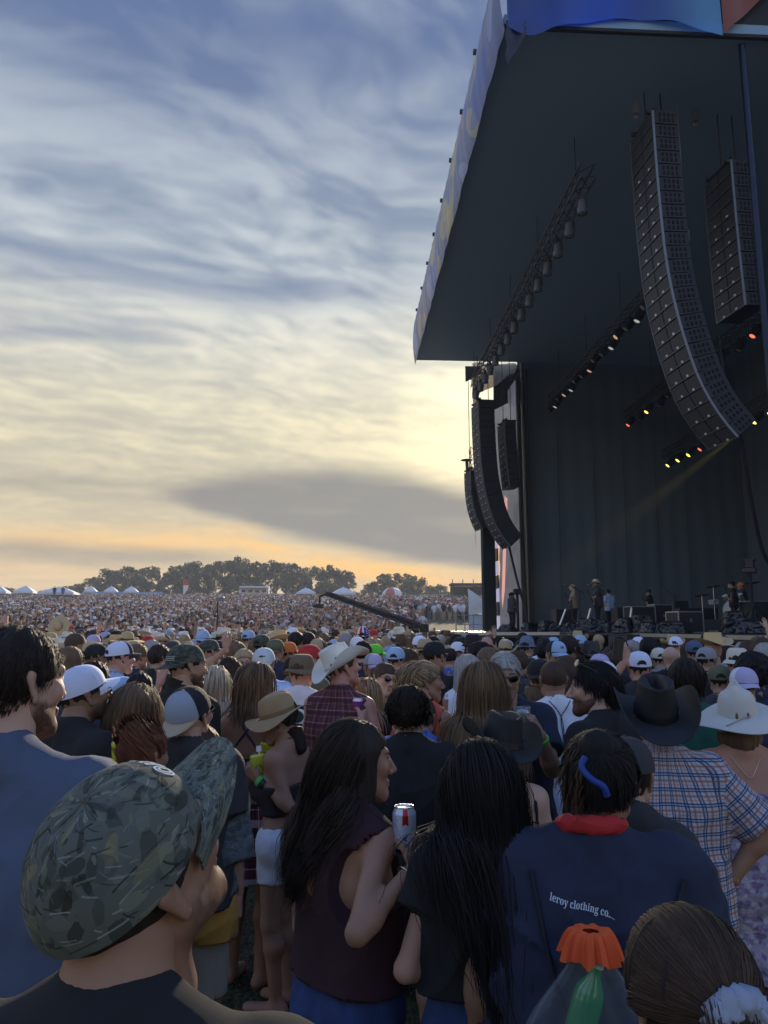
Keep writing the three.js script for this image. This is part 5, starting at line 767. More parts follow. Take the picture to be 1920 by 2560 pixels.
{ const h = CANWOMAN, s = h.Z.s;
  h.shirt(TEE.maroon, { sleeve: 0, hem: 1.0, folds: 0.007, neck: 0.07, loose: 0.4, cuts: [[0.158, 1.345 * s, 0.02, 0.102], [-0.158, 1.345 * s, 0.02, 0.102], [0.105, 1.3 * s, 0.13, 0.08, 0.75], [-0.105, 1.3 * s, 0.13, 0.08, 0.75]] });
  h.legs(DENIM, { to: 0.84, top: 1.0, inf: 0.016 }, 'shorts', 'frayed blue denim shorts');
  h.hair('long', HAIR.dark, { cell: 0.007, seed: 15 }).scale.multiplyScalar(0.93); h.locks(HAIR.dark, { n: 5600, len: 0.35, w: 0.0016, seg: 11, seed: 101, off: 0.013, wave: 0.018, waveF: 26, keep: (r) => r[2] > 0.015, pull: (p) => [-(p[0] + 0.02) * 8, 0, 0.25] });
}
{ // very long black hair
  const h = hero(1190, 1980, 2.16, { sex: 'f', wide: 0.86, turn: -8, look: -6, skin: 'mid', cell: 0.012, hcell: 0.006, label: 'woman with very long black hair, black top and blue jeans, back turned', L: { u: [0.35, -0.93, 0.1], f: [-0.7, -0.2, -0.7], palm: [0, -1, 0], hand: 'relaxed' } });
  h.shirt(TEE.black, { hem: 1.1, sleeve: 0.35, folds: 0.014 }); h.legs(DENIM, { to: 0.06, top: 1.16, inf: 0.018 }, 'jeans');
  h.hair('wavy', HAIR.black, { cell: 0.007, seed: 17 }); h.locks(HAIR.black, { n: 6500, len: 0.47, w: 0.0018, seg: 11, seed: 111, off: 0.028, wave: 0.016, waveF: 16, keep: (r) => r[2] > 0.015, pull: (p) => [-p[0] * 4, 0, 0.3] });
}
let BAGMAN;
{ // navy tee with bag
  const h = BAGMAN = hero(1500, 1962, 2.02, { turn: 12, look: 2, skin: 'olive', wide: 1.5, headX: 0.03, L: { u: [0.3, -0.94, 0.12], f: [0.05, -0.98, -0.15], palm: [-1, 0, 0], hand: 'relaxed' }, cell: 0.012, hcell: 0.006, label: 'broad person in a navy tee with red neckerchief and clear bag on their back' });
  h.shirt(TEE.navy, { folds: 0.02, neck: 0.07, sleeve: 0.42 }); h.legs(DENIM, { to: 0.06 }, 'jeans');
  h.hair('bun', HAIR.black, { cell: 0.007, seed: 4 }); h.locks(HAIR.black, { n: 5000, len: 0.15, w: 0.0013, seg: 8, seed: 121, off: 0.016, wave: 0.006, waveF: 50, flow: (r) => [-r[0] * 2, 0.5, 0.7], grav: 0, target: [0, 0.1, 0.1] });
  h.locks(HAIR.brown, { n: 200, len: 0.06, w: 0.0022, seg: 6, seed: 122, off: 0.016, wave: 0.012, keep: (r) => r[0] < -0.03, flow: (r) => [-0.6, 0.4, 0.6], grav: 0.6 });
  const hm = (pts, r, m, name) => { const q = h.add(name, tube(pts.map((p) => V3(...p)), r, 24, 7), m); q.applyMatrix4(h.M); return q; };
  hm([[-0.035, 0.088, 0.118], [-0.045, 0.065, 0.125], [-0.025, 0.04, 0.135], [0.004, 0.022, 0.136], [0.012, 0.0, 0.13]], 0.009, mat(0.01, 0.045, 0.26, 0.6), 'hair_tie');
  const n = h.Z.neck; h.add('neckerchief', (() => { const g = new THREE.TorusGeometry(0.07, 0.02, 12, 60), P = g.attributes.position; g.rotateX(Math.PI / 2); for (let i = 0; i < P.count; i++) { const x = P.getX(i), y = P.getY(i), z = P.getZ(i), k = noise3(x * 50, y * 60, z * 50) - 0.5; P.setXYZ(i, x * (1 + k * 0.1), y * 1.15 + k * 0.014, z * (1 + k * 0.1)); } g.rotateX(-0.3); g.computeVertexNormals(); g.translate(n[0], n[1] + 0.05, n[2] + 0.004); return g; })(), mat(0.42, 0.02, 0.022, 0.85));
  const tx = print_(textTex(1024, 192, (c) => { c.fillStyle = '#c3d4e6'; c.font = 'italic bold 118px serif'; c.textAlign = 'center'; c.save(); c.scale(0.8, 1); c.fillText('leroy clothing co.', 640, 120); c.restore(); c.strokeStyle = '#c3d4e6'; c.lineWidth = 6; c.beginPath(); c.moveTo(870, 118); c.quadraticCurveTo(930, 108, 980, 124); c.stroke(); }));
  backPrint(h, -0.04, 1.255, 0.17, 0.036, tx, 'print', 0.2);
  const dk = mat(0.006, 0.008, 0.02, 0.8); strap(h, overBack(h, [[-0.15, 1.44], [-0.135, 1.36], [-0.1, 1.2], [-0.06, 1.08]].map(([x, y]) => [x, y * h.Z.s]), 0.005), 0.006, dk, 'bag_cord'); strap(h, overBack(h, [[0.2, 1.44], [0.17, 1.36], [0.11, 1.2], [0.06, 1.08]].map(([x, y]) => [x, y * h.Z.s]), 0.005), 0.006, dk, 'bag_cord');
}
{ const h = hero(1566, 1945, 2.4, { sex: 'f', turn: 10, look: 10, skin: 'mid', label: 'person in a dark grey cap squeezed between the navy tee and plaid shirt', wide: 0.75 }); h.shirt(TEE.charcoal, {}); h.legs(TEE.charcoal, { to: 0.1, cell: 0.022 }); h.hair('short', HAIR.dark, { hat: true }); h.cap({ m: mat(0.035, 0.037, 0.04, 0.9), tilt: -4 }); }
{ // black cowboy hat and plaid shirt
  const h = hero(1640, 1800, 3.12, { turn: 8, look: 2, pitch: 4, roll: -8, skin: 'tan', wide: 1.14, cell: 0.011, label: 'man in a large black cowboy hat and white-navy-rust plaid shirt', R: { px: [1822, 2205, 3.0], bend: [1, -0.15, 0.25], hd: [-0.75, -0.35, -0.5], palm: [-0.5, 0.1, -0.9], hand: 'relaxed' } });
  h.shirt(PLAID, { uv: true, sleeve: 0.86, hem: 0.84, neck: 0.058, neckUp: 0.045, folds: 0.013, cell: 0.0095 }); h.legs(DENIM, { to: 0.06 }); h.hair('short', HAIR.dark, { hat: true });
  h.add('collar', lath((a, v) => V3(h.Z.neck[0] + Math.sin(a) * (0.066 + v * 0.016), h.Z.neck[1] + 0.072 - v * 0.045 - 0.012 * Math.cos(a), h.Z.neck[2] - Math.cos(a) * (0.064 + v * 0.016)), 40, 3, 0.004), PLAID);
  const bm = mat(0.013, 0.015, 0.018, 0.68, { sheen: 0.3, sheenRoughness: 0.5 });
  const hat = h.hat(cowboyGeo({ brim: 0.115, curl: 0.1, h: 0.15, crease: 0.06 }), { m: bm, band: mat(0.008, 0.008, 0.01, 0.45), tilt: 17, roll: -6 });
  part(hat, 'brim_label', (() => { const g = new THREE.SphereGeometry(1, 12, 8); g.scale(0.004, 0.03, 0.018); g.translate(0.148, 0.06, -0.03); return g; })(), mat(0.6, 0.64, 0.85, 0.7));
}
{ // white sun hat
  const h = hero(1846, 1796, 3.5, { sex: 'f', turn: 16, look: 6, skin: 'flush', wide: 1.22, cell: 0.012, label: 'woman in a wide white felt sun hat and purple lace dress, shoulders bare' });
  h.shirt(LACE, { sleeve: 0, topY: 1.3, hem: 0.5, neck: 0, loose: 1.2, flare: 0.2, folds: 0.012 }, 'dress');
  for (const sg of [1, -1]) strap(h, overBack(h, [[sg * 0.115, 1.47], [sg * 0.12, 1.4], [sg * 0.125, 1.33], [sg * 0.13, 1.28]].map(([x, y]) => [x, y * h.Z.s]), 0.003, h.body), 0.007, cloth(0.5, 0.45, 0.5));
  strap(h, overBack(h, [[-0.06, 1.46], [-0.02, 1.4], [0.01, 1.37], [0.06, 1.46]].map(([x, y]) => [x, y * h.Z.s]), 0.002, h.body), 0.002, mat(0.6, 0.55, 0.4, 0.3, { metalness: 0.8 }), 'necklace');
  h.hair('bob', HAIR.light, { hat: true });
  const wm = mat(0.56, 0.55, 0.5, 0.9, { sheen: 0.4, sheenRoughness: 0.6 }); const hat = h.hat(wideGeo({ r: 0.225, h: 0.13, drop: 0.03, wave: 0.016, peak: true, flat: 0.6 }), { m: wm, tilt: 12, roll: 4 });
  part(hat, 'hat_cord', tube([V3(0.05, 0.03, 0.1), V3(0.02, 0.031, 0.13), V3(-0.02, 0.028, 0.17), V3(-0.06, 0.02, 0.2)], 0.003, 12, 5), mat(0.3, 0.3, 0.29, 0.9));
}
{ // hair close at the bottom right
  const h = hero(1716, 2502, 1.14, { sex: 'f', turn: -4, look: -2, pitch: 4, skin: 'tan', cell: 0.013, hcell: 0.006, label: 'woman with brown hair pulled back in a pale scrunchie, cropped by the bottom right corner' });
  h.shirt(TEE.charcoal, {}); h.legs(DENIM, { to: 0.1, cell: 0.022 }); h.hair('back', HAIR.dark, { cell: 0.006, seed: 8 });
  h.locks(HAIR.brown, { n: 8000, len: 0.24, w: 0.0008, seg: 9, seed: 131, off: 0.012, flow: (r) => nrm3(sub3([0.0, 0.045, 0.15], r)), grav: 0, target: [0, 0.045, 0.142], lower: -0.02 });
  h.locks(HAIR.brown, { n: 900, len: 0.2, w: 0.001, seg: 8, seed: 132, off: 0.03, keep: (r) => r[2] > 0.106 && r[1] > 0.03 && r[1] < 0.07, flow: (r, q) => [(q() - 0.5) * 0.3, 0.1, 1], grav: 0.85 }, 'ponytail');
  const sc = h.add('scrunchie', (() => { const pts = []; for (let i = 0; i < 36; i++) { const a = i / 36 * 6.283, r = 0.028 + 0.005 * Math.sin(i * 2.3); pts.push(V3(Math.cos(a) * r, 0.045 + Math.sin(a) * r, 0.138 + 0.006 * Math.sin(i * 1.7))); } const g = new THREE.TubeGeometry(new THREE.CatmullRomCurve3(pts, true), 220, 0.017, 12, true), P = g.attributes.position; const c = V3(); for (let i = 0; i < P.count; i++) { c.fromBufferAttribute(P, i); const a = Math.atan2(c.y - 0.045, c.x), k = 1 + 0.2 * Math.sin(a * 17 + c.z * 90) + 0.25 * (noise3(c.x * 90, c.y * 90, c.z * 90) - 0.5); const bx_ = Math.cos(a) * 0.028, by = 0.045 + Math.sin(a) * 0.028; P.setXYZ(i, bx_ + (c.x - bx_) * k, by + (c.y - by) * k, 0.138 + (c.z - 0.138) * k); } g.computeVertexNormals(); return g; })(), mat(0.3, 0.34, 0.42, 0.75, { sheen: 0.4, sheenRoughness: 0.4 })); sc.applyMatrix4(h.M);
}
{ const h = hero(1714, 1708, 4.1, { turn: 2, look: 4, skin: 'mid', label: 'dark haired man in a bottle green tee right of the large black hat', wide: 1.1 }); h.shirt(TEE.green, {}); h.legs(TEE.charcoal, { to: 0.1, cell: 0.02 }); h.hair('crop', HAIR.dark, { seed: 5 }); h.locks(HAIR.dark, { ...shortLocks, n: 700, w: 0.004, seed: 141 }); }
{ const h = hero(502, 1890, 3.3, { turn: 10, look: 10, skin: 'tan', wide: 1.05, label: 'man in a grey camouflage shirt, mustard tee and khaki shorts behind the camouflage cap', R: { u: [0.1, -0.99, 0], f: [0.0, -0.98, -0.15], palm: [-1, 0, 0], hand: 'relaxed' } });
  h.shirt(GREYCAMO, { hem: 1.0, sleeve: 0.85, inf: 0.024, folds: 0.014 }, 'overshirt'); h.shirt(TEE.mustard, { hem: 0.8, sleeve: 0, inf: 0.014 }, 'shirt'); h.legs(TEE.khaki, { to: 0.56, flare: 0.02 }, 'shorts'); h.hair('short', HAIR.brown); }
// woman in the straw hat, side on, holding two juice pouches
const POUCHWOMAN = hero(697, 1800, 4.05, { sex: 'f', turn: -66, look: -18, pitch: -14, skin: 'tan', cell: 0.011, hcell: 0.005, handCell: 0.0032, stance: 0.07, label: 'woman in a straw sun hat and white shorts, side on, holding two yellow pouches', L: { px: [648, 1952, 3.92], bend: [1, -0.8, 0.4], hd: [-0.75, 0.62, -0.1], palm: [0.3, 0.3, -0.9], hand: 'pinch' }, R: { px: [668, 1915, 4.2], bend: [1, -0.8, -0.4], hd: [-0.85, 0.4, 0.2], palm: [0.3, 0.2, 0.9], hand: 'pinch' } });
{ const h = POUCHWOMAN;
  h.shirt(cloth(0.03, 0.022, 0.024), { sleeve: 0, topY: 1.27, hem: 1.1, neck: 0, loose: 0, folds: 0.004 }, 'top');
  h.legs(cloth(0.68, 0.72, 0.8), { to: 0.78, top: 1.04, folds: 0.008, inf: 0.012 }, 'shorts', 'white shorts'); h.hair('mullet', HAIR.dark, { hat: true }); h.glasses();
  const st = mat(0.4, 0.285, 0.15, 0.9, { bumpMap: weave, bumpScale: 0.002 }); h.hat(wideGeo({ r: 0.185, h: 0.12, drop: 0.012, wave: 0.02, flat: 0.36, dent: true }), { m: st, band: mat(0.22, 0.14, 0.07, 0.9), tilt: -4, roll: 6 });
  const n = h.Z.neck; h.add('necklace', lath((a, v) => V3(n[0] + Math.sin(a) * 0.056, n[1] + 0.03 + v * 0.004 + Math.cos(a) * -0.02, n[2] - Math.cos(a) * 0.06), 30, 1, 0.003), mat(0.015, 0.01, 0.01, 0.6));
  const A = h.Z.arm[-1], ring = (t, r, l, m, name) => { const p = mix3(A.e, A.w, t), q = add3(p, mul3(A.f, l)); h.add(name, bar(V3(...p), V3(...q), r, 14), m); }; ring(0.93, 0.029, 0.022, mat(0.1, 0.5, 0.1, 0.6), 'wristband'); ring(0.8, 0.03, 0.026, mat(0.012, 0.012, 0.014, 0.4), 'watch');
  for (const S of [1, -1]) { const a = h.Z.leg[S].a; h.add('flip_flop', sheet((u, v) => { const q = v * 2 - 1, w = 0.044 * Math.sqrt(Math.max(0, 1 - Math.pow(Math.abs(q), 4))); return V3(a[0] + S * 0.012 + (u - 0.5) * 2 * w, 0.012, a[2] - 0.06 + q * 0.135); }, 6, 12, 0.018), mat(0.02, 0.018, 0.02, 0.8)); }
}
// ------------------------------------------------------------------ things in hands
function gripPoint(h, S, off = [0.01, 0.072, 0.046]) { return h.world(V3(...off).multiply(V3(S, 1, 1)).applyMatrix4(h.Z.arm[S].M).toArray()); }
function canGeo() { const pr = [[0, 0.004], [0.02, 0.002], [0.0255, 0.0], [0.0285, 0.006], [0.033, 0.014], [0.0333, 0.1], [0.0325, 0.105], [0.027, 0.117], [0.0262, 0.12], [0.0272, 0.122], [0.026, 0.1215], [0.0248, 0.117], [0.0, 0.117]]; return new THREE.LatheGeometry(pr.map(([r, y]) => new THREE.Vector2(r, y)), 40); }
function can(pos, label, tex, turn, group) {
  const o = thing('drink_can', pos, turn, label, 'can', group);
  const pr = [[0.0255, 0.0], [0.0285, 0.006], [0.033, 0.014], [0.0333, 0.1], [0.0325, 0.105], [0.0268, 0.117]], body = new THREE.LatheGeometry(pr.map(([r, y]) => new THREE.Vector2(r, y)), 44); { const P = body.attributes.position, U = body.attributes.uv; for (let i = 0; i < P.count; i++) U.setY(i, P.getY(i) / 0.118); }
  part(o, 'can_body', body, new THREE.MeshStandardMaterial({ map: tex, metalness: 0.35, roughness: 0.3 }));
  part(o, 'lid', new THREE.LatheGeometry([[0.0, 0.1165], [0.0235, 0.1165], [0.0248, 0.1175], [0.0258, 0.1215], [0.0272, 0.122], [0.0268, 0.1168]].map(([r, y]) => new THREE.Vector2(r, y)), 40), mat(0.72, 0.74, 0.74, 0.3, { metalness: 0.85 }));
  part(o, 'opening', bx(0.013, 0.0006, 0.016, 0, 0.1172, -0.012), mat(0.01, 0.01, 0.01, 0.6)); part(o, 'tab', bx(0.014, 0.0012, 0.022, 0, 0.1182, 0.008, 0.0005), mat(0.75, 0.76, 0.76, 0.3, { metalness: 0.9 }));
  return o;
}
{ const p = gripPoint(CANWOMAN, 1);
  const t = canvas(512, 256, (c, w, h) => { const g = c.createLinearGradient(0, 0, 0, h); g.addColorStop(0, '#b9c6d8'); g.addColorStop(1, '#a7b4c8'); c.fillStyle = g; c.fillRect(0, 0, w, h); for (const x of [128, 384]) { c.fillStyle = '#a3161f'; c.beginPath(); c.moveTo(x - 18, 0); c.lineTo(x + 18, 0); c.lineTo(x + 22, 96); c.lineTo(x, 84); c.lineTo(x - 22, 96); c.fill(); c.save(); c.translate(x + 12, 232); c.rotate(-Math.PI / 2); c.fillStyle = '#1b2350'; c.font = 'bold 46px sans-serif'; c.fillText('U L T R A', -110, 0); c.restore(); c.strokeStyle = '#7f8da8'; c.lineWidth = 3; c.beginPath(); c.moveTo(x - 90, 60); c.lineTo(x - 50, 64); c.stroke(); } c.fillStyle = '#12151f'; c.fillRect(0, h - 28, w, 28); });
  can(p.clone().add(V3(0, -0.022, 0)), 'silver beer can with a red ribbon held up by the maroon tank woman', t, -1.5);
  const h = CANWOMAN, A = h.Z.arm[1]; h.add('bracelet', (() => { const g = new THREE.TorusGeometry(0.03, 0.0022, 6, 28); g.applyQuaternion(new THREE.Quaternion().setFromUnitVectors(V3(0, 0, 1), V3(...A.f))); g.translate(...mix3(A.e, A.w, 0.9)); return g; })(), mat(0.75, 0.74, 0.7, 0.25, { metalness: 0.9 }));
  const q = overBack(h, [[0.1, 0.975 * h.Z.s]], 0.012)[0], ph = thing('smartphone', h.world(q), h.grp.rotation.y, 'dark phone standing out of a back pocket of the denim shorts', 'phone'); part(ph, 'phone_case', new RoundedBoxGeometry(0.076, 0.155, 0.011, 2, 0.004), mat(0.05, 0.07, 0.12, 0.4)); part(ph, 'camera_bump', bx(0.026, 0.03, 0.003, -0.02, 0.055, 0.007, 0.001), mat(0.02, 0.02, 0.025, 0.2)); ph.rotation.x = -0.08;
}
{ const t = canvas(256, 128, (c, w, h) => { c.fillStyle = '#8e3f8c'; c.fillRect(0, 0, w, h); c.fillStyle = '#e6dcec'; for (let i = 0; i < 4; i++) { c.beginPath(); c.ellipse(i * 64 + 20, 84, 16, 12, 0, 0, 7); c.fill(); } c.fillRect(0, 0, w, 16); });
  can(gripPoint(hatM, 1).add(V3(0, -0.03, 0)), 'purple and white can held by the man in the white cowboy hat', t, 0.5); }
{ const p = gripPoint(CUPMAN, -1), o = thing('plastic_cup', p.clone().add(V3(-0.012, -0.05, 0.015)), 0, 'clear plastic cup of iced drink held up before the white tee', 'cup'); o.rotation.z = 0.06;
  part(o, 'cup_wall', new THREE.LatheGeometry([[0, 0], [0.031, 0.0], [0.044, 0.118], [0.0465, 0.119], [0.0465, 0.124], [0.044, 0.124]].map(([r, y]) => new THREE.Vector2(r, y)), 40), new THREE.MeshPhysicalMaterial({ color: 0xdfe6ea, roughness: 0.12, transmission: 0.75, thickness: 0, ior: 1.45 }));
  part(o, 'drink', new THREE.CylinderGeometry(0.0415, 0.03, 0.095, 28).translate(0, 0.05, 0), new THREE.MeshPhysicalMaterial({ color: new THREE.Color().setRGB(0.5, 0.52, 0.52), roughness: 0.35, transmission: 0.35, thickness: 0 })); part(o, 'ice', merge([0, 1, 2, 3, 4].map((i) => { const g = new RoundedBoxGeometry(0.022, 0.02, 0.022, 1, 0.004); g.rotateY(i); g.rotateX(i * 0.7); g.translate(Math.cos(i * 2.4) * 0.02, 0.098, Math.sin(i * 2.4) * 0.02); return g; })), mat(0.7, 0.74, 0.76, 0.15)).userData.kind = 'stuff';
  const A = CUPMAN.Z.arm[-1], q0 = mix3(A.e, A.w, 0.82); CUPMAN.add('wristband', bar(V3(...q0), V3(...add3(q0, mul3(A.f, 0.018))), 0.036, 14), mat(0.12, 0.6, 0.08, 0.6)); }
function pouch(pos, turn, label, tiltz) {
  const o = thing('juice_pouch', pos, turn, label, 'drink pouch', 'yellow juice pouches'); o.rotation.z = tiltz;
  const t = canvas(128, 256, (c, w, h) => { const g = c.createLinearGradient(0, 0, 0, h); g.addColorStop(0, '#c5cc4a'); g.addColorStop(0.5, '#a9b22f'); g.addColorStop(1, '#8c6f25'); c.fillStyle = g; c.fillRect(0, 0, w, h); c.fillStyle = '#7a8a1c'; c.beginPath(); c.ellipse(64, 150, 40, 52, 0, 0, 7); c.fill(); c.fillStyle = '#d2b53c'; c.beginPath(); c.ellipse(64, 160, 22, 30, 0, 0, 7); c.fill(); });
  part(o, 'pouch_body', (() => { const g = new RoundedBoxGeometry(0.075, 0.13, 0.034, 4, 0.014), P = g.attributes.position; for (let i = 0; i < P.count; i++) { const k = clamp((P.getY(i) + 0.065) / 0.13, 0, 1); P.setZ(i, P.getZ(i) * (1.15 - 0.75 * k * k)); P.setY(i, P.getY(i) + 0.065); } g.computeVertexNormals(); return g; })(), new THREE.MeshStandardMaterial({ map: t, roughness: 0.3, metalness: 0.2 })); part(o, 'spout_cap', merge([new THREE.CylinderGeometry(0.013, 0.014, 0.026, 18).translate(0.012, 0.152, 0), new THREE.CylinderGeometry(0.006, 0.006, 0.02, 10).translate(0.012, 0.134, 0)]), mat(0.82, 0.85, 0.86, 0.4)); return o;
}
pouch(gripPoint(POUCHWOMAN, -1, [0.03, 0.03, 0.052]).add(V3(0, -0.05, 0)), 0.3, 'nearer yellow-green juice pouch in the hand with the green wristband', 0.15); pouch(gripPoint(POUCHWOMAN, 1, [0.03, 0.03, 0.052]).add(V3(0, -0.04, 0)), -0.2, 'farther yellow-green juice pouch in the straw hat woman’s other hand', -0.1);
pouch(at(308, 1938, 2.9), 0.1, 'yellow-green juice pouch held low beside the long brown hair', 0.1);
// clear drawstring bag on the back of the navy tee
{ const h = BAGMAN, c = overBack(h, [[-0.02, 1.2]], 0.0)[0], o = thing('drawstring_bag', h.world([c[0], c[1], c[2] + 0.05]), h.grp.rotation.y, 'clear plastic drawstring bag with an orange ruffled top on a navy back', 'bag');
  part(o, 'bag_skin', lath((a, v) => { const t = v, w = lerp(0.03, 0.15, smooth(0, 0.55, t)), f = 1 + 0.09 * Math.sin(a * 11 + v * 2) * (1 - t * 0.7); return V3(Math.sin(a) * w * f, 0.02 - t * 0.42, -Math.cos(a) * lerp(0.028, 0.055, smooth(0, 0.5, t)) * f); }, 72, 18), new THREE.MeshStandardMaterial({ color: 0xdfeaf0, roughness: 0.12, transparent: true, opacity: 0.07 }));
  part(o, 'ruffled_top', lath((a, v) => { const r = lerp(0.018, 0.064, Math.pow(v, 0.8)) * (1 + 0.16 * Math.sin(a * 12) * v + 0.06 * Math.sin(a * 29)); return V3(Math.sin(a) * r, 0.03 + 0.012 * Math.sin(v * 3.1) - v * v * 0.055 + 0.007 * Math.sin(a * 7) * v, -Math.cos(a) * r * 0.8); }, 90, 10, 0.003), mat(0.72, 0.1, 0.02, 0.8));
  const bt = (turn, y, x, m, label) => { const g = new THREE.LatheGeometry([[0, 0], [0.03, 0.0], [0.034, 0.008], [0.034, 0.11], [0.03, 0.135], [0.014, 0.165], [0.0135, 0.185]].map(([r, yy]) => new THREE.Vector2(r, yy)), 28); const b = thing('drink_bottle', o.localToWorld(V3(0, 0, 0)).add(h.worldDir([x, y, 0.005])), h.grp.rotation.y, label, 'bottle', 'green bottles in the clear bag'); b.rotation.z = turn; part(b, 'bottle_body', g, m); part(b, 'bottle_cap', new THREE.CylinderGeometry(0.0155, 0.0155, 0.018, 18).translate(0, 0.192, 0), mat(0.6, 0.66, 0.62, 0.5)); const lt = print_(textTex(256, 96, (q) => { q.strokeStyle = '#b8d8c8'; q.lineWidth = 5; q.strokeRect(20, 20, 56, 56); q.beginPath(); q.arc(128, 50, 18, 0.4, 6); q.stroke(); q.fillStyle = '#9cc4b2'; q.fillRect(176, 24, 56, 50); })); part(b, 'bottle_label', sheet((u, v) => V3(Math.sin((u - 0.5) * 2.2) * 0.0345, 0.02 + v * 0.032, Math.cos((u - 0.5) * 2.2) * 0.0345), 12, 2), lt); };
  o.updateMatrixWorld(); const gm = new THREE.MeshPhysicalMaterial({ color: new THREE.Color().setRGB(0.01, 0.22, 0.06), roughness: 0.15, clearcoat: 0.6 });
  bt(-0.3, -0.215, -0.045, gm, 'green drink bottle on top, tilted, inside the clear bag'); bt(0.12, -0.41, -0.06, new THREE.MeshPhysicalMaterial({ color: new THREE.Color().setRGB(0.006, 0.09, 0.03), roughness: 0.2, clearcoat: 0.5 }), 'darker green bottle standing lower down in the clear bag');
}
// ------------------------------------------------------------------ the crowd one can still tell apart
const tmplCache = {};
function template(sex, arms, wide, lod) {
  const key = sex + arms + wide + lod; if (tmplCache[key]) return tmplCache[key];
  const A = { down: {}, bent: { R: 'bent', L: 'bent' }, hold: { R: 'hold' }, cross: { R: 'cross', L: 'cross' }, up: { R: 'up' }, upl: { L: 'up' }, both: { R: 'up', L: 'up' }, half: { L: 'half' }, halfr: { R: 'half' } }[arms];
  const o = { sex, H: sex === 'm' ? 1.77 : 1.66, wide, ...A }, Z = skeleton(o); Z.headM = headMatrix(Z, o);
  const c = lod ? 0.055 : 0.034, T = { Z, H: o.H };
  T.body = bodyGeo(Z, o, c, lod ? 0.018 : 0.0122, lod ? 0.0135 : 0.0095).geo;
  T.shirts = {}; T.shirt = (k) => T.shirts[k] ??= shirtGeo(Z, { tee: { folds: 0.016 }, tank: { sleeve: 0, cuts: [[Z.sh + 0.026, 1.37 * Z.s, 0, 0.085], [-Z.sh - 0.026, 1.37 * Z.s, 0, 0.085]], folds: 0.012, inf: 0.018 }, long: { sleeve: 1.9, folds: 0.016 } }[k] ?? {}, c * 0.85);
  T.legs = (k) => T['legs' + k] ??= legsGeo(Z, { to: k ? 0.1 : 0.5, inf: 0.018 }, lod ? 0.05 : 0.034);
  return tmplCache[key] = T;
}
const C = { black: [0.014, 0.015, 0.018], navy: [0.02, 0.028, 0.06], white: [0.72, 0.75, 0.8], grey: [0.27, 0.28, 0.3], charcoal: [0.05, 0.052, 0.058], sky: [0.32, 0.46, 0.66], blue: [0.05, 0.13, 0.42], red: [0.42, 0.03, 0.03], maroon: [0.13, 0.025, 0.035], green: [0.03, 0.12, 0.06], olive: [0.12, 0.12, 0.07], khaki: [0.36, 0.3, 0.21], tan: [0.42, 0.32, 0.2], pink: [0.6, 0.25, 0.3], orange: [0.65, 0.16, 0.04], lime: [0.15, 0.7, 0.06], straw: [0.5, 0.38, 0.2], cream: [0.62, 0.59, 0.5], brown: [0.12, 0.07, 0.04], lilac: [0.45, 0.42, 0.62], denim: [0.07, 0.11, 0.2], teal: [0.05, 0.2, 0.24] };
const fab = (n) => n === 'camo' ? CAMOCAP : mat(...C[n], 0.93);
let nPeople = 0; const placed = [];
function someone(px, py, d, o, label, group) {
  const p = at(px, py, d), g = groundY(p.x, p.z), lod = d > 9 ? 1 : 0, T = template(o.sex ?? 'm', o.arms ?? 'down', o.wide ?? 1, lod), sc = (p.y - g) / (T.H - 0.12);
  const yaw = -(o.turn ?? 25) * D2R, off = V3(T.Z.head[0], 0, T.Z.head[2]).multiplyScalar(sc).applyAxisAngle(V3(0, 1, 0), yaw);
  const grp = thing('person', V3(p.x - off.x, g, p.z - off.z), yaw, label, 'person', group); grp.scale.setScalar(sc); nPeople++;
  const M = T.Z.headM.clone(); if (o.tilt || o.look) M.multiply(new THREE.Matrix4().makeRotationFromEuler(new THREE.Euler((o.tilt ?? 0) * D2R, 0, 0)));
  part(grp, 'body', T.body, SKIN[o.skin ?? 'mid']);
  part(grp, 'shirt', T.shirt(o.cut ?? 'tee'), o.shirtM ?? fab(o.shirt ?? 'black')); part(grp, 'trousers', T.legs(o.long ? 1 : 0), fab(o.legs ?? 'denim'));
  const hatted = o.hat && !['none', 'visor'].includes(o.hat), hm = o.hat ? (o.hatM ?? fab(o.hc ?? 'black')) : null;
  if (o.hair !== 'bald') { const h = part(grp, 'hair', hairGeo(o.hair ?? 'short', lod ? 0.019 : 0.0135, o.seed ?? 1, !!hatted), HAIR[o.hcol ?? 'dark']); h.applyMatrix4(M); }
  if (o.hat === 'cap' || o.hat === 'capb') addCap(grp, M, { m: hm, mesh: o.mesh ? (o.mesh === 'white' ? MESHW : o.mesh === 'black' ? MESHK : fab(o.mesh)) : null, brim: o.brim ? fab(o.brim) : hm, backward: o.hat === 'capb', tilt: o.ct ?? 4, lod, patch: o.patch });
  if (o.hat === 'cow') addHat(grp, M, cowboyGeo({ lod: 1 }), { m: hm, band: fab(o.band ?? 'brown'), tilt: o.ct ?? 0, roll: o.cr ?? 0, turn: 0 });
  if (o.hat === 'straw') addHat(grp, M, wideGeo({ r: o.hr ?? 0.19, lod: 1, drop: 0.02, h: 0.12, flat: 0.45, wave: 0.014 }), { m: hm, band: fab(o.band ?? 'brown'), tilt: o.ct ?? 0 });
  if (o.hat === 'bucket') addHat(grp, M, wideGeo({ r: 0.13, lod: 1, drop: 0.035, h: 0.1, flat: 0.35, wave: 0.004 }), { m: hm, tilt: o.ct ?? 0 });
  if (o.hat === 'bandana') addHat(grp, M, wideGeo({ r: 0.112, lod: 1, drop: 0.012, h: 0.115, flat: 0.6, wave: 0 }), { m: hm });
  if (o.glasses) { const q = part(grp, 'sunglasses', glassesGeo, DARKLENS); q.applyMatrix4(M); }
  placed.push([p.x, p.z, d, px, py]); return { grp, T, M, sc, yaw };
}
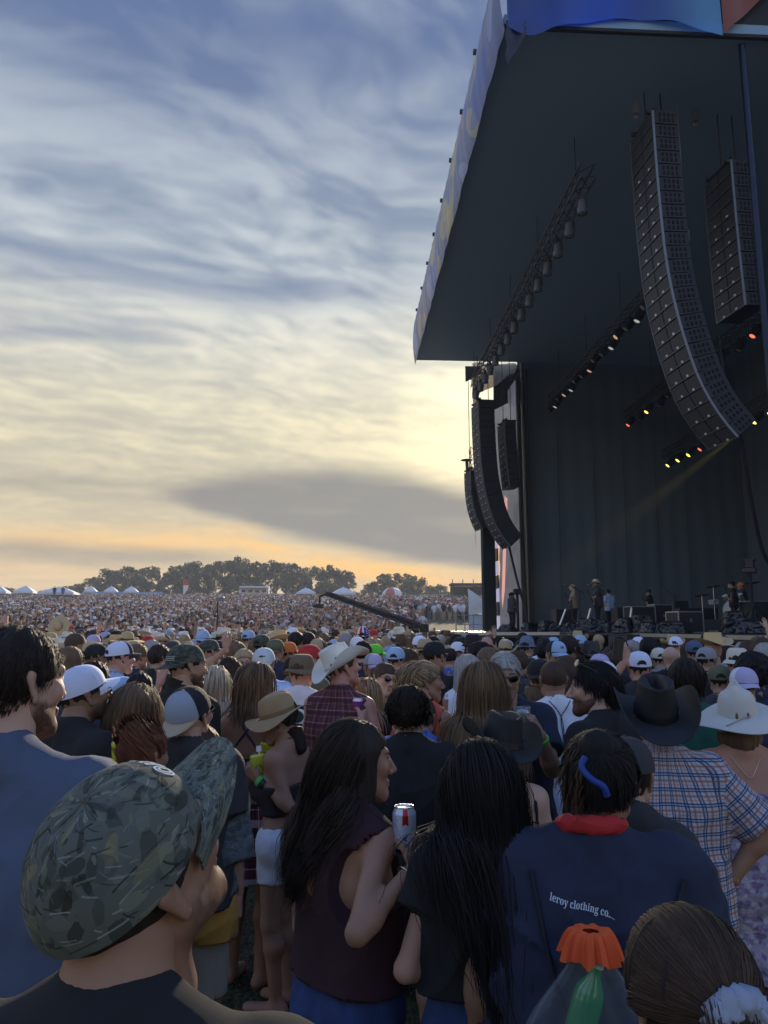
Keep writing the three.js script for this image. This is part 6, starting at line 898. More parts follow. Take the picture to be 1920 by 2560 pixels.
const heroSpots = scene.children.filter((o) => o.userData.category === 'person').map((o) => [o.position.x, o.position.z]);
const stars = (() => { const t = canvas(128, 128, (c) => { c.fillStyle = '#d9dde6'; c.fillRect(0, 0, 128, 128); c.fillStyle = '#2b3a8f'; c.fillRect(0, 0, 58, 128); c.fillStyle = '#e8ecf5'; for (let i = 0; i < 20; i++) c.fillRect((i * 23) % 54, (i * 37) % 122, 6, 6); c.fillStyle = '#b5312f'; for (let i = 0; i < 4; i++) c.fillRect(64 + i * 18, 0, 9, 128); }); return new THREE.MeshStandardMaterial({ map: t, roughness: 0.9 }); })();
const capText = (s, col, px = 46) => print_(textTex(256, 128, (c) => { c.fillStyle = col; c.font = 'bold ' + px + 'px sans-serif'; c.textAlign = 'center'; c.fillText(s, 128, 80); }));
const boxLogo = print_(textTex(256, 128, (c) => { c.fillStyle = '#262c33'; c.fillRect(60, 24, 130, 80); c.fillStyle = '#aab9c6'; c.fillRect(74, 38, 100, 14); c.fillRect(74, 74, 60, 12); }));
const STRIPES = new THREE.MeshStandardMaterial({ map: canvas(64, 64, (c) => { c.fillStyle = '#1a2030'; c.fillRect(0, 0, 64, 64); c.fillStyle = '#9fb6d8'; for (let i = 0; i < 4; i++) c.fillRect(0, 8 + i * 16, 64, 6); }, [6, 6]), roughness: 0.8 });
const tuft = [
  [302, 1642, 6.0, { hat: 'cap', hc: 'navy', mesh: 'white', shirt: 'sky', turn: 45, arms: 'halfr', skin: 'flush' }, 'man in a navy and white mesh cap, one hand raised beside his face'],
  [318, 1604, 10.5, { hat: 'straw', hc: 'straw', shirt: 'white', turn: 20, hr: 0.24 }, 'person in a very wide straw hat behind the navy and white mesh cap'],
  [346, 1640, 7.4, { shirt: 'navy', hair: 'crop', hcol: 'light', turn: 38, skin: 'flush', glasses: 1 }, 'man with short sandy hair, sunglasses and a navy tee'],
  [400, 1644, 7.0, { shirt: 'black', hair: 'crop', turn: 36, skin: 'mid', wide: 1.15 }, 'man with dark short hair in a black tee left of the backwards camouflage cap'],
  [352, 1722, 5.4, { shirt: 'black', hair: 'crop', hcol: 'black', turn: 30 }, 'black haired man just above the long light brown hair'],
  [432, 1626, 9.0, { hat: 'cap', hc: 'charcoal', shirt: 'grey', turn: 30, skin: 'flush' }, 'man in a charcoal cap and grey shirt, red face'],
  [371, 1609, 11, { hat: 'cap', hc: 'red', shirt: 'red', turn: 40 }, 'person in a red cap and red shirt'],
  [525, 1628, 7.6, { hat: 'cap', hc: 'camo', shirt: 'olive', turn: 42, skin: 'flush' }, 'man in a forward camouflage cap and olive shirt beside the raised arm'],
  [508, 1598, 10, { hat: 'capb', hc: 'sky', shirt: 'charcoal', turn: 10 }, 'person in a pale blue cap behind the camouflage caps'],
  [592, 1634, 8.0, { sex: 'f', hair: 'bob', hcol: 'light', shirt: 'charcoal', cut: 'tank', turn: 12 }, 'woman with streaked bobbed hair and charcoal tank'],
  [610, 1656, 7.0, { sex: 'f', hair: 'long', hcol: 'blonde', shirt: 'black', turn: 168, glasses: 1, skin: 'fair' }, 'blonde woman in sunglasses turned back towards the camera'],
  [655, 1614, 8.2, { hat: 'cap', hc: 'camo', shirt: 'charcoal', turn: 20, wide: 1.15 }, 'man in a camouflage cap, left one of a pair'],
  [690, 1626, 7.8, { hat: 'capb', hc: 'olive', shirt: 'navy', turn: 18, wide: 1.15 }, 'man in a worn olive cap, right one of a pair, navy shirt'],
  [722, 1632, 8.0, { hat: 'cap', hc: 'orange', shirt: 'black', turn: 30 }, 'person in a bright orange cap'],
  [742, 1604, 9.5, { shirt: 'navy', hair: 'crop', hcol: 'black', turn: 30 }, 'black haired man behind the orange cap'],
  [772, 1604, 9.6, { shirt: 'pink', hair: 'short', turn: 20 }, 'man with short dark hair and a pink shirt'],
  [795, 1622, 8.6, { hat: 'capb', hc: 'tan', mesh: 'black', shirt: 'charcoal', turn: 12 }, 'man in a tan and black cap worn backwards left of the white cowboy hat'],
  [906, 1592, 10.5, { hat: 'bandana', hatM: stars, shirt: 'charcoal', turn: 0 }, 'person in a stars and stripes bandana'],
  [908, 1632, 7.8, { hair: 'crop', hcol: 'black', shirt: 'navy', turn: 16, skin: 'flush' }, 'black haired man in front of the stars and stripes bandana'],
  [938, 1637, 8.0, { hat: 'cap', hc: 'lime', shirt: 'sky', turn: 40 }, 'person in a lime green cap'],
  [930, 1664, 7.0, { hat: 'capb', hc: 'lilac', mesh: 'grey', shirt: 'navy', turn: -30, skin: 'tan' }, 'man in a lilac and grey cap bent to the left'],
  [990, 1648, 7.1, { hat: 'cap', hc: 'sky', shirt: 'black', turn: 14, wide: 1.15, skin: 'flush' }, 'broad man in a pale blue cap and black tee'],
  [1022, 1650, 8.0, { sex: 'f', hair: 'long', hcol: 'brown', shirt: 'navy', turn: 6 }, 'woman with long brown hair right of the pale blue cap'],
  [1088, 1640, 6.1, { hat: 'cap', hc: 'black', brim: 'black', shirt: 'black', turn: 34, patch: [0.1, 0.05, new THREE.MeshStandardMaterial({ map: STRIPES.map, roughness: 0.8 }), 0.08], arms: 'bent', wide: 1.15 }, 'man in a black cap with pale stripes and black tee, arms bent'],
  [1062, 1628, 8.2, { hat: 'straw', hc: 'tan', hr: 0.15, shirt: 'charcoal', turn: -20 }, 'person in a tan straw fedora left of the striped black cap'],
  [1048, 1613, 9.4, { hat: 'cap', hc: 'lilac', mesh: 'white', shirt: 'grey', turn: -10 }, 'person in a lilac and white mesh cap'],
  [1125, 1645, 7.8, { hair: 'buzz', hcol: 'dark', shirt: 'blue', turn: 16, skin: 'flush' }, 'man with cropped hair and a royal blue tee'],
  [1144, 1628, 9.2, { hat: 'cap', hc: 'white', hcol: 'red', sex: 'f', shirt: 'sky', turn: 180, skin: 'flush' }, 'person in a white cap facing the camera'],
  [1170, 1680, 5.8, { sex: 'f', hair: 'wavy', hcol: 'grey', shirt: 'white', cut: 'tank', turn: 8, seed: 3 }, 'woman with long silver wavy hair'],
  [1202, 1645, 7.0, { hair: 'afro', hcol: 'black', shirt: 'charcoal', turn: 14, skin: 'brown' }, 'person with a round mass of black curls'],
  [1222, 1655, 6.6, { sex: 'f', hair: 'bob', hcol: 'light', shirt: 'tan', turn: 20 }, 'woman with a light brown bob behind the grey haired man'],
  [1218, 1612, 9.8, { hair: 'bald', shirt: 'pink', turn: 20, skin: 'flush' }, 'bald man in a pink shirt, below the stage edge'],
  [1264, 1630, 9.0, { hat: 'cow', hc: 'straw', shirt: 'grey', turn: 4 }, 'person in a tan cowboy hat below the stage edge'],
  [1300, 1660, 6.8, { hair: 'short', hcol: 'brown', shirt: 'charcoal', turn: 30, sex: 'f' }, 'woman with brown hair tied up above the sunglasses man'],
  [1318, 1618, 8.8, { hat: 'bandana', hatM: STRIPES, shirt: 'charcoal', turn: 24 }, 'person in a black and white patterned headscarf'],
  [1388, 1634, 7.0, { hat: 'capb', hc: 'sky', mesh: 'black', shirt: 'black', turn: -20, patch: [0.07, 0.034, boxLogo, 0.078] }, 'man in a black and grey-blue cap worn backwards with a box logo'],
  [1350, 1690, 5.3, { hat: 'capb', hc: 'black', shirt: 'black', turn: 20, sex: 'f', hair: 'long', hcol: 'light' }, 'woman in a black cap with light hair left of the white tee man'],
  [1424, 1622, 7.2, { hair: 'crop', hcol: 'dark', shirt: 'grey', turn: 48, glasses: 1, skin: 'tan' }, 'dark haired man in sunglasses, profile, left of the far black hat'],
  [1480, 1640, 7.2, { hat: 'cow', hc: 'charcoal', shirt: 'black', turn: 8 }, 'person in a dark felt cowboy hat, the farthest of the three black hats'],
  [1416, 1690, 5.0, { sex: 'f', hair: 'long', hcol: 'brown', shirt: 'navy', turn: 10 }, 'woman with brown hair between the white tee and the left profile man'],
  [1512, 1700, 4.9, { hat: 'cap', hc: 'white', shirt: 'charcoal', turn: -150, ct: -20, patch: [0.11, 0.05, capText('AMERICA', '#39406a', 52), 0.072] }, 'person in a white cap with dark letters beside the bearded profile man'],
  [1500, 1668, 6.4, { hat: 'capb', hc: 'lilac', shirt: 'white', turn: 10 }, 'person in a lilac cap under the far black hat'],
  [1548, 1622, 8.0, { hair: 'crop', hcol: 'black', shirt: 'charcoal', turn: 20, skin: 'tan' }, 'black haired man below the raised phone'],
  [1620, 1622, 8.2, { hair: 'crop', hcol: 'black', shirt: 'black', turn: 10, skin: 'brown' }, 'black haired man left of the bald man, before the black stage skirt'],
  [1678, 1644, 7.4, { hair: 'bald', shirt: 'black', turn: 24, skin: 'fair', wide: 1.1, glasses: 1 }, 'bald man in a black shirt before the black stage skirt'],
  [1648, 1646, 7.9, { hat: 'cap', hc: 'cream', shirt: 'grey', turn: 10 }, 'person in a cream cap left of the bald man'],
  [1736, 1630, 7.8, { hat: 'cap', hc: 'denim', shirt: 'charcoal', turn: 14 }, 'man in a denim blue cap, left one of two by the stage skirt'],
  [1768, 1650, 6.8, { hat: 'cap', hc: 'grey', shirt: 'black', turn: 46, ct: 0 }, 'man in a faded grey cap, right one of two by the stage skirt'],
  [1800, 1700, 5.6, { hat: 'cap', hc: 'olive', shirt: 'charcoal', turn: 20 }, 'man in a dark olive cap left of the white sun hat'],
  [1845, 1656, 6.2, { hat: 'bucket', hc: 'cream', shirt: 'black', turn: 30, hr: 0.12 }, 'person in a cream bucket hat at the right'],
  [1884, 1682, 5.4, { hair: 'afro', hcol: 'black', shirt: 'navy', turn: 10, skin: 'tan' }, 'person with a dark round bun of hair at the right edge'],
  [1912, 1644, 6.4, { hair: 'crop', hcol: 'grey', shirt: 'navy', turn: 10, skin: 'flush' }, 'grey haired man at the right edge'],
  [1858, 1712, 4.9, { hat: 'capb', hc: 'lilac', mesh: 'white', shirt: 'navy', turn: 4 }, 'person in a white mesh cap with an arched back opening, above the white sun hat'],
  [242, 1640, 7.2, { hat: 'cap', hc: 'black', shirt: 'charcoal', turn: 40, skin: 'tan' }, 'man in a black cap above the white trucker cap'],
  [178, 1652, 6.8, { hair: 'bob', hcol: 'light', sex: 'f', shirt: 'navy', turn: 20 }, 'woman with short light hair beside the tall man’s forehead'],
  [190, 1622, 8.5, { hair: 'crop', hcol: 'dark', shirt: 'sky', turn: 30 }, 'dark haired man in a pale blue shirt beside the tall man’s crown'],
  [238, 1700, 4.9, { hair: 'crop', hcol: 'black', shirt: 'navy', turn: 34, skin: 'tan' }, 'dark haired man behind the white trucker cap man, navy tee'],
  [235, 1606, 11, { hat: 'capb', hc: 'lilac', shirt: 'black', turn: 20 }, 'person in a lilac cap left of the wide straw hat'],
  [395, 1604, 11.5, { hat: 'cow', hc: 'cream', shirt: 'black', turn: 60 }, 'person in a cream cowboy hat right of the wide straw hat'],
  [560, 1594, 11, { hat: 'cow', hc: 'cream', shirt: 'grey', turn: 50 }, 'person in a cream cowboy hat right of the raised arm'],
  [622, 1596, 11, { hat: 'cap', hc: 'sky', shirt: 'grey', turn: 20 }, 'person in a pale blue cap beyond the camouflage pair'],
  [732, 1588, 12, { hat: 'cap', hc: 'white', shirt: 'sky', turn: 30 }, 'person in a small white cap beyond the orange cap'],
  [1000, 1590, 12, { hat: 'cow', hc: 'cream', shirt: 'sky', turn: 40, ct: 10 }, 'person in a tilted cream cowboy hat beyond the pale blue cap'],
];
for (const [px, py, d, o, label] of tuft) someone(px, py + 3, d, o, label);
{ const h = hero(1598, 1671, 5.8, { turn: 6, look: 2, skin: 'flush', label: 'person in a white mesh cap, one arm up holding a phone', L: { px: [1564, 1652, 5.55], bend: [-1, -1, 0.2], hd: [-0.15, 0.95, -0.2], palm: [0.2, 0.1, -1], hand: 'phone' } });
  h.shirt(TEE.charcoal, {}); h.legs(TEE.charcoal, { to: 0.1 }); h.hair('short', HAIR.dark, { hat: true }); h.cap({ m: MESHW, mesh: MESHW, tilt: 4 }); heroSpots.push([h.grp.position.x, h.grp.position.z]); placed.push([h.grp.position.x, h.grp.position.z, 5.8, 1598, 1671]); }
{ // the raised phone
  const p = at(1545, 1624, 5.47), o = thing('smartphone', p, 0.1, 'black phone held up filming the stage', 'phone'); o.rotation.z = -0.16; part(o, 'phone_case', new RoundedBoxGeometry(0.078, 0.156, 0.01, 2, 0.004), mat(0.012, 0.012, 0.014, 0.35)); part(o, 'lens', bx(0.02, 0.03, 0.003, -0.02, 0.05, 0.006, 0.001), mat(0.004, 0.004, 0.005, 0.2));
}
{ // straw hat lifted over the crowd
  const p = at(147, 1566, 16); const o = thing('straw_hat', p, 0.3, 'straw hat held up above the heads on the left', 'hat'); o.rotation.x = 1.2; const G = wideGeo({ r: 0.24, lod: 1, drop: 0.01, h: 0.11, flat: 0.45, wave: 0.01 }); part(o, 'hat_crown', G.crown, fab('straw')); part(o, 'brim', G.brim, fab('straw')); part(o, 'hat_band', G.band, fab('brown'));
}
// the rest of the near crowd, filling the field up to where single people can no longer be made out
{
  const r = rng(4242), zone = (px, d) => px < 170 ? 'at the left edge' : px < 330 ? 'under the white tents' : px < 470 ? 'below the left flag' : px < 620 ? 'below the second flag' : px < 780 ? 'below the trailer' : px < 920 ? 'by the crane head' : px < 1060 ? 'below the camera crane' : px < 1240 ? 'by the stage corner' : px < 1500 ? 'along the stage edge' : 'by the stage skirt';
  const cand = []; for (let d = 5.6; d < 16; d += 0.64) for (let x = -0.56 * d; x < 0.6 * d; x += 0.6) { const X = x + (r() - 0.5) * 0.34, D = d + (r() - 0.5) * 0.4, v = V3(X, 0, -D).applyMatrix4(stageInv); if (v.x > -0.7 && -v.z > -3 || (v.x > 3.6 && -v.z > -7)) continue; cand.push([X, D]); }
  cand.sort((a, b) => a[1] - b[1]);
  const shirts = ['black', 'black', 'charcoal', 'navy', 'white', 'grey', 'sky', 'maroon', 'olive', 'green', 'tan', 'pink', 'teal', 'cream'], seen = new Map(), skins = ['fair', 'mid', 'tan', 'flush', 'mid', 'olive', 'fair', 'brown'];
  const dist = ['slightly taller than those around', 'leaning close to a neighbour', 'in the front of the pack', 'half hidden behind a taller head', 'with a clear gap behind'];
  for (const [X, D] of cand) {
    if (nPeople >= 255) break;
    const h = 1.5 + 0.2 * r() + groundY(X, -D), [px, py] = project(V3(X, h, -D)); if (px < -40 || px > 1960) { r(); r(); continue; }
    if (heroSpots.some(([a, b]) => Math.hypot(a - X, b + D) < 0.5) || placed.some(([a, b]) => Math.hypot(a - X, b + D) < 0.4)) continue;
    if (placed.some(([, , d2, x2, y2]) => d2 > D + 0.1 && Math.hypot((x2 - px) * 1, (y2 - py) * 1) < 190 / D && placed.indexOf(placed.find((q) => q[3] === x2)) < tuft.length)) continue;
    const f = r() < 0.42, hr = r(), hat = hr < 0.2 ? 'cap' : hr < 0.3 ? 'capb' : hr < 0.38 ? 'cow' : hr < 0.42 ? 'straw' : hr < 0.44 ? 'bucket' : null, hc = hat === 'cow' ? ['cream', 'white', 'straw', 'black', 'brown'][Math.floor(r() * 5)] : hat === 'straw' ? 'straw' : ['white', 'black', 'navy', 'grey', 'sky', 'camo', 'red', 'tan', 'lilac'][Math.floor(r() * 9)];
    const hcol = ['dark', 'brown', 'black', 'light', 'blonde', 'grey', 'dark', 'brown'][Math.floor(r() * 8)], hair = f ? ['long', 'wavy', 'bob', 'pony', 'long'][Math.floor(r() * 5)] : ['short', 'crop', 'buzz', 'crop'][Math.floor(r() * 4)], shirt = shirts[Math.floor(r() * shirts.length)], am = r(), arms = am < 0.62 ? 'down' : am < 0.74 ? 'bent' : am < 0.84 ? 'hold' : am < 0.95 ? 'cross' : am < 0.965 ? 'up' : 'half';
    const hatName = { cap: ' cap', capb: ' cap worn backwards', cow: ' cowboy hat', straw: ' hat', bucket: ' bucket hat' }, colour = (n) => ({ sky: 'pale blue', camo: 'camouflage', straw: 'straw' }[n] ?? n);
    let label = (f ? 'woman' : 'man') + (hat ? ' in a ' + colour(hc) + hatName[hat] : ' with ' + { dark: 'dark', brown: 'brown', black: 'black', light: 'light brown', blonde: 'blonde', grey: 'grey' }[hcol] + ({ long: ' long', wavy: ' wavy', bob: ' bobbed', pony: ' tied', short: ' short', crop: ' cropped', buzz: ' shaved' }[hair]) + ' hair') + ' and ' + colour(shirt) + ' shirt ' + zone(px, D) + ({ bent: ', arms bent', hold: ', one hand up', cross: ', arms crossed', up: ', arm raised', half: ', hand lifted' }[arms] ?? '');
    const k = seen.get(label) ?? 0; seen.set(label, k + 1); let group; if (k) { label = label + (k === 1 ? ', one row farther' : ', two rows farther'); if (k > 2) continue; }
    const az = Math.atan2(X, D) / D2R, toStage = Math.atan2(8 - X, 27 - D) / D2R; void az;
    someone(px, py, D, { sex: f ? 'f' : 'm', hat, hc, mesh: (hat === 'cap' || hat === 'capb') && r() < 0.4 ? (r() < 0.5 ? 'white' : 'black') : null, hair, hcol, shirt, cut: f && r() < 0.5 ? 'tank' : 'tee', arms, turn: clamp(toStage, -10, 75) + (r() - 0.5) * 50, skin: skins[Math.floor(r() * 8)], seed: 1 + Math.floor(r() * 3), wide: r() < 0.25 ? 1.15 : 1, glasses: r() < 0.2 }, label);
  }
}
// ------------------------------------------------------------------ the far crowd: too many and too small to count, standing up the slope to the tents
{
  const r = rng(9001), crowd = new THREE.Group(); crowd.name = named('crowd'); scene.add(crowd); tag(crowd, 'dense far crowd of thousands standing up the slope to the tents', 'crowd', null, 'stuff');
  const ball = (rx, ry, rz, x, y, z, a = 7, b = 5) => { const g = new THREE.SphereGeometry(1, a, b); g.scale(rx, ry, rz); g.translate(x, y, z); return flat(g); };
  const torso = merge([ball(0.215, 0.3, 0.13, 0, 1.2, 0), ball(0.17, 0.24, 0.125, 0, 0.95, 0), bar(V3(0.2, 1.38, 0), V3(0.25, 1.16, 0), 0.062, 5, 0.056), bar(V3(-0.2, 1.38, 0), V3(-0.25, 1.16, 0), 0.062, 5, 0.056), ball(0.2, 0.075, 0.08, 0, 1.42, 0)]);
  const legs = merge([bar(V3(0.09, 0, 0), V3(0.09, 0.9, 0), 0.06, 5, 0.09), bar(V3(-0.09, 0, 0), V3(-0.09, 0.9, 0), 0.06, 5, 0.09)]);
  const headG = [ball(0.078, 0.115, 0.095, 0, 1.63, -0.01, 8, 6), bar(V3(0, 1.45, 0.01), V3(0, 1.56, 0), 0.055, 6)], arm = (s, e, w) => [bar(V3(s * 0.25, 1.2, 0), V3(...e), 0.04, 5), bar(V3(...e), V3(...w), 0.036, 5)];
  const skinA = merge([...headG, ...arm(1, [0.27, 1.12, 0], [0.26, 0.86, -0.08]), ...arm(-1, [-0.27, 1.12, 0], [-0.26, 0.86, -0.08])]), skinB = merge([...headG, ...arm(1, [0.27, 1.1, -0.05], [0.08, 1.2, -0.28]), ...arm(-1, [-0.27, 1.1, -0.05], [-0.1, 1.16, -0.3])]);
  const skinC = merge([...headG, bar(V3(0.21, 1.4, 0), V3(0.34, 1.65, -0.08), 0.045, 5), bar(V3(0.34, 1.65, -0.08), V3(0.28, 1.98, -0.1), 0.036, 5), ...arm(-1, [-0.27, 1.12, 0], [-0.26, 0.86, -0.08])]);
  const hairS = merge([ball(0.087, 0.1, 0.104, 0, 1.668, 0.012, 8, 6)]), hairL = merge([ball(0.09, 0.11, 0.106, 0, 1.665, 0.016, 8, 6), ball(0.095, 0.2, 0.06, 0, 1.5, 0.085, 7, 5)]);
  const cap = merge([ball(0.092, 0.1, 0.108, 0, 1.685, 0.005, 8, 6), (() => { const g = new THREE.CylinderGeometry(0.075, 0.075, 0.012, 9); g.scale(1, 1, 1.15); g.translate(0, 1.69, -0.1); return flat(g); })()]);
  const cow = merge([(() => { const g = new THREE.CylinderGeometry(0.074, 0.09, 0.125, 9); g.scale(1, 1, 1.2); g.translate(0, 1.755, 0); return flat(g); })(), flat(lath((a, v) => { const s = Math.sin(a), side = Math.pow(Math.abs(s), 2); return V3(s * (0.085 + 0.09 * v), 1.7 + 0.06 * side * v * v - 0.02 * (1 - side) * v, -Math.cos(a) * (0.105 + 0.1 * v)); }, 14, 2))]);
  const G = { torso, legs, skinA, skinB, skinC, hairS, hairL, cap, cow }, list = Object.fromEntries(Object.keys(G).map((k) => [k, []])), col = Object.fromEntries(Object.keys(G).map((k) => [k, []]));
  const pick = (a) => a[Math.floor(r() * a.length)], M = new THREE.Matrix4(), q = new THREE.Quaternion(), up = V3(0, 1, 0), scv = V3(), pos = V3();
  const shirtC = [C.black, C.black, C.charcoal, C.navy, C.white, C.white, C.grey, C.sky, C.blue, C.red, C.maroon, C.tan, C.pink, C.cream, C.olive, C.teal, C.charcoal, C.black, C.lilac, C.white, C.sky, C.grey, C.white], skinC_ = [[0.48, 0.3, 0.22], [0.42, 0.25, 0.18], [0.36, 0.2, 0.13], [0.3, 0.17, 0.11], [0.5, 0.3, 0.23], [0.16, 0.09, 0.06]], hairC = [[0.012, 0.01, 0.01], [0.03, 0.02, 0.015], [0.07, 0.045, 0.028], [0.16, 0.11, 0.065], [0.36, 0.27, 0.16], [0.025, 0.018, 0.014], [0.28, 0.27, 0.26]], hatC = [C.white, C.white, C.black, C.navy, C.grey, C.sky, C.red, C.tan, C.charcoal, C.olive], cowC = [C.cream, C.cream, C.white, C.white, C.straw, C.black, C.brown];
  const lastX = placed.map((p) => [p[0], p[1]]), grid = new Map(); for (const [x, z] of [...lastX, ...heroSpots]) { const k = Math.floor(x / 2) + ',' + Math.floor(z / 2); if (!grid.has(k)) grid.set(k, []); grid.get(k).push([x, z]); }
  const near = (x, z) => { for (let i = -1; i <= 1; i++) for (let j = -1; j <= 1; j++) for (const [a, b] of grid.get((Math.floor(x / 2) + i) + ',' + (Math.floor(z / 2) + j)) ?? []) if (Math.hypot(a - x, b - z) < 0.42) return true; return false; };
  for (let d = 5.8; d < 168;) {
    const step = d < 16 ? 0.62 : d < 40 ? 0.68 : d < 80 ? 0.8 : 0.98; d += step;
    for (let x = -0.6 * d - 2; x < Math.min(0.62 * d + 2, 60); x += step) {
      const X = x + (r() - 0.5) * step * 0.8, D = d + (r() - 0.5) * step * 0.8, v = V3(X, 0, -D).applyMatrix4(stageInv), u = -v.z; const a1 = r(), a2 = r(), a3 = r(), a4 = r();
      if (v.x > -0.6 && u > -3 && u < 34) continue; if (v.x > 3.6 && u > -8 && u < 60) continue; if (v.x > 1.6 && u >= 34 && u < 60) continue;
      if (D > 150 && fbm(X * 0.06, D * 0.06, 3, 3) < 0.45 + (D - 150) * 0.006) continue; if (D > 60 && noise3(X * 0.12, D * 0.2, 7) < 0.2) continue;
      if (D < 17 && near(X, -D)) continue;
      const y = groundY(X, -D), H = 0.9 + 0.16 * a1, toStage = Math.atan2(9 - X, 27 - D);
      q.setFromAxisAngle(up, -(clamp(toStage, -2.6, 2.6) + (a2 - 0.5) * 1.3)); scv.set(H * (0.92 + 0.2 * a3), H, H * (0.92 + 0.2 * a3)); pos.set(X, y, -D); M.compose(pos, q, scv);
      const put = (k, c) => { list[k].push(M.clone()); col[k].push(c.map((t) => t * (0.8 + 0.4 * a4))); };
      put('torso', pick(shirtC)); put('legs', pick([C.denim, C.navy, C.khaki, C.black, C.tan])); const s = r(); put(s < 0.62 ? 'skinA' : s < 0.9 ? 'skinB' : 'skinC', pick(skinC_));
      const h = r(); if (h < 0.36) put('hairS', pick(hairC)); else if (h < 0.62) put('hairL', pick(hairC)); else if (h < 0.84) put('cap', pick(hatC)); else put('cow', pick(cowC));
    }
  }
  const nm = { torso: 'shirts', legs: 'legs', skinA: 'heads_and_arms', skinB: 'heads_and_bent_arms', skinC: 'heads_and_raised_arms', hairS: 'short_hair', hairL: 'long_hair', cap: 'caps', cow: 'cowboy_hats' };
  for (const k of Object.keys(G)) { const im = new THREE.InstancedMesh(G[k], new THREE.MeshStandardMaterial({ color: 0xffffff, roughness: 0.85 }), list[k].length), c = new THREE.Color(); list[k].forEach((m, i) => { im.setMatrixAt(i, m); im.setColorAt(i, c.setRGB(...col[k][i])); }); im.name = nm[k]; im.castShadow = im.receiveShadow = true; im.userData.kind = 'stuff'; crowd.add(im); }
  console.log('crowd', list.torso.length, 'people', nPeople);
}
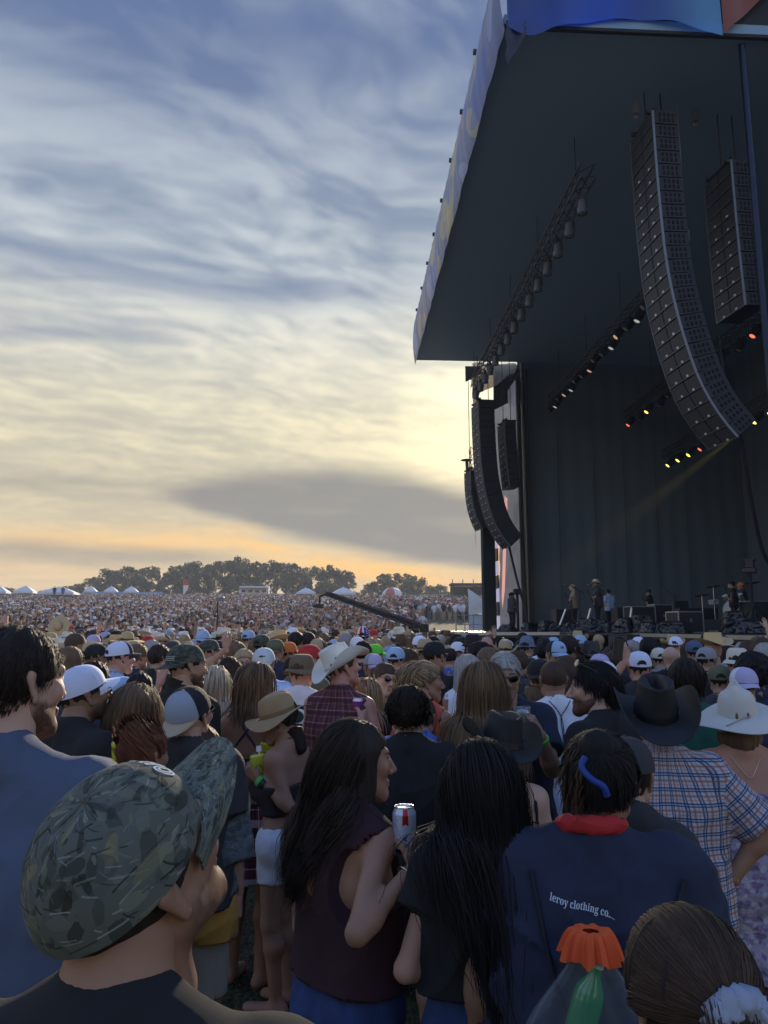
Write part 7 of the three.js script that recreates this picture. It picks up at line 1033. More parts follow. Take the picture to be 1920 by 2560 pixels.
// ------------------------------------------------------------------ the far side of the stage: video screen, tower, canopy
{
  const t = canvas(512, 768, (c, w, h) => {
    c.fillStyle = '#4a4c55'; c.fillRect(0, 0, w, h); const r = rng(12); for (let i = 0; i < 500; i++) { c.fillStyle = i % 2 ? 'rgba(120,122,140,.06)' : 'rgba(20,22,30,.06)'; c.fillRect(r() * w, r() * h, 20 + r() * 60, 8 + r() * 60); }
    // (a close picture of a forearm and hand, pink and violet, over grey)
    c.fillStyle = '#c98f86'; c.beginPath(); c.moveTo(330, 330); c.lineTo(372, 350); c.lineTo(300, 640); c.lineTo(262, 700); c.lineTo(250, 660); c.fill(); c.fillStyle = '#dba59a'; c.beginPath(); c.moveTo(200, 330); c.quadraticCurveTo(260, 320, 255, 440); c.quadraticCurveTo(230, 560, 170, 600); c.lineTo(160, 560); c.quadraticCurveTo(215, 470, 200, 330); c.fill();
    c.fillStyle = '#e6b274'; c.beginPath(); c.moveTo(215, 480); c.lineTo(240, 560); c.lineTo(205, 640); c.fill(); c.fillStyle = '#9d8fc0'; c.beginPath(); c.moveTo(90, 250); c.lineTo(130, 200); c.lineTo(118, 360); c.fill(); c.fillStyle = '#b7a6cf'; c.fillRect(60, 342, 84, 18); c.strokeStyle = '#8f90b0'; c.lineWidth = 5; for (let i = 0; i < 22; i++) { c.beginPath(); c.moveTo(40 + r() * 120, 380 + r() * 330); c.lineTo(40 + r() * 120, 380 + r() * 330); c.stroke(); } c.strokeStyle = '#33343c'; c.lineWidth = 2; for (let i = 0; i < 12; i++) { c.beginPath(); c.arc(330 + r() * 150, 120 + r() * 500, 14 + r() * 18, 0, 4); c.stroke(); }
  });
  const s = thing('video_screen', onStage(5.3, 0, 26.3), STAGE_TURN, 'tall grey video screen with a pink arm on it beyond the far speakers', 'video screen');
  const panel = new THREE.PlaneGeometry(9.3, 13); panel.rotateY(-Math.PI / 2); panel.translate(-0.1, 8.3, 0);
  part(s, 'screen_face', panel, new THREE.MeshStandardMaterial({ color: 0x0a0a0a, roughness: 0.5, emissiveMap: t, emissive: 0xffffff, emissiveIntensity: 0.85 })); part(s, 'screen_case', bx(0.14, 13.2, 9.5, 0.0, 8.3, 0), DARKSTEEL);
  const fr = []; for (const z of [-4.5, 0, 4.5]) fr.push(bar(V3(0.5, 0, z), V3(0.5, 15.4, z), 0.06, 6)); part(s, 'support_post', merge(fr), DARKSTEEL).userData.kind = 'stuff'; part(s, 'support_truss', truss(V3(0.3, 15.2, -4.6), V3(0.3, 15.2, 4.6), 0.4, 0.03), DARKSTEEL);
  // strip of small panels beside it
  const col = thing('panel_column', at(1246, 1560, 43), STAGE_TURN, 'narrow column of violet and dark light panels beside the screen tower', 'light panels'); col.position.y = 0;
  for (let i = 0; i < 10; i++) { part(col, i % 2 ? 'dark_panel' : 'lit_panel', bx(0.1, 0.72, 0.55, 0, 2.2 + i * 0.78, 0, 0.01), i % 2 ? mat(0.03, 0.03, 0.04, 0.5) : new THREE.MeshStandardMaterial({ color: 0x222222, emissive: new THREE.Color().setRGB(0.28, 0.27, 0.38) })); }
  const tw = thing('screen_tower', at(1224, 1560, 40), STAGE_TURN, 'black tower post standing before the far speakers', 'tower'); tw.position.y = 0; part(tw, 'tower_wrap', bx(0.66, 9.2, 0.66, 0, 4.6, 0, 0.03), mat(0.014, 0.017, 0.02, 0.95)); part(tw, 'foot_plate', bx(1.2, 0.06, 1.2, 0, groundY(0, -40) + 0.03, 0), DARKSTEEL);
  // beige canopy above the far speakers
  const cn = thing('speaker_canopy', at(1185, 915, 38.6), STAGE_TURN, 'beige cloth canopy and small frame over the far speaker hang', 'canopy'); const bg = mat(0.36, 0.33, 0.29, 0.9, { transmission: 0.25, thickness: 0 });
  part(cn, 'cloth_front', sheet((u, v) => V3(-0.1 + u * 2.4 + 0.05 * Math.sin(v * 5), 0.15 - v * (2.0 - u * 1.5) + 0.06 * Math.sin(u * 9), 0.06 * Math.sin(u * 14 + v * 3)), 24, 10), bg); part(cn, 'cloth_side', sheet((u, v) => V3(-0.12 + u * 0.32 + 0.1 * v, -0.7 - v * 4.2 * (1 - u * 0.5), -0.1 + 0.06 * Math.sin(v * 9 + u * 4)), 6, 16), bg); part(cn, 'peak_flap', sheet((u, v) => V3(-0.5 + u * 0.9, -0.05 - v * (0.9 - u * 0.5), 0.08), 4, 4, 0.02), mat(0.02, 0.022, 0.025, 0.9)); part(cn, 'dark_scrim', sheet((u, v) => V3(1.15 + u * 2.0, 0.3 - v * lerp(2.6, 1.6, u) + 0.04 * Math.sin(v * 9), -0.6 + 0.05 * Math.sin(u * 11 + v * 4)), 16, 8, 0.03), mat(0.02, 0.023, 0.027, 0.95)); part(cn, 'canopy_frame', truss(V3(-0.1, -4.6, 0.1), V3(-0.1, -7.2, 0.1), 0.45, 0.025), DARKSTEEL); part(cn, 'canopy_cord', bar(V3(-0.1, -7, 0.1), V3(-0.1, -9.9, 0.1), 0.008, 4), DARKSTEEL);
  const dish = thing('antenna_dish', at(1167, 1152, 39), 0, 'small flat dish aerial on a short mast left of the far speakers', 'aerial'); part(dish, 'dish_plate', (() => { const g = new THREE.SphereGeometry(0.36, 20, 6, 0, 6.3, 0, 1.2); g.scale(1, 0.25, 1); return g; })(), DARKSTEEL); part(dish, 'mast', bar(V3(0, 0.02, 0), V3(0.05, -1.3, 0), 0.09, 8), DARKSTEEL);
  // cables that swing down from the speakers
  for (const [pts, lab] of [[[[1225, 1000, 38], [1237, 1130, 38], [1258, 1290, 37.5], [1290, 1440, 37], [1318, 1540, 36]], 'black cable bundle drooping from the far speakers to the deck'], [[[1845, 1055, 17.4], [1862, 1150, 18], [1880, 1260, 19], [1912, 1390, 20], [1960, 1460, 20.5]], 'black cable bundle hanging from the bottom of the nearest speakers'], [[[1296, 1010, 36.5], [1300, 1180, 36.5], [1306, 1330, 36.5], [1318, 1560, 36.5]], 'thin cable hanging straight beside the short speaker hang'], [[[1795, 840, 17.8], [1812, 960, 17.8], [1838, 1040, 17.8], [1850, 1058, 17.6]], 'thick cable looped behind the lowest near speaker boxes']])
    top('cable', tube(pts.map((p) => at(...p)), lab.includes('nearest') || lab.includes('looped') ? 0.05 : 0.06, 40, 6), BLACK, lab, 'cable');
}
// ------------------------------------------------------------------ stage lights on the trusses
{
  const g = { yoke: merge([bx(0.3, 0.04, 0.06, 0, -0.14, 0), bx(0.03, 0.3, 0.05, 0.15, -0.28, 0), bx(0.03, 0.3, 0.05, -0.15, -0.28, 0)]), head: (() => { const q = new THREE.LatheGeometry([[0, 0.24], [0.1, 0.22], [0.13, 0.05], [0.14, -0.2], [0.15, -0.24], [0.13, -0.25]].map(([r, y]) => new THREE.Vector2(r, y)), 16); q.translate(0, -0.38, 0); return q; })(), lens: (() => { const q = new THREE.SphereGeometry(0.125, 14, 6, 0, 6.3, 0, 1.1); q.scale(1, 0.4, 1); q.rotateX(Math.PI); q.translate(0, -0.58, 0); return q; })(), clamp: merge([bx(0.09, 0.12, 0.09, 0, -0.06, 0), bx(0.2, 0.1, 0.2, 0, -0.17, 0, 0.01)]) };
  const glow = (c, k) => new THREE.MeshStandardMaterial({ color: 0x111111, emissive: new THREE.Color().setRGB(...c), emissiveIntensity: k }), off = mat(0.25, 0.28, 0.32, 0.15), Wm = glow([0.75, 0.78, 0.7], 0.35), Y = glow([1, 0.72, 0.12], 2.2), Rd = glow([1, 0.2, 0.12], 0.9), Am = glow([0.9, 0.55, 0.35], 0.4), GB = mat(0.1, 0.115, 0.135, 0.5);
  const rows = ['front row of lamps under the roof', 'second row of lamps, pale glints over the stage', 'third row of lamps deeper in the stage', 'rear low row of lamps'];
  let made = null; const light = (v, y, u, tiltZ, m, label, group, bright) => { const o = thing('stage_light', onStage(v, y - 0.2, u), STAGE_TURN, label, 'stage light', group); o.rotation.z = tiltZ; part(o, 'clamp', g.clamp, DARKSTEEL); part(o, 'yoke', g.yoke, DARKSTEEL); part(o, 'lamp_housing', g.head, bright ? GB : DARKSTEEL); part(o, 'lens', g.lens, m); made = o; return o; };
  for (let i = 0; i < 15; i++) { const u = 3.4 + i * 1.2; light(2.85, 14.1, u, 0, off, rows[0], 'stage lights hung from the front truss', true); }
  for (let i = 0; i < 17; i++) { const u = 6.9 + i * 0.88; light(7.1, 13.6, u, -0.5 - (i % 3) * 0.14, i % 4 === 1 ? Am : i % 3 === 0 ? Wm : off, i % 4 === 1 ? 'amber lamp in the second row over the stage' : i % 3 === 0 ? 'pale lit lamp in the second row over the stage' : 'unlit lamp in the second row over the stage', 'second truss stage lights' + (i % 4 === 1 ? ', amber' : i % 3 === 0 ? ', lit' : ', unlit')); }
  for (let i = 0; i < 14; i++) { const u = 5.6 + i * 1.18, k = i % 5; light(11.2, 12.9, u, -0.4 - (i % 2) * 0.25, k === 1 ? Y : k === 3 ? Rd : off, k === 1 ? 'yellow lamp glowing in the third row' : k === 3 ? 'red lamp glowing in the third row' : 'dark lamp in the third row', 'third truss stage lights' + (k === 1 ? ', yellow' : k === 3 ? ', red' : ', dark')); }
  for (let i = 0; i < 9; i++) { const u = 11.5 + i * 1.15; light(13.1, 10.7, u, -0.75, i === 5 ? Rd : Y, i === 5 ? 'red lamp among the yellow ones in the rear row' : 'yellow beam lamp in the rear row behind the near speakers', i === 5 ? undefined : 'rear truss stage lights, yellow'); }
  // the beams of two rear lamps show in the haze
  for (const u of [20.6, 13.4]) { const p = onStage(12.85, 10.1, u), q = onStage(9.5, 7.4, u + 1.2), sp = new THREE.SpotLight(new THREE.Color(1, 0.75, 0.12), 4200, 30, 0.08, 0.9, 2); sp.position.copy(p); sp.target.position.copy(q); sp.castShadow = true; sp.name = 'beam_lamp'; scene.add(sp); scene.add(sp.target); }
  for (const [px, py, d, lab] of [[1588, 272, 17.5, 'small chain motor hanging left of the top of the near speakers'], [1737, 290, 18.2, 'chain motor with pale fittings between the two near speaker hangs'], [1715, 590, 18, 'small work lamp housing between the near speaker hangs']]) { const o = thing('chain_motor', at(px, py, d), 0.4, lab, 'chain motor'); part(o, 'motor_case', bx(0.16, 0.34, 0.14, 0, 0, 0, 0.03), mat(0.12, 0.13, 0.15, 0.5)); part(o, 'hook', new THREE.TorusGeometry(0.06, 0.015, 6, 16).translate(0, -0.24, 0), STEEL); part(o, 'chain', bar(V3(0, 0.17, 0), V3(0, ROOF - o.position.y, 0), 0.014, 5), STEEL); }
}
// ------------------------------------------------------------------ on the deck: band, backline, covered monitors
const deckAt = (px, d) => { const [x] = ray(px, 1560); return V3(x * d, DECK, -d); };
{
  const band = (px, d, o, label) => { const p = deckAt(px, d), T = template(o.sex ?? 'm', o.arms ?? 'cross', o.wide ?? 1, 0), grp = thing('person', p, -(o.turn ?? -60) * D2R, label, 'person', 'performers on the stage'); grp.scale.setScalar(o.sc ?? 1.03); if (o.seat) grp.position.y -= 0.15;
    part(grp, 'body', T.body, SKIN[o.skin ?? 'mid']); part(grp, 'shirt', T.shirt(o.cut ?? 'tee'), fab(o.shirt)); part(grp, 'trousers', T.legs(1), fab('black')); const M = T.Z.headM; if (o.hat === 'cow') addHat(grp, M, cowboyGeo({ lod: 1 }), { m: fab(o.hc), band: fab('brown') }); else if (o.hat) addCap(grp, M, { m: fab(o.hc), lod: 1 }); if (o.hair !== 'bald') part(grp, 'hair', hairGeo(o.hair ?? 'short', 0.0105, 1, !!o.hat), HAIR[o.hcol ?? 'dark']).applyMatrix4(M); return grp; };
  const guitar = (px, d, turn, col, label) => { const p = deckAt(px, d); p.y = DECK + 1.06; const o = thing('guitar', p, -turn * D2R, label, 'guitar'); const sh = new THREE.Shape(); for (let i = 0; i <= 30; i++) { const a = i / 30 * 6.283, r = 0.16 + 0.035 * Math.cos(2 * a) - 0.02 * Math.cos(a * 3); sh[i ? 'lineTo' : 'moveTo'](Math.cos(a) * r * 1.15, Math.sin(a) * r); } const g = new THREE.ExtrudeGeometry(sh, { depth: 0.045, bevelEnabled: true, bevelSize: 0.008, bevelThickness: 0.008, bevelSegments: 2 }); const m = new THREE.Group(); void m; part(o, 'guitar_body', g, mat(...col, 0.3)); part(o, 'neck', bx(0.66, 0.05, 0.022, 0.48, 0, 0.055), mat(0.12, 0.07, 0.04, 0.5)); part(o, 'headstock', bx(0.16, 0.075, 0.02, 0.86, 0.01, 0.05, 0.006), mat(0.02, 0.02, 0.02, 0.4)); part(o, 'strap', bar(V3(-0.15, 0.05, -0.02), V3(0.1, 0.42, -0.2), 0.02, 5), BLACK); o.rotation.z = 0.45; return o; };
  band(1437, 29, { turn: -70, shirt: 'khaki', hat: 'cap', hc: 'tan', arms: 'cross', skin: 'fair' }, 'guitarist on stage in a tan cap and khaki shirt, left of the singer'); guitar(1428, 28.7, -70, [0.1, 0.05, 0.03], 'dark guitar of the performer in the khaki shirt');
  band(1496, 27.2, { turn: -75, shirt: 'charcoal', hat: 'cow', hc: 'cream', arms: 'cross', skin: 'tan', sc: 1.06, wide: 1.15 }, 'singer on stage in a cream cowboy hat and dark grey tee'); guitar(1486, 26.9, -75, [0.16, 0.08, 0.04], 'brown guitar held by the singer in the cream cowboy hat');
  band(1525, 30.5, { turn: -20, shirt: 'sky', arms: 'down', hcol: 'black', sc: 0.96 }, 'person in a pale blue tee standing behind the singer');
  band(1627, 33, { turn: -60, shirt: 'black', hat: 'cap', hc: 'black', arms: 'cross' }, 'dark dressed bass player at the back of the stage'); guitar(1622, 32.7, -60, [0.02, 0.015, 0.015], 'dark bass guitar at the back of the stage');
  band(1862, 25, { turn: -70, shirt: 'black', hat: 'cap', hc: 'orange', arms: 'half', seat: 1, skin: 'tan', sc: 1.02 }, 'drummer in an orange cap behind the drum kit');
  band(1838, 23.4, { turn: -60, shirt: 'black', arms: 'cross', sc: 0.9, hcol: 'black' }, 'crew member in black with a guitar beside the drum kit'); guitar(1832, 23.1, -60, [0.2, 0.09, 0.05], 'tan guitar held beside the drum kit');
  band(1281, 27, { turn: 60, shirt: 'charcoal', arms: 'half', sc: 0.86, sex: 'f', hair: 'pony' }, 'camera operator in grey at the far left of the stage edge');
  // drum kit
  const dk = thing('drum_kit', deckAt(1822, 24.4), -1.1, 'drum kit with chrome shells and cymbals on the dark stage', 'drum kit'); const ch = mat(0.5, 0.52, 0.55, 0.2, { metalness: 0.8 }), skinD = mat(0.6, 0.6, 0.58, 0.6), drum = (r, l, x, y, z, rx, n) => { const g = new THREE.CylinderGeometry(r, r, l, 24, 1, true); g.rotateX(rx); g.translate(x, y, z); const e = new THREE.CylinderGeometry(r * 0.98, r * 0.98, l * 0.98, 24); e.rotateX(rx); e.translate(x, y, z); const d = part(dk, n, g, ch); part(d, 'drum_skin', e, skinD); };
  part(dk, 'riser', bx(3, 0.4, 2.6, 0, 0.2, 0, 0.01), BLACK); drum(0.3, 0.45, 0, 0.72, -0.35, Math.PI / 2, 'bass_drum'); drum(0.16, 0.22, -0.2, 1.12, -0.3, 0.4, 'tom'); drum(0.16, 0.22, 0.2, 1.12, -0.3, 0.4, 'tom'); drum(0.2, 0.36, 0.62, 0.82, 0, 0, 'floor_tom'); drum(0.18, 0.14, -0.45, 1.0, 0.1, 0.1, 'snare_drum');
  for (const [x, y, z] of [[-0.75, 1.55, -0.3], [0.7, 1.6, -0.35], [-0.9, 1.25, 0.1]]) { const g = new THREE.ConeGeometry(0.24, 0.045, 24); g.rotateZ(0.15); g.translate(x, y, z); const c = part(dk, 'cymbal', g, mat(0.5, 0.42, 0.2, 0.25, { metalness: 0.9 })); part(c, 'cymbal_stand', bar(V3(x, 0.4, z), V3(x, y, z), 0.014, 5), ch); }
  // follow lamp on a tall stand
  const fl = thing('camera_stand', deckAt(1884, 20.5), -0.6, 'tall black stand with a boxy lamp head at the right of the stage', 'stand'); part(fl, 'post', bar(V3(0, 0, 0), V3(0, 1.7, 0), 0.045, 10), BLACK); for (const a of [0, 2.1, 4.2]) part(fl, 'leg', bar(V3(0, 0.75, 0), V3(Math.sin(a) * 0.55, 0.02, Math.cos(a) * 0.55), 0.025, 6), BLACK); part(fl, 'lamp_head', merge([bx(0.34, 0.14, 0.3, 0, 1.72, 0, 0.02), bx(0.2, 0.22, 0.24, 0.02, 1.9, 0, 0.02), bx(0.3, 0.05, 0.28, 0.02, 2.02, 0, 0.01)]), mat(0.03, 0.03, 0.034, 0.5)); const fl2 = thing('camera_stand', deckAt(1295, 26.5), 0, 'thin black tripod stand at the far left of the stage edge', 'stand'); part(fl2, 'post', bar(V3(0, 0, 0), V3(0, 1.35, 0), 0.05, 8), BLACK); part(fl2, 'lamp_head', bx(0.26, 0.2, 0.22, 0, 1.42, 0, 0.02), BLACK);
  // cases, cabinets
  const cases = [[1712, 22.5, 0.78, 0.62, 0.7, 'flight case with bright metal edges at the stage front', true], [1600, 27, 0.9, 0.9, 0.6, 'black amplifier cabinet with white frame edges', true], [1652, 27.5, 0.7, 0.98, 0.5, 'tall equipment rack with a pale top right of the framed cabinet', true], [1560, 30, 0.8, 0.95, 0.6, 'black cabinet behind the person in pale blue', false], [1735, 29, 1.6, 0.9, 0.8, 'broad black cabinet in front of the drum riser', false], [1910, 23, 1.1, 0.95, 0.7, 'dark amplifier cabinet at the right edge of the stage', true], [1698, 31, 0.6, 1.25, 0.6, 'tall speaker cabinet at the back of the stage', false], [1405, 31, 0.7, 0.9, 0.6, 'square cabinet behind the khaki guitarist', false]];
  for (const [px, d, w, h, dp, lab, edge] of cases) { const o = thing('equipment_case', deckAt(px, d), STAGE_TURN + 0.1, lab, 'equipment case'); part(o, 'case_body', bx(w, h, dp, 0, h / 2, 0, 0.015), mat(0.02, 0.021, 0.023, 0.6)); if (edge) { const e = []; for (const x of [-1, 1]) for (const z of [-1, 1]) e.push(bx(0.03, h + 0.01, 0.03, x * w / 2, h / 2, z * dp / 2)); for (const y of [0.015, h]) for (const z of [-1, 1]) e.push(bx(w, 0.03, 0.03, 0, y, z * dp / 2)); for (const y of [0.015, h]) for (const x of [-1, 1]) e.push(bx(0.03, 0.03, dp, x * w / 2, y, 0)); part(o, 'metal_edge', merge(e), mat(0.55, 0.56, 0.58, 0.35, { metalness: 0.7 })); part(o, 'latch', bx(0.08, 0.1, 0.02, 0, h * 0.6, dp / 2 + 0.008), STEEL); } }
  // wedge monitors and gear under crumpled black covers along the edge
  const cover = (seed, w, h, d) => surf((x, y, z) => { const n = 0.09 * (noise3(x * 5 + seed, y * 6, z * 5) - 0.5) + 0.06 * (noise3(x * 13, y * 11 + seed, z * 13) - 0.5) * 2 * 0.6 + 0.03 * Math.abs(noise3(x * 24 + seed, y * 22, z * 24) - 0.5); const qx = Math.abs(x) - w * (1 - 0.35 * y / h), qy = Math.abs(y - h / 2) - h / 2, qz = Math.abs(z) - d * (1 - 0.4 * y / h); return Math.max(Math.hypot(Math.max(qx, 0), Math.max(qy, 0), Math.max(qz, 0)) + Math.min(0, Math.max(qx, qy, qz)) - 0.05 + n, -y); }, [-w - 0.25, -0.05, -d - 0.25], [w + 0.25, h + 0.3, d + 0.25], 0.045);
  const shiny = mat(0.009, 0.01, 0.012, 0.38, { clearcoat: 0.25 }), covers = [0, 1, 2, 3].map((i) => cover(i * 7.3, 0.3 + 0.08 * (i % 2), 0.4 + 0.16 * (i % 3), 0.28)), r = rng(66);
  [[1268, 26.5, 'at the far corner'], [1330, 25.5, 'left of the shallow step'], [1368, 25, 'with a pale folded edge'], [1398, 24.6, 'right beside a wet glint'], [1432, 24, 'below the khaki guitarist'], [1466, 23.6, 'under the singer’s left foot'], [1500, 23.2, 'below the singer'], [1522, 23, 'below the person in pale blue'], [1548, 22.6, 'just right of the singer'], [1574, 22.2, 'in the middle of the stage edge'], [1606, 21.8, 'under the framed cabinet'], [1632, 21.4, 'below the bass player'], [1660, 21, 'left of the flight case'], [1685, 20.6, 'touching the flight case'], [1836, 20.4, 'at the foot of the drum kit'], [1880, 19.6, 'under the boxy lamp stand'], [1916, 19, 'at the right edge']].forEach(([px, d, w], i) => { const o = top('covered_monitor', covers[i % 4], shiny, 'crumpled black covered stage monitor ' + w, 'stage monitor', 'covered monitors along the stage edge'); o.position.copy(deckAt(px, d)); o.rotation.y = r() * 6.28; o.scale.set(0.75 + 0.3 * r(), 0.5 + 0.3 * r(), 0.75 + 0.3 * r()); });
  [[1572, 22.6, 0.16, 'left upright silver bar among the covers'], [1462, 23.4, 0.3, 'tilted pale bar below the khaki guitarist'], [1395, 24.4, 0.4, 'tilted pale flap by the step']].forEach(([px, d, a, lab]) => { const o = thing('metal_bar', deckAt(px, d), 0, lab, 'bar'); part(o, 'bar_tube', bar(V3(0, 0.1, 0), V3(Math.sin(a) * 0.7, 0.75, 0), 0.035, 8), mat(0.6, 0.6, 0.58, 0.3, { metalness: 0.6 })); part(o, 'bar_foot', bx(0.2, 0.06, 0.2, 0, 0.05, 0, 0.01), BLACK); });
  for (const [px, d, lab] of [[1452, 26, 'microphone on a boom stand before the khaki guitarist'], [1511, 26.2, 'microphone stand beside the singer'], [1690, 30, 'tall microphone stand with a pale clip at the back']]) { const o = thing('microphone_stand', deckAt(px, d), 0.3, lab, 'microphone stand'); part(o, 'stand_base', new THREE.CylinderGeometry(0.16, 0.17, 0.03, 20).translate(0, 0.015, 0), BLACK); part(o, 'pole', bar(V3(0, 0, 0), V3(0, 1.45, 0), 0.014, 6), BLACK); part(o, 'boom', bar(V3(0.15, 1.35, 0), V3(-0.4, 1.65, 0), 0.011, 6), BLACK); part(o, 'microphone', merge([bar(V3(-0.4, 1.65, 0), V3(-0.56, 1.64, 0), 0.02, 8), flat(new THREE.SphereGeometry(0.034, 10, 8).translate(-0.58, 1.64, 0))]), mat(0.25, 0.25, 0.26, 0.4, { metalness: 0.6 })); }
  // control boxes on the skirt
  for (const [px, py, d, lab] of [[1430, 1604, 20.5, 'black speaker box set into the thrust skirt'], [1560, 1612, 18.2, 'black speaker box set into the stage skirt right of the step']]) { const o = thing('front_speaker', at(px, py, d), STAGE_TURN - Math.PI / 2, lab, 'loudspeaker'); part(o, 'cabinet', bx(1.3, 0.5, 0.3, 0, 0, 0, 0.015), BLACK); part(o, 'grille', bx(1.22, 0.42, 0.02, 0, 0, 0.155), GRILLE); part(o, 'badge', bx(0.05, 0.05, 0.01, 0.45, 0, 0.17), mat(0.6, 0.62, 0.6, 0.4)); }
}
// ------------------------------------------------------------------ camera crane over the crowd
{
  const a = at(818, 1484, 30), b = at(1050, 1566, 22), o = thing('camera_crane', a, 0, 'black camera crane arm slanting down to the right over the far crowd', 'camera crane'), d = V3().subVectors(b, a);
  part(o, 'crane_arm', truss(V3(0, 0, 0), d, 0.13, 0.03, 0.3), BLACK); part(o, 'arm_beam', bar(V3(0, -0.02, 0), d, 0.05, 8, 0.05), BLACK); part(o, 'camera_head', merge([bar(V3(0, 0, 0), V3(-0.3, -0.12, 0), 0.05, 6), bar(V3(-0.3, -0.1, 0), V3(-0.3, -0.42, 0), 0.04, 6), bx(0.34, 0.16, 0.18, -0.3, -0.5, 0, 0.02), bx(0.12, 0.1, 0.12, -0.52, -0.5, 0, 0.02)]), BLACK); part(o, 'counterweight', bx(0.26, 0.24, 0.26, d.x + 0.12, d.y - 0.05, d.z + 0.06, 0.02), BLACK); part(o, 'crane_post', bar(V3(d.x * 0.93, d.y * 0.93, d.z * 0.93), V3(d.x * 0.93, groundY(0, -22) - a.y, d.z * 0.93), 0.09, 10), BLACK);
  const p = thing('video_pole', at(543, 1556, 20), 0, 'thin black pole with a small camera standing in the crowd', 'pole'); part(p, 'pole_tube', bar(V3(0, 0.62, 0), V3(0, groundY(0, -20) - p.position.y, 0), 0.02, 6), BLACK); part(p, 'camera', bx(0.22, 0.1, 0.12, 0.06, 0.62, 0, 0.02), mat(0.2, 0.2, 0.2, 0.4));
}
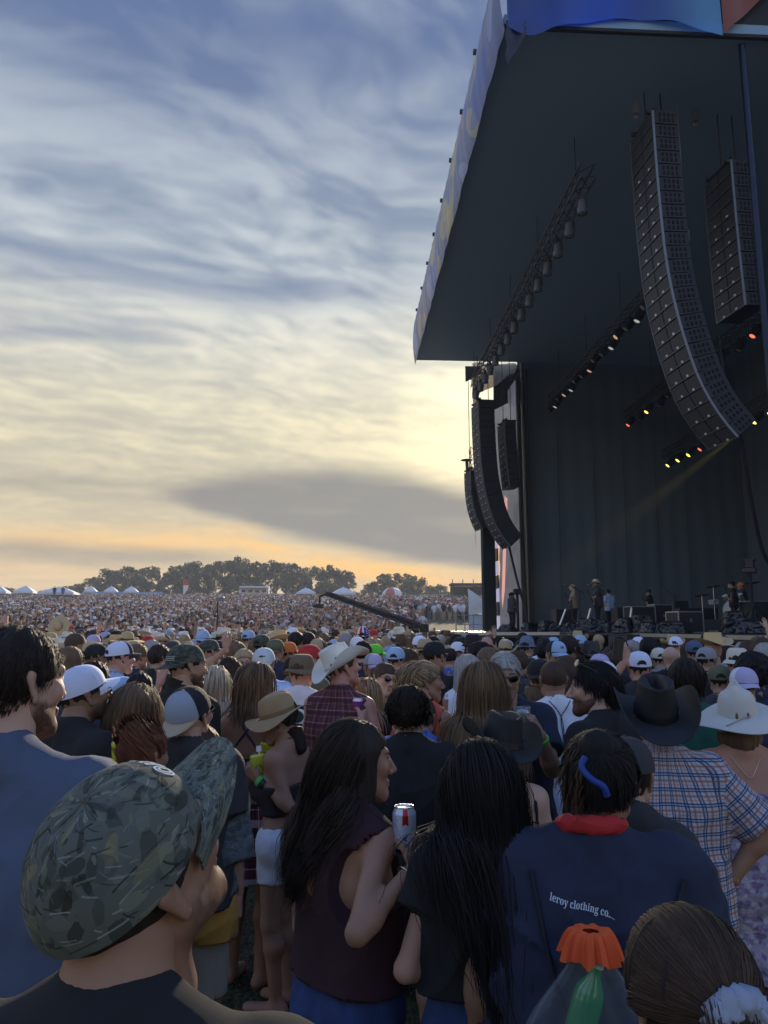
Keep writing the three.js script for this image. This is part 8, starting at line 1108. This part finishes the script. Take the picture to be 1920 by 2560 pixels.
// ------------------------------------------------------------------ tents, flags, trailer along the top of the slope
{
  const white = mat(0.78, 0.8, 0.84, 0.75, { transmission: 0.2, thickness: 0 }), bluew = mat(0.2, 0.38, 0.66, 0.8), dark = mat(0.1, 0.12, 0.15, 0.9);
  const tent = (px, ptop, pbase, w, d, label, wall) => { const b = at(px, pbase, d), tp = at(px, ptop, d), gy = groundY(b.x, b.z) + 0.3, eave = Math.max(b.y, gy + 1.9), hgt = Math.max(tp.y - eave, 1), W = w / FPX * d; const o = thing('tent', V3(b.x, gy, b.z), 0.2, label, 'tent', 'white peaked tents on the hill'); const e = eave - gy, hw = W / 2, roof = (k) => sheet((u, v) => { const q = 1 - v, dip = Math.pow(q, 1.25); const a = k * Math.PI / 2, x = (u * 2 - 1) * hw * q, z = hw * q; return V3(x * Math.cos(a) + z * Math.sin(a), e + hgt * (1 - dip) , -x * Math.sin(a) + z * Math.cos(a)); }, 8, 8); part(o, 'canopy', merge([0, 1, 2, 3].map(roof)), white); const vs = []; for (let k = 0; k < 4; k++) { const g = bx(W, 0.32, 0.02, 0, e - 0.16, hw); g.rotateY(k * Math.PI / 2); vs.push(g); } part(o, 'valance', merge(vs), white); if (wall) { part(o, 'back_wall', bx(W * 0.98, e - 0.3, 0.03, 0, e / 2 - 0.1, -hw + 0.1), wall); } for (const x of [-1, 1]) for (const z of [-1, 1]) part(o, 'pole', bar(V3(x * hw * 0.97, 0, z * hw * 0.97), V3(x * hw * 0.97, e, z * hw * 0.97), 0.05, 6), white); part(o, 'finial', bar(V3(0, e + hgt - 0.05, 0), V3(0, e + hgt + 0.35, 0), 0.05, 6, 0.02), white); };
  for (const t of [[-4, 1487, 1500, 44, 128, 'white tent cut off by the left edge', bluew], [62, 1488, 1505, 44, 130, 'small white tent second from the left edge', bluew], [149, 1473, 1502, 78, 122, 'largest white peaked tent on the left', dark], [226, 1486, 1499, 28, 150, 'small white tent just right of the largest one', bluew], [277, 1486, 1499, 30, 150, 'small white tent in the middle of the three on the left', bluew], [327, 1485, 1499, 32, 150, 'small white tent right of the middle one', bluew], [858, 1468, 1489, 54, 150, 'bright white peaked tent near the crane head', dark], [764, 1474, 1487, 44, 155, 'white tent left of the crane head', dark]]) tent(...t);
  const fence = thing('fence_banner', V3(), 0, 'pale blue banner fence between the small white tents', 'fence'); part(fence, 'banner_cloth', sheet((u, v) => { const p = at(lerp(205, 405, u), 1500, 149); return V3(p.x, groundY(p.x, p.z) + 2.1 - v * 1.3, p.z); }, 20, 2, 0.03), bluew); for (let i = 0; i < 6; i++) { const p = at(lerp(205, 405, i / 5), 1500, 149); part(fence, 'fence_post', bar(V3(p.x, groundY(p.x, p.z), p.z - 0.06), V3(p.x, groundY(p.x, p.z) + 2.2, p.z - 0.06), 0.05, 6), STEEL); }
  const tr = at(636, 1488, 160), tl = thing('trailer', V3(tr.x, groundY(tr.x, tr.z), tr.z), 0.05, 'long low white trailer in front of the big trees', 'trailer'); part(tl, 'trailer_body', bx(6.2, 2.4, 2.4, 0, 2.0, 0, 0.15), mat(0.6, 0.62, 0.62, 0.6)); part(tl, 'roof_edge', bx(6.3, 0.14, 2.5, 0, 3.22, 0, 0.03), mat(0.75, 0.77, 0.78, 0.5)); for (let i = 0; i < 4; i++) part(tl, 'window', bx(0.8, 0.6, 0.04, -2.2 + i * 1.45, 2.3, 1.21), mat(0.05, 0.06, 0.08, 0.2)); for (const x of [-1.8, 1.8]) part(tl, 'wheel', new THREE.CylinderGeometry(0.42, 0.42, 0.3, 18).rotateX(Math.PI / 2).translate(x, 0.42, 1.0), mat(0.02, 0.02, 0.02, 0.9)); part(tl, 'awning', bx(6, 0.06, 1.8, 0, 2.9, 2.0), mat(0.5, 0.52, 0.52, 0.7));
  for (const [px, base, tp, lab, c] of [[457, 1492, 1448, 'white and red feather flag, left one of two', 0], [537, 1494, 1450, 'slim pale red feather flag, right one of two', 1]]) { const d = 140, b = at(px, base, d), gy = groundY(b.x, b.z), H = at(px, tp, d).y - gy, o = thing('feather_flag', V3(b.x, gy, b.z), 0.3 + c, lab, 'flag'); part(o, 'flag_pole', tube([V3(0, 0, 0), V3(0, H * 0.7, 0), V3(0.05, H * 0.93, 0), V3(0.3, H, 0)], 0.03, 20, 6), STEEL); const t = canvas(32, 128, (q) => { q.fillStyle = c ? '#c0705c' : '#d9d3d0'; q.fillRect(0, 0, 32, 128); q.fillStyle = c ? '#d9c4b6' : '#b4473c'; q.fillRect(0, 84, 32, 44); }); part(o, 'flag_cloth', sheet((u, v) => V3(0.03 + u * (0.95 - c * 0.3) * Math.sin(Math.PI * clamp(0.22 + v * 0.8, 0, 1)), H * (0.98 - v * 0.66), 0.06 * Math.sin(v * 8 + u * 3)), 6, 20), new THREE.MeshStandardMaterial({ map: t, roughness: 0.8 })); }
  const ip = at(980, 1488, 150), inf = thing('inflatable_shelter', V3(ip.x, groundY(ip.x, ip.z), ip.z), -0.3, 'red and white domed inflatable in front of the right-hand trees', 'inflatable'); for (let i = 0; i < 6; i++) part(inf, 'gore', (() => { const g = new THREE.SphereGeometry(2.1, 6, 12, i * Math.PI / 3, Math.PI / 3, 0, Math.PI / 2); g.scale(1.0, 0.78, 0.8); g.translate(0, 1.7, 0); return g; })(), i % 2 ? mat(0.5, 0.1, 0.1, 0.6) : mat(0.7, 0.7, 0.72, 0.6)); part(inf, 'base_wall', new THREE.CylinderGeometry(2.1, 2.1, 1.7, 30, 1, true).scale(1, 1, 0.8).translate(0, 0.85, 0), mat(0.4, 0.42, 0.46, 0.7));
  // lookouts standing on a platform in front of the biggest tent, others along the crest
  const pf = at(146, 1512, 118), plat = thing('viewing_platform', V3(pf.x, groundY(pf.x, pf.z), pf.z), 0, 'low platform with standing figures before the largest white tent', 'platform'); part(plat, 'platform_deck', bx(7, 0.15, 2, 0, 1.5, 0), dark); for (const x of [-3.3, 0, 3.3]) part(plat, 'platform_leg', bar(V3(x, 0, 0.8), V3(x, 1.45, 0.8), 0.06, 6), STEEL);
  [[134, 'left of two people standing on the platform', 'both', 'black'], [155, 'right of two people standing on the platform', 'down', 'charcoal']].forEach(([px, lab, arms, sh]) => { const p = at(px, 1512, 118), T = template('m', arms === 'both' ? 'half' : 'down', 1, 1), g = thing('person', V3(p.x, plat.position.y + 1.575, p.z), 0.4, lab, 'person'); part(g, 'body', T.body, SKIN.tan); part(g, 'shirt', T.shirt('tee'), fab(sh)); part(g, 'trousers', T.legs(0), fab('denim')); part(g, 'hair', hairGeo('short', 0.014), HAIR.dark).applyMatrix4(T.Z.headM); });
  // right end: white tent, rail, small shed
  const wp = at(1200, 1530, 56), wt = thing('tent', V3(wp.x, groundY(wp.x, wp.z), wp.z), 0.35, 'white sail-like tent beside the stage tower on the right', 'tent'); part(wt, 'sail', sheet((u, v) => V3(-1.0 + u * 2.4, lerp(lerp(3.3, 1.7, u), 1.3 + 0.12 * Math.sin(u * 6), v), 0.2 * Math.sin(u * 4 + v * 2)), 14, 8, 0.02), mat(0.66, 0.7, 0.78, 0.8)); part(wt, 'side_cloth', sheet((u, v) => V3(-1.0 + u * 2.6, 1.35 - v * 1.1, 0.1 + 0.05 * Math.sin(u * 20)), 24, 3, 0.02), mat(0.42, 0.5, 0.62, 0.85)); for (const x of [-0.9, 1.4]) part(wt, 'pole', bar(V3(x, 0, 0), V3(x, x < 0 ? 3.3 : 1.8, 0), 0.05, 6), STEEL);
  const rp = [at(1140, 1560, 40), at(1206, 1560, 40)], rail = thing('barrier', V3(), 0, 'metal crowd barrier of four rails left of the stage tower', 'barrier'); for (let k = 0; k < 4; k++) part(rail, 'rail', bar(V3(rp[0].x, groundY(rp[0].x, -40) + 0.5 + k * 0.5, -40), V3(rp[1].x, groundY(rp[1].x, -40) + 0.5 + k * 0.5, -40), 0.025, 6), STEEL); for (let k = 0; k < 4; k++) { const x = lerp(rp[0].x, rp[1].x, k / 3); part(rail, 'upright', bar(V3(x, groundY(x, -40), -40), V3(x, groundY(x, -40) + 2.05, -40), 0.03, 6), STEEL); }
  const sp = at(1168, 1500, 130), sh = thing('shed', V3(sp.x, groundY(sp.x, sp.z), sp.z), 0, 'dark flat-roofed kiosk frame at the right end of the hill', 'kiosk'); part(sh, 'roof', bx(6, 0.3, 4, 0, 3.6, 0), mat(0.05, 0.055, 0.05, 0.9)); part(sh, 'kiosk_wall', bx(5.6, 2.0, 0.2, 0, 2.4, -1.6), mat(0.06, 0.065, 0.06, 0.9)); for (const x of [-2.7, -0.9, 0.9, 2.7]) part(sh, 'post', bar(V3(x, 0, 1.8), V3(x, 4.4, 1.8), 0.08, 6), DARKSTEEL);
}
// ------------------------------------------------------------------ trees on the skyline
{
  const r = rng(313), leafM = new THREE.MeshPhysicalMaterial({ color: new THREE.Color().setRGB(0.034, 0.048, 0.022), roughness: 0.9, vertexColors: true, side: THREE.DoubleSide, transmission: 0.12, thickness: 0 }), bark = mat(0.05, 0.042, 0.035, 0.95);
  // a crown: leaf sprays in clumps through its volume, outline uneven, gaps between clumps; unit tree one metre high
  const tree = (seed, conifer) => {
    const q = rng(seed), P = [], N = [], Cc = [], limbs = [bar(V3(0, 0, 0), V3(0.01, 0.42, 0), 0.022, 8, 0.014)], clumps = [];
    if (conifer) { limbs.push(bar(V3(0.01, 0.4, 0), V3(0, 0.98, 0), 0.014, 6, 0.003)); for (let i = 0; i < 80; i++) { const t = q(), a = q() * 6.28, rr = 0.2 * (1 - t) * (0.5 + 0.5 * q()); clumps.push([Math.cos(a) * rr, 0.1 + 0.9 * t, Math.sin(a) * rr, 0.05 + 0.05 * (1 - t)]); } }
    else { const n = 26 + Math.floor(q() * 10); for (let i = 0; i < n; i++) { const a = q() * 6.28, t = Math.pow(q(), 0.8), e = Math.pow(q(), 0.6), w = 0.42 * Math.sqrt(Math.max(0.05, 1 - Math.pow((t - 0.4) / 0.68, 2))), c = [Math.cos(a) * w * e, 0.26 + 0.66 * t, Math.sin(a) * w * e, 0.075 + 0.06 * q()]; clumps.push(c); if (i % 2 === 0) limbs.push(bar(V3(0.01, 0.25 + 0.25 * q(), 0), V3(c[0] * 0.9, c[1] - 0.02, c[2] * 0.9), 0.009, 5, 0.003)); } }
    for (const [cx, cy, cz, cr] of clumps) { const tone = 0.65 + 0.7 * q(); for (let k = 0; k < 90; k++) { let x, y, z, l; do { x = q() * 2 - 1; y = q() * 2 - 1; z = q() * 2 - 1; l = Math.hypot(x, y, z); } while (l > 1 || l < 0.25); const s = 0.018 + 0.014 * q(), d = V3(q() - 0.5, q() - 0.5, q() - 0.5).normalize(), e = V3(q() - 0.5, q() - 0.5, q() - 0.5).cross(d).normalize(), o = V3(cx + x * cr * 1.2, cy + y * cr * 0.85, cz + z * cr * 1.2), nn = V3().crossVectors(d, e), tt = tone * (0.8 + 0.4 * q()); for (const [i, j] of [[-1, -0.6], [1, -0.5], [0.1, 1]]) { P.push(o.x + d.x * i * s + e.x * j * s, o.y + d.y * i * s + e.y * j * s, o.z + d.z * i * s + e.z * j * s); N.push(nn.x, nn.y, nn.z); Cc.push(tt, tt * (0.95 + 0.1 * q()), tt * 0.9); } } }
    const g = new THREE.BufferGeometry(); g.setAttribute('position', new THREE.Float32BufferAttribute(P, 3)); g.setAttribute('normal', new THREE.Float32BufferAttribute(N, 3)); g.setAttribute('color', new THREE.Float32BufferAttribute(Cc, 3)); return { crown: g, trunk: merge(limbs) };
  };
  const kinds = [1, 2, 3, 4, 5].map((s) => tree(s * 17)), con = tree(99, true);
  // [x, top y, width in pixels, distance, label]
  const rows = [[8, 1468, 70, 215, 'dark round tree at the left edge of the treeline'], [58, 1478, 60, 225, 'low tree between the first two tents'], [112, 1474, 66, 225, 'low tree behind the largest tent'], [158, 1470, 60, 220, 'tree rising right of the largest tent peak'], [196, 1458, 66, 215, 'sloping shoulder tree right of the largest tent'], [236, 1442, 72, 210, 'medium tree on the rising left end of the wood'], [278, 1424, 84, 205, 'tall tree, left one of the first tall group'], [322, 1418, 82, 205, 'tall tree, middle one of the first tall group'], [368, 1420, 78, 208, 'tall airy tree with sky showing, right of the first tall group'], [402, 1440, 54, 215, 'lower tree in the dip left of the first flag'], [440, 1412, 78, 205, 'broad tree directly behind the left flag'], [478, 1404, 76, 200, 'tall tree just right of the left flag'], [520, 1410, 74, 205, 'tall tree left of the second flag'], [560, 1406, 80, 200, 'tall tree just right of the second flag'], [600, 1389, 86, 198, 'tallest tree of the wood, above the trailer'], [645, 1402, 80, 202, 'tall tree right of the tallest one'], [690, 1404, 80, 205, 'tall tree in the right half of the wood, left of two alike'], [730, 1410, 72, 205, 'tall tree in the right half of the wood, right of two alike'], [772, 1420, 66, 208, 'tree in the small dip before the last crown'], [815, 1410, 76, 200, 'last tall crown near the right end of the wood'], [858, 1424, 66, 203, 'airy end tree of the wood above the crane tent'], [930, 1456, 50, 215, 'low left shoulder of the separate right-hand clump'], [964, 1434, 72, 205, 'left crown of the separate right-hand clump'], [1006, 1436, 64, 208, 'middle crown of the separate right-hand clump'], [1044, 1438, 66, 206, 'right crown of the separate right-hand clump'], [1078, 1462, 40, 215, 'small tree at the right end of the clump'], [1100, 1462, 42, 215, 'small bush-like tree right of the clump'], [1152, 1470, 36, 215, 'small tree by the kiosk frame'], [1196, 1466, 46, 215, 'tree behind the sail-like tent']];
  rows.forEach(([px, ty, w, d, label], i) => { const b = at(px, 1500, d), gy = groundY(b.x, b.z) - 0.5, H = at(px, ty, d).y - gy, W = w / FPX * d * 1.25, K = kinds[i % 5], o = thing('tree', V3(b.x, gy, b.z), i * 1.9, label, 'tree', 'trees on the skyline'); o.scale.set(W, H / 0.97, W); part(o, 'trunk', K.trunk, bark); part(o, 'crown', K.crown, leafM); });
  { const d = 190, b = at(1133, 1500, d), gy = groundY(b.x, b.z), H = at(1133, 1460, d).y - gy, o = thing('tree', V3(b.x, gy, b.z), 0, 'small pointed conifer at the right end of the hill', 'tree'); o.scale.set(H * 0.9, H, H * 0.9); part(o, 'trunk', con.trunk, bark); part(o, 'crown', con.crown, leafM); }
  // the shrubs below the crowns, one dark mass
  const P = []; for (let i = 0; i < 46; i++) { const px = -40 + i * 27 + r() * 12, d = 196 + r() * 14, b = at(px, 1500, d); if (px > 892 && px < 925) continue; P.push([b.x, groundY(b.x, b.z) - 1, b.z, 5 + 3 * r(), 4.5 + 2.5 * r()]); }
  const im = new THREE.InstancedMesh(kinds[2].crown, leafM, P.length), M = new THREE.Matrix4(); P.forEach(([x, y, z, w, h], i) => im.setMatrixAt(i, M.compose(V3(x, y - h * 0.25, z), new THREE.Quaternion().setFromAxisAngle(V3(0, 1, 0), i), V3(w, h, w)))); im.name = named('undergrowth'); scene.add(im); tag(im, 'dark undergrowth at the foot of the treeline', 'undergrowth', null, 'stuff');
}
// ------------------------------------------------------------------ trampled grass near the camera
{
  const r = rng(818), n = 26000, g = new THREE.BufferGeometry(); g.setAttribute('position', new THREE.Float32BufferAttribute([-0.004, 0, 0, 0.004, 0, 0, 0.012, 0.05, 0.01], 3)); g.setAttribute('normal', new THREE.Float32BufferAttribute([0, 0.5, 1, 0, 0.5, 1, 0, 0.5, 1], 3)); const im = new THREE.InstancedMesh(g, mat(1, 1, 1, 0.95), n), M = new THREE.Matrix4(), c = new THREE.Color();
  for (let i = 0; i < n; i++) { const d = 1.5 + 6 * Math.pow(r(), 0.7), x = (r() * 1.3 - 0.65) * d; M.compose(V3(x, 0, -d), new THREE.Quaternion().setFromEuler(new THREE.Euler((r() - 0.5) * 1.9, r() * 6.28, (r() - 0.5) * 1.9)), V3(1, 0.5 + r(), 1)); im.setMatrixAt(i, M); const k = 0.6 + 0.8 * r(); im.setColorAt(i, r() < 0.55 ? c.setRGB(0.06 * k, 0.075 * k, 0.028 * k) : c.setRGB(0.16 * k, 0.13 * k, 0.075 * k)); }
  im.name = named('grass'); scene.add(im); tag(im, 'trampled dry and green grass blades underfoot', 'grass', null, 'stuff');
}
renderer.render(scene, camera);
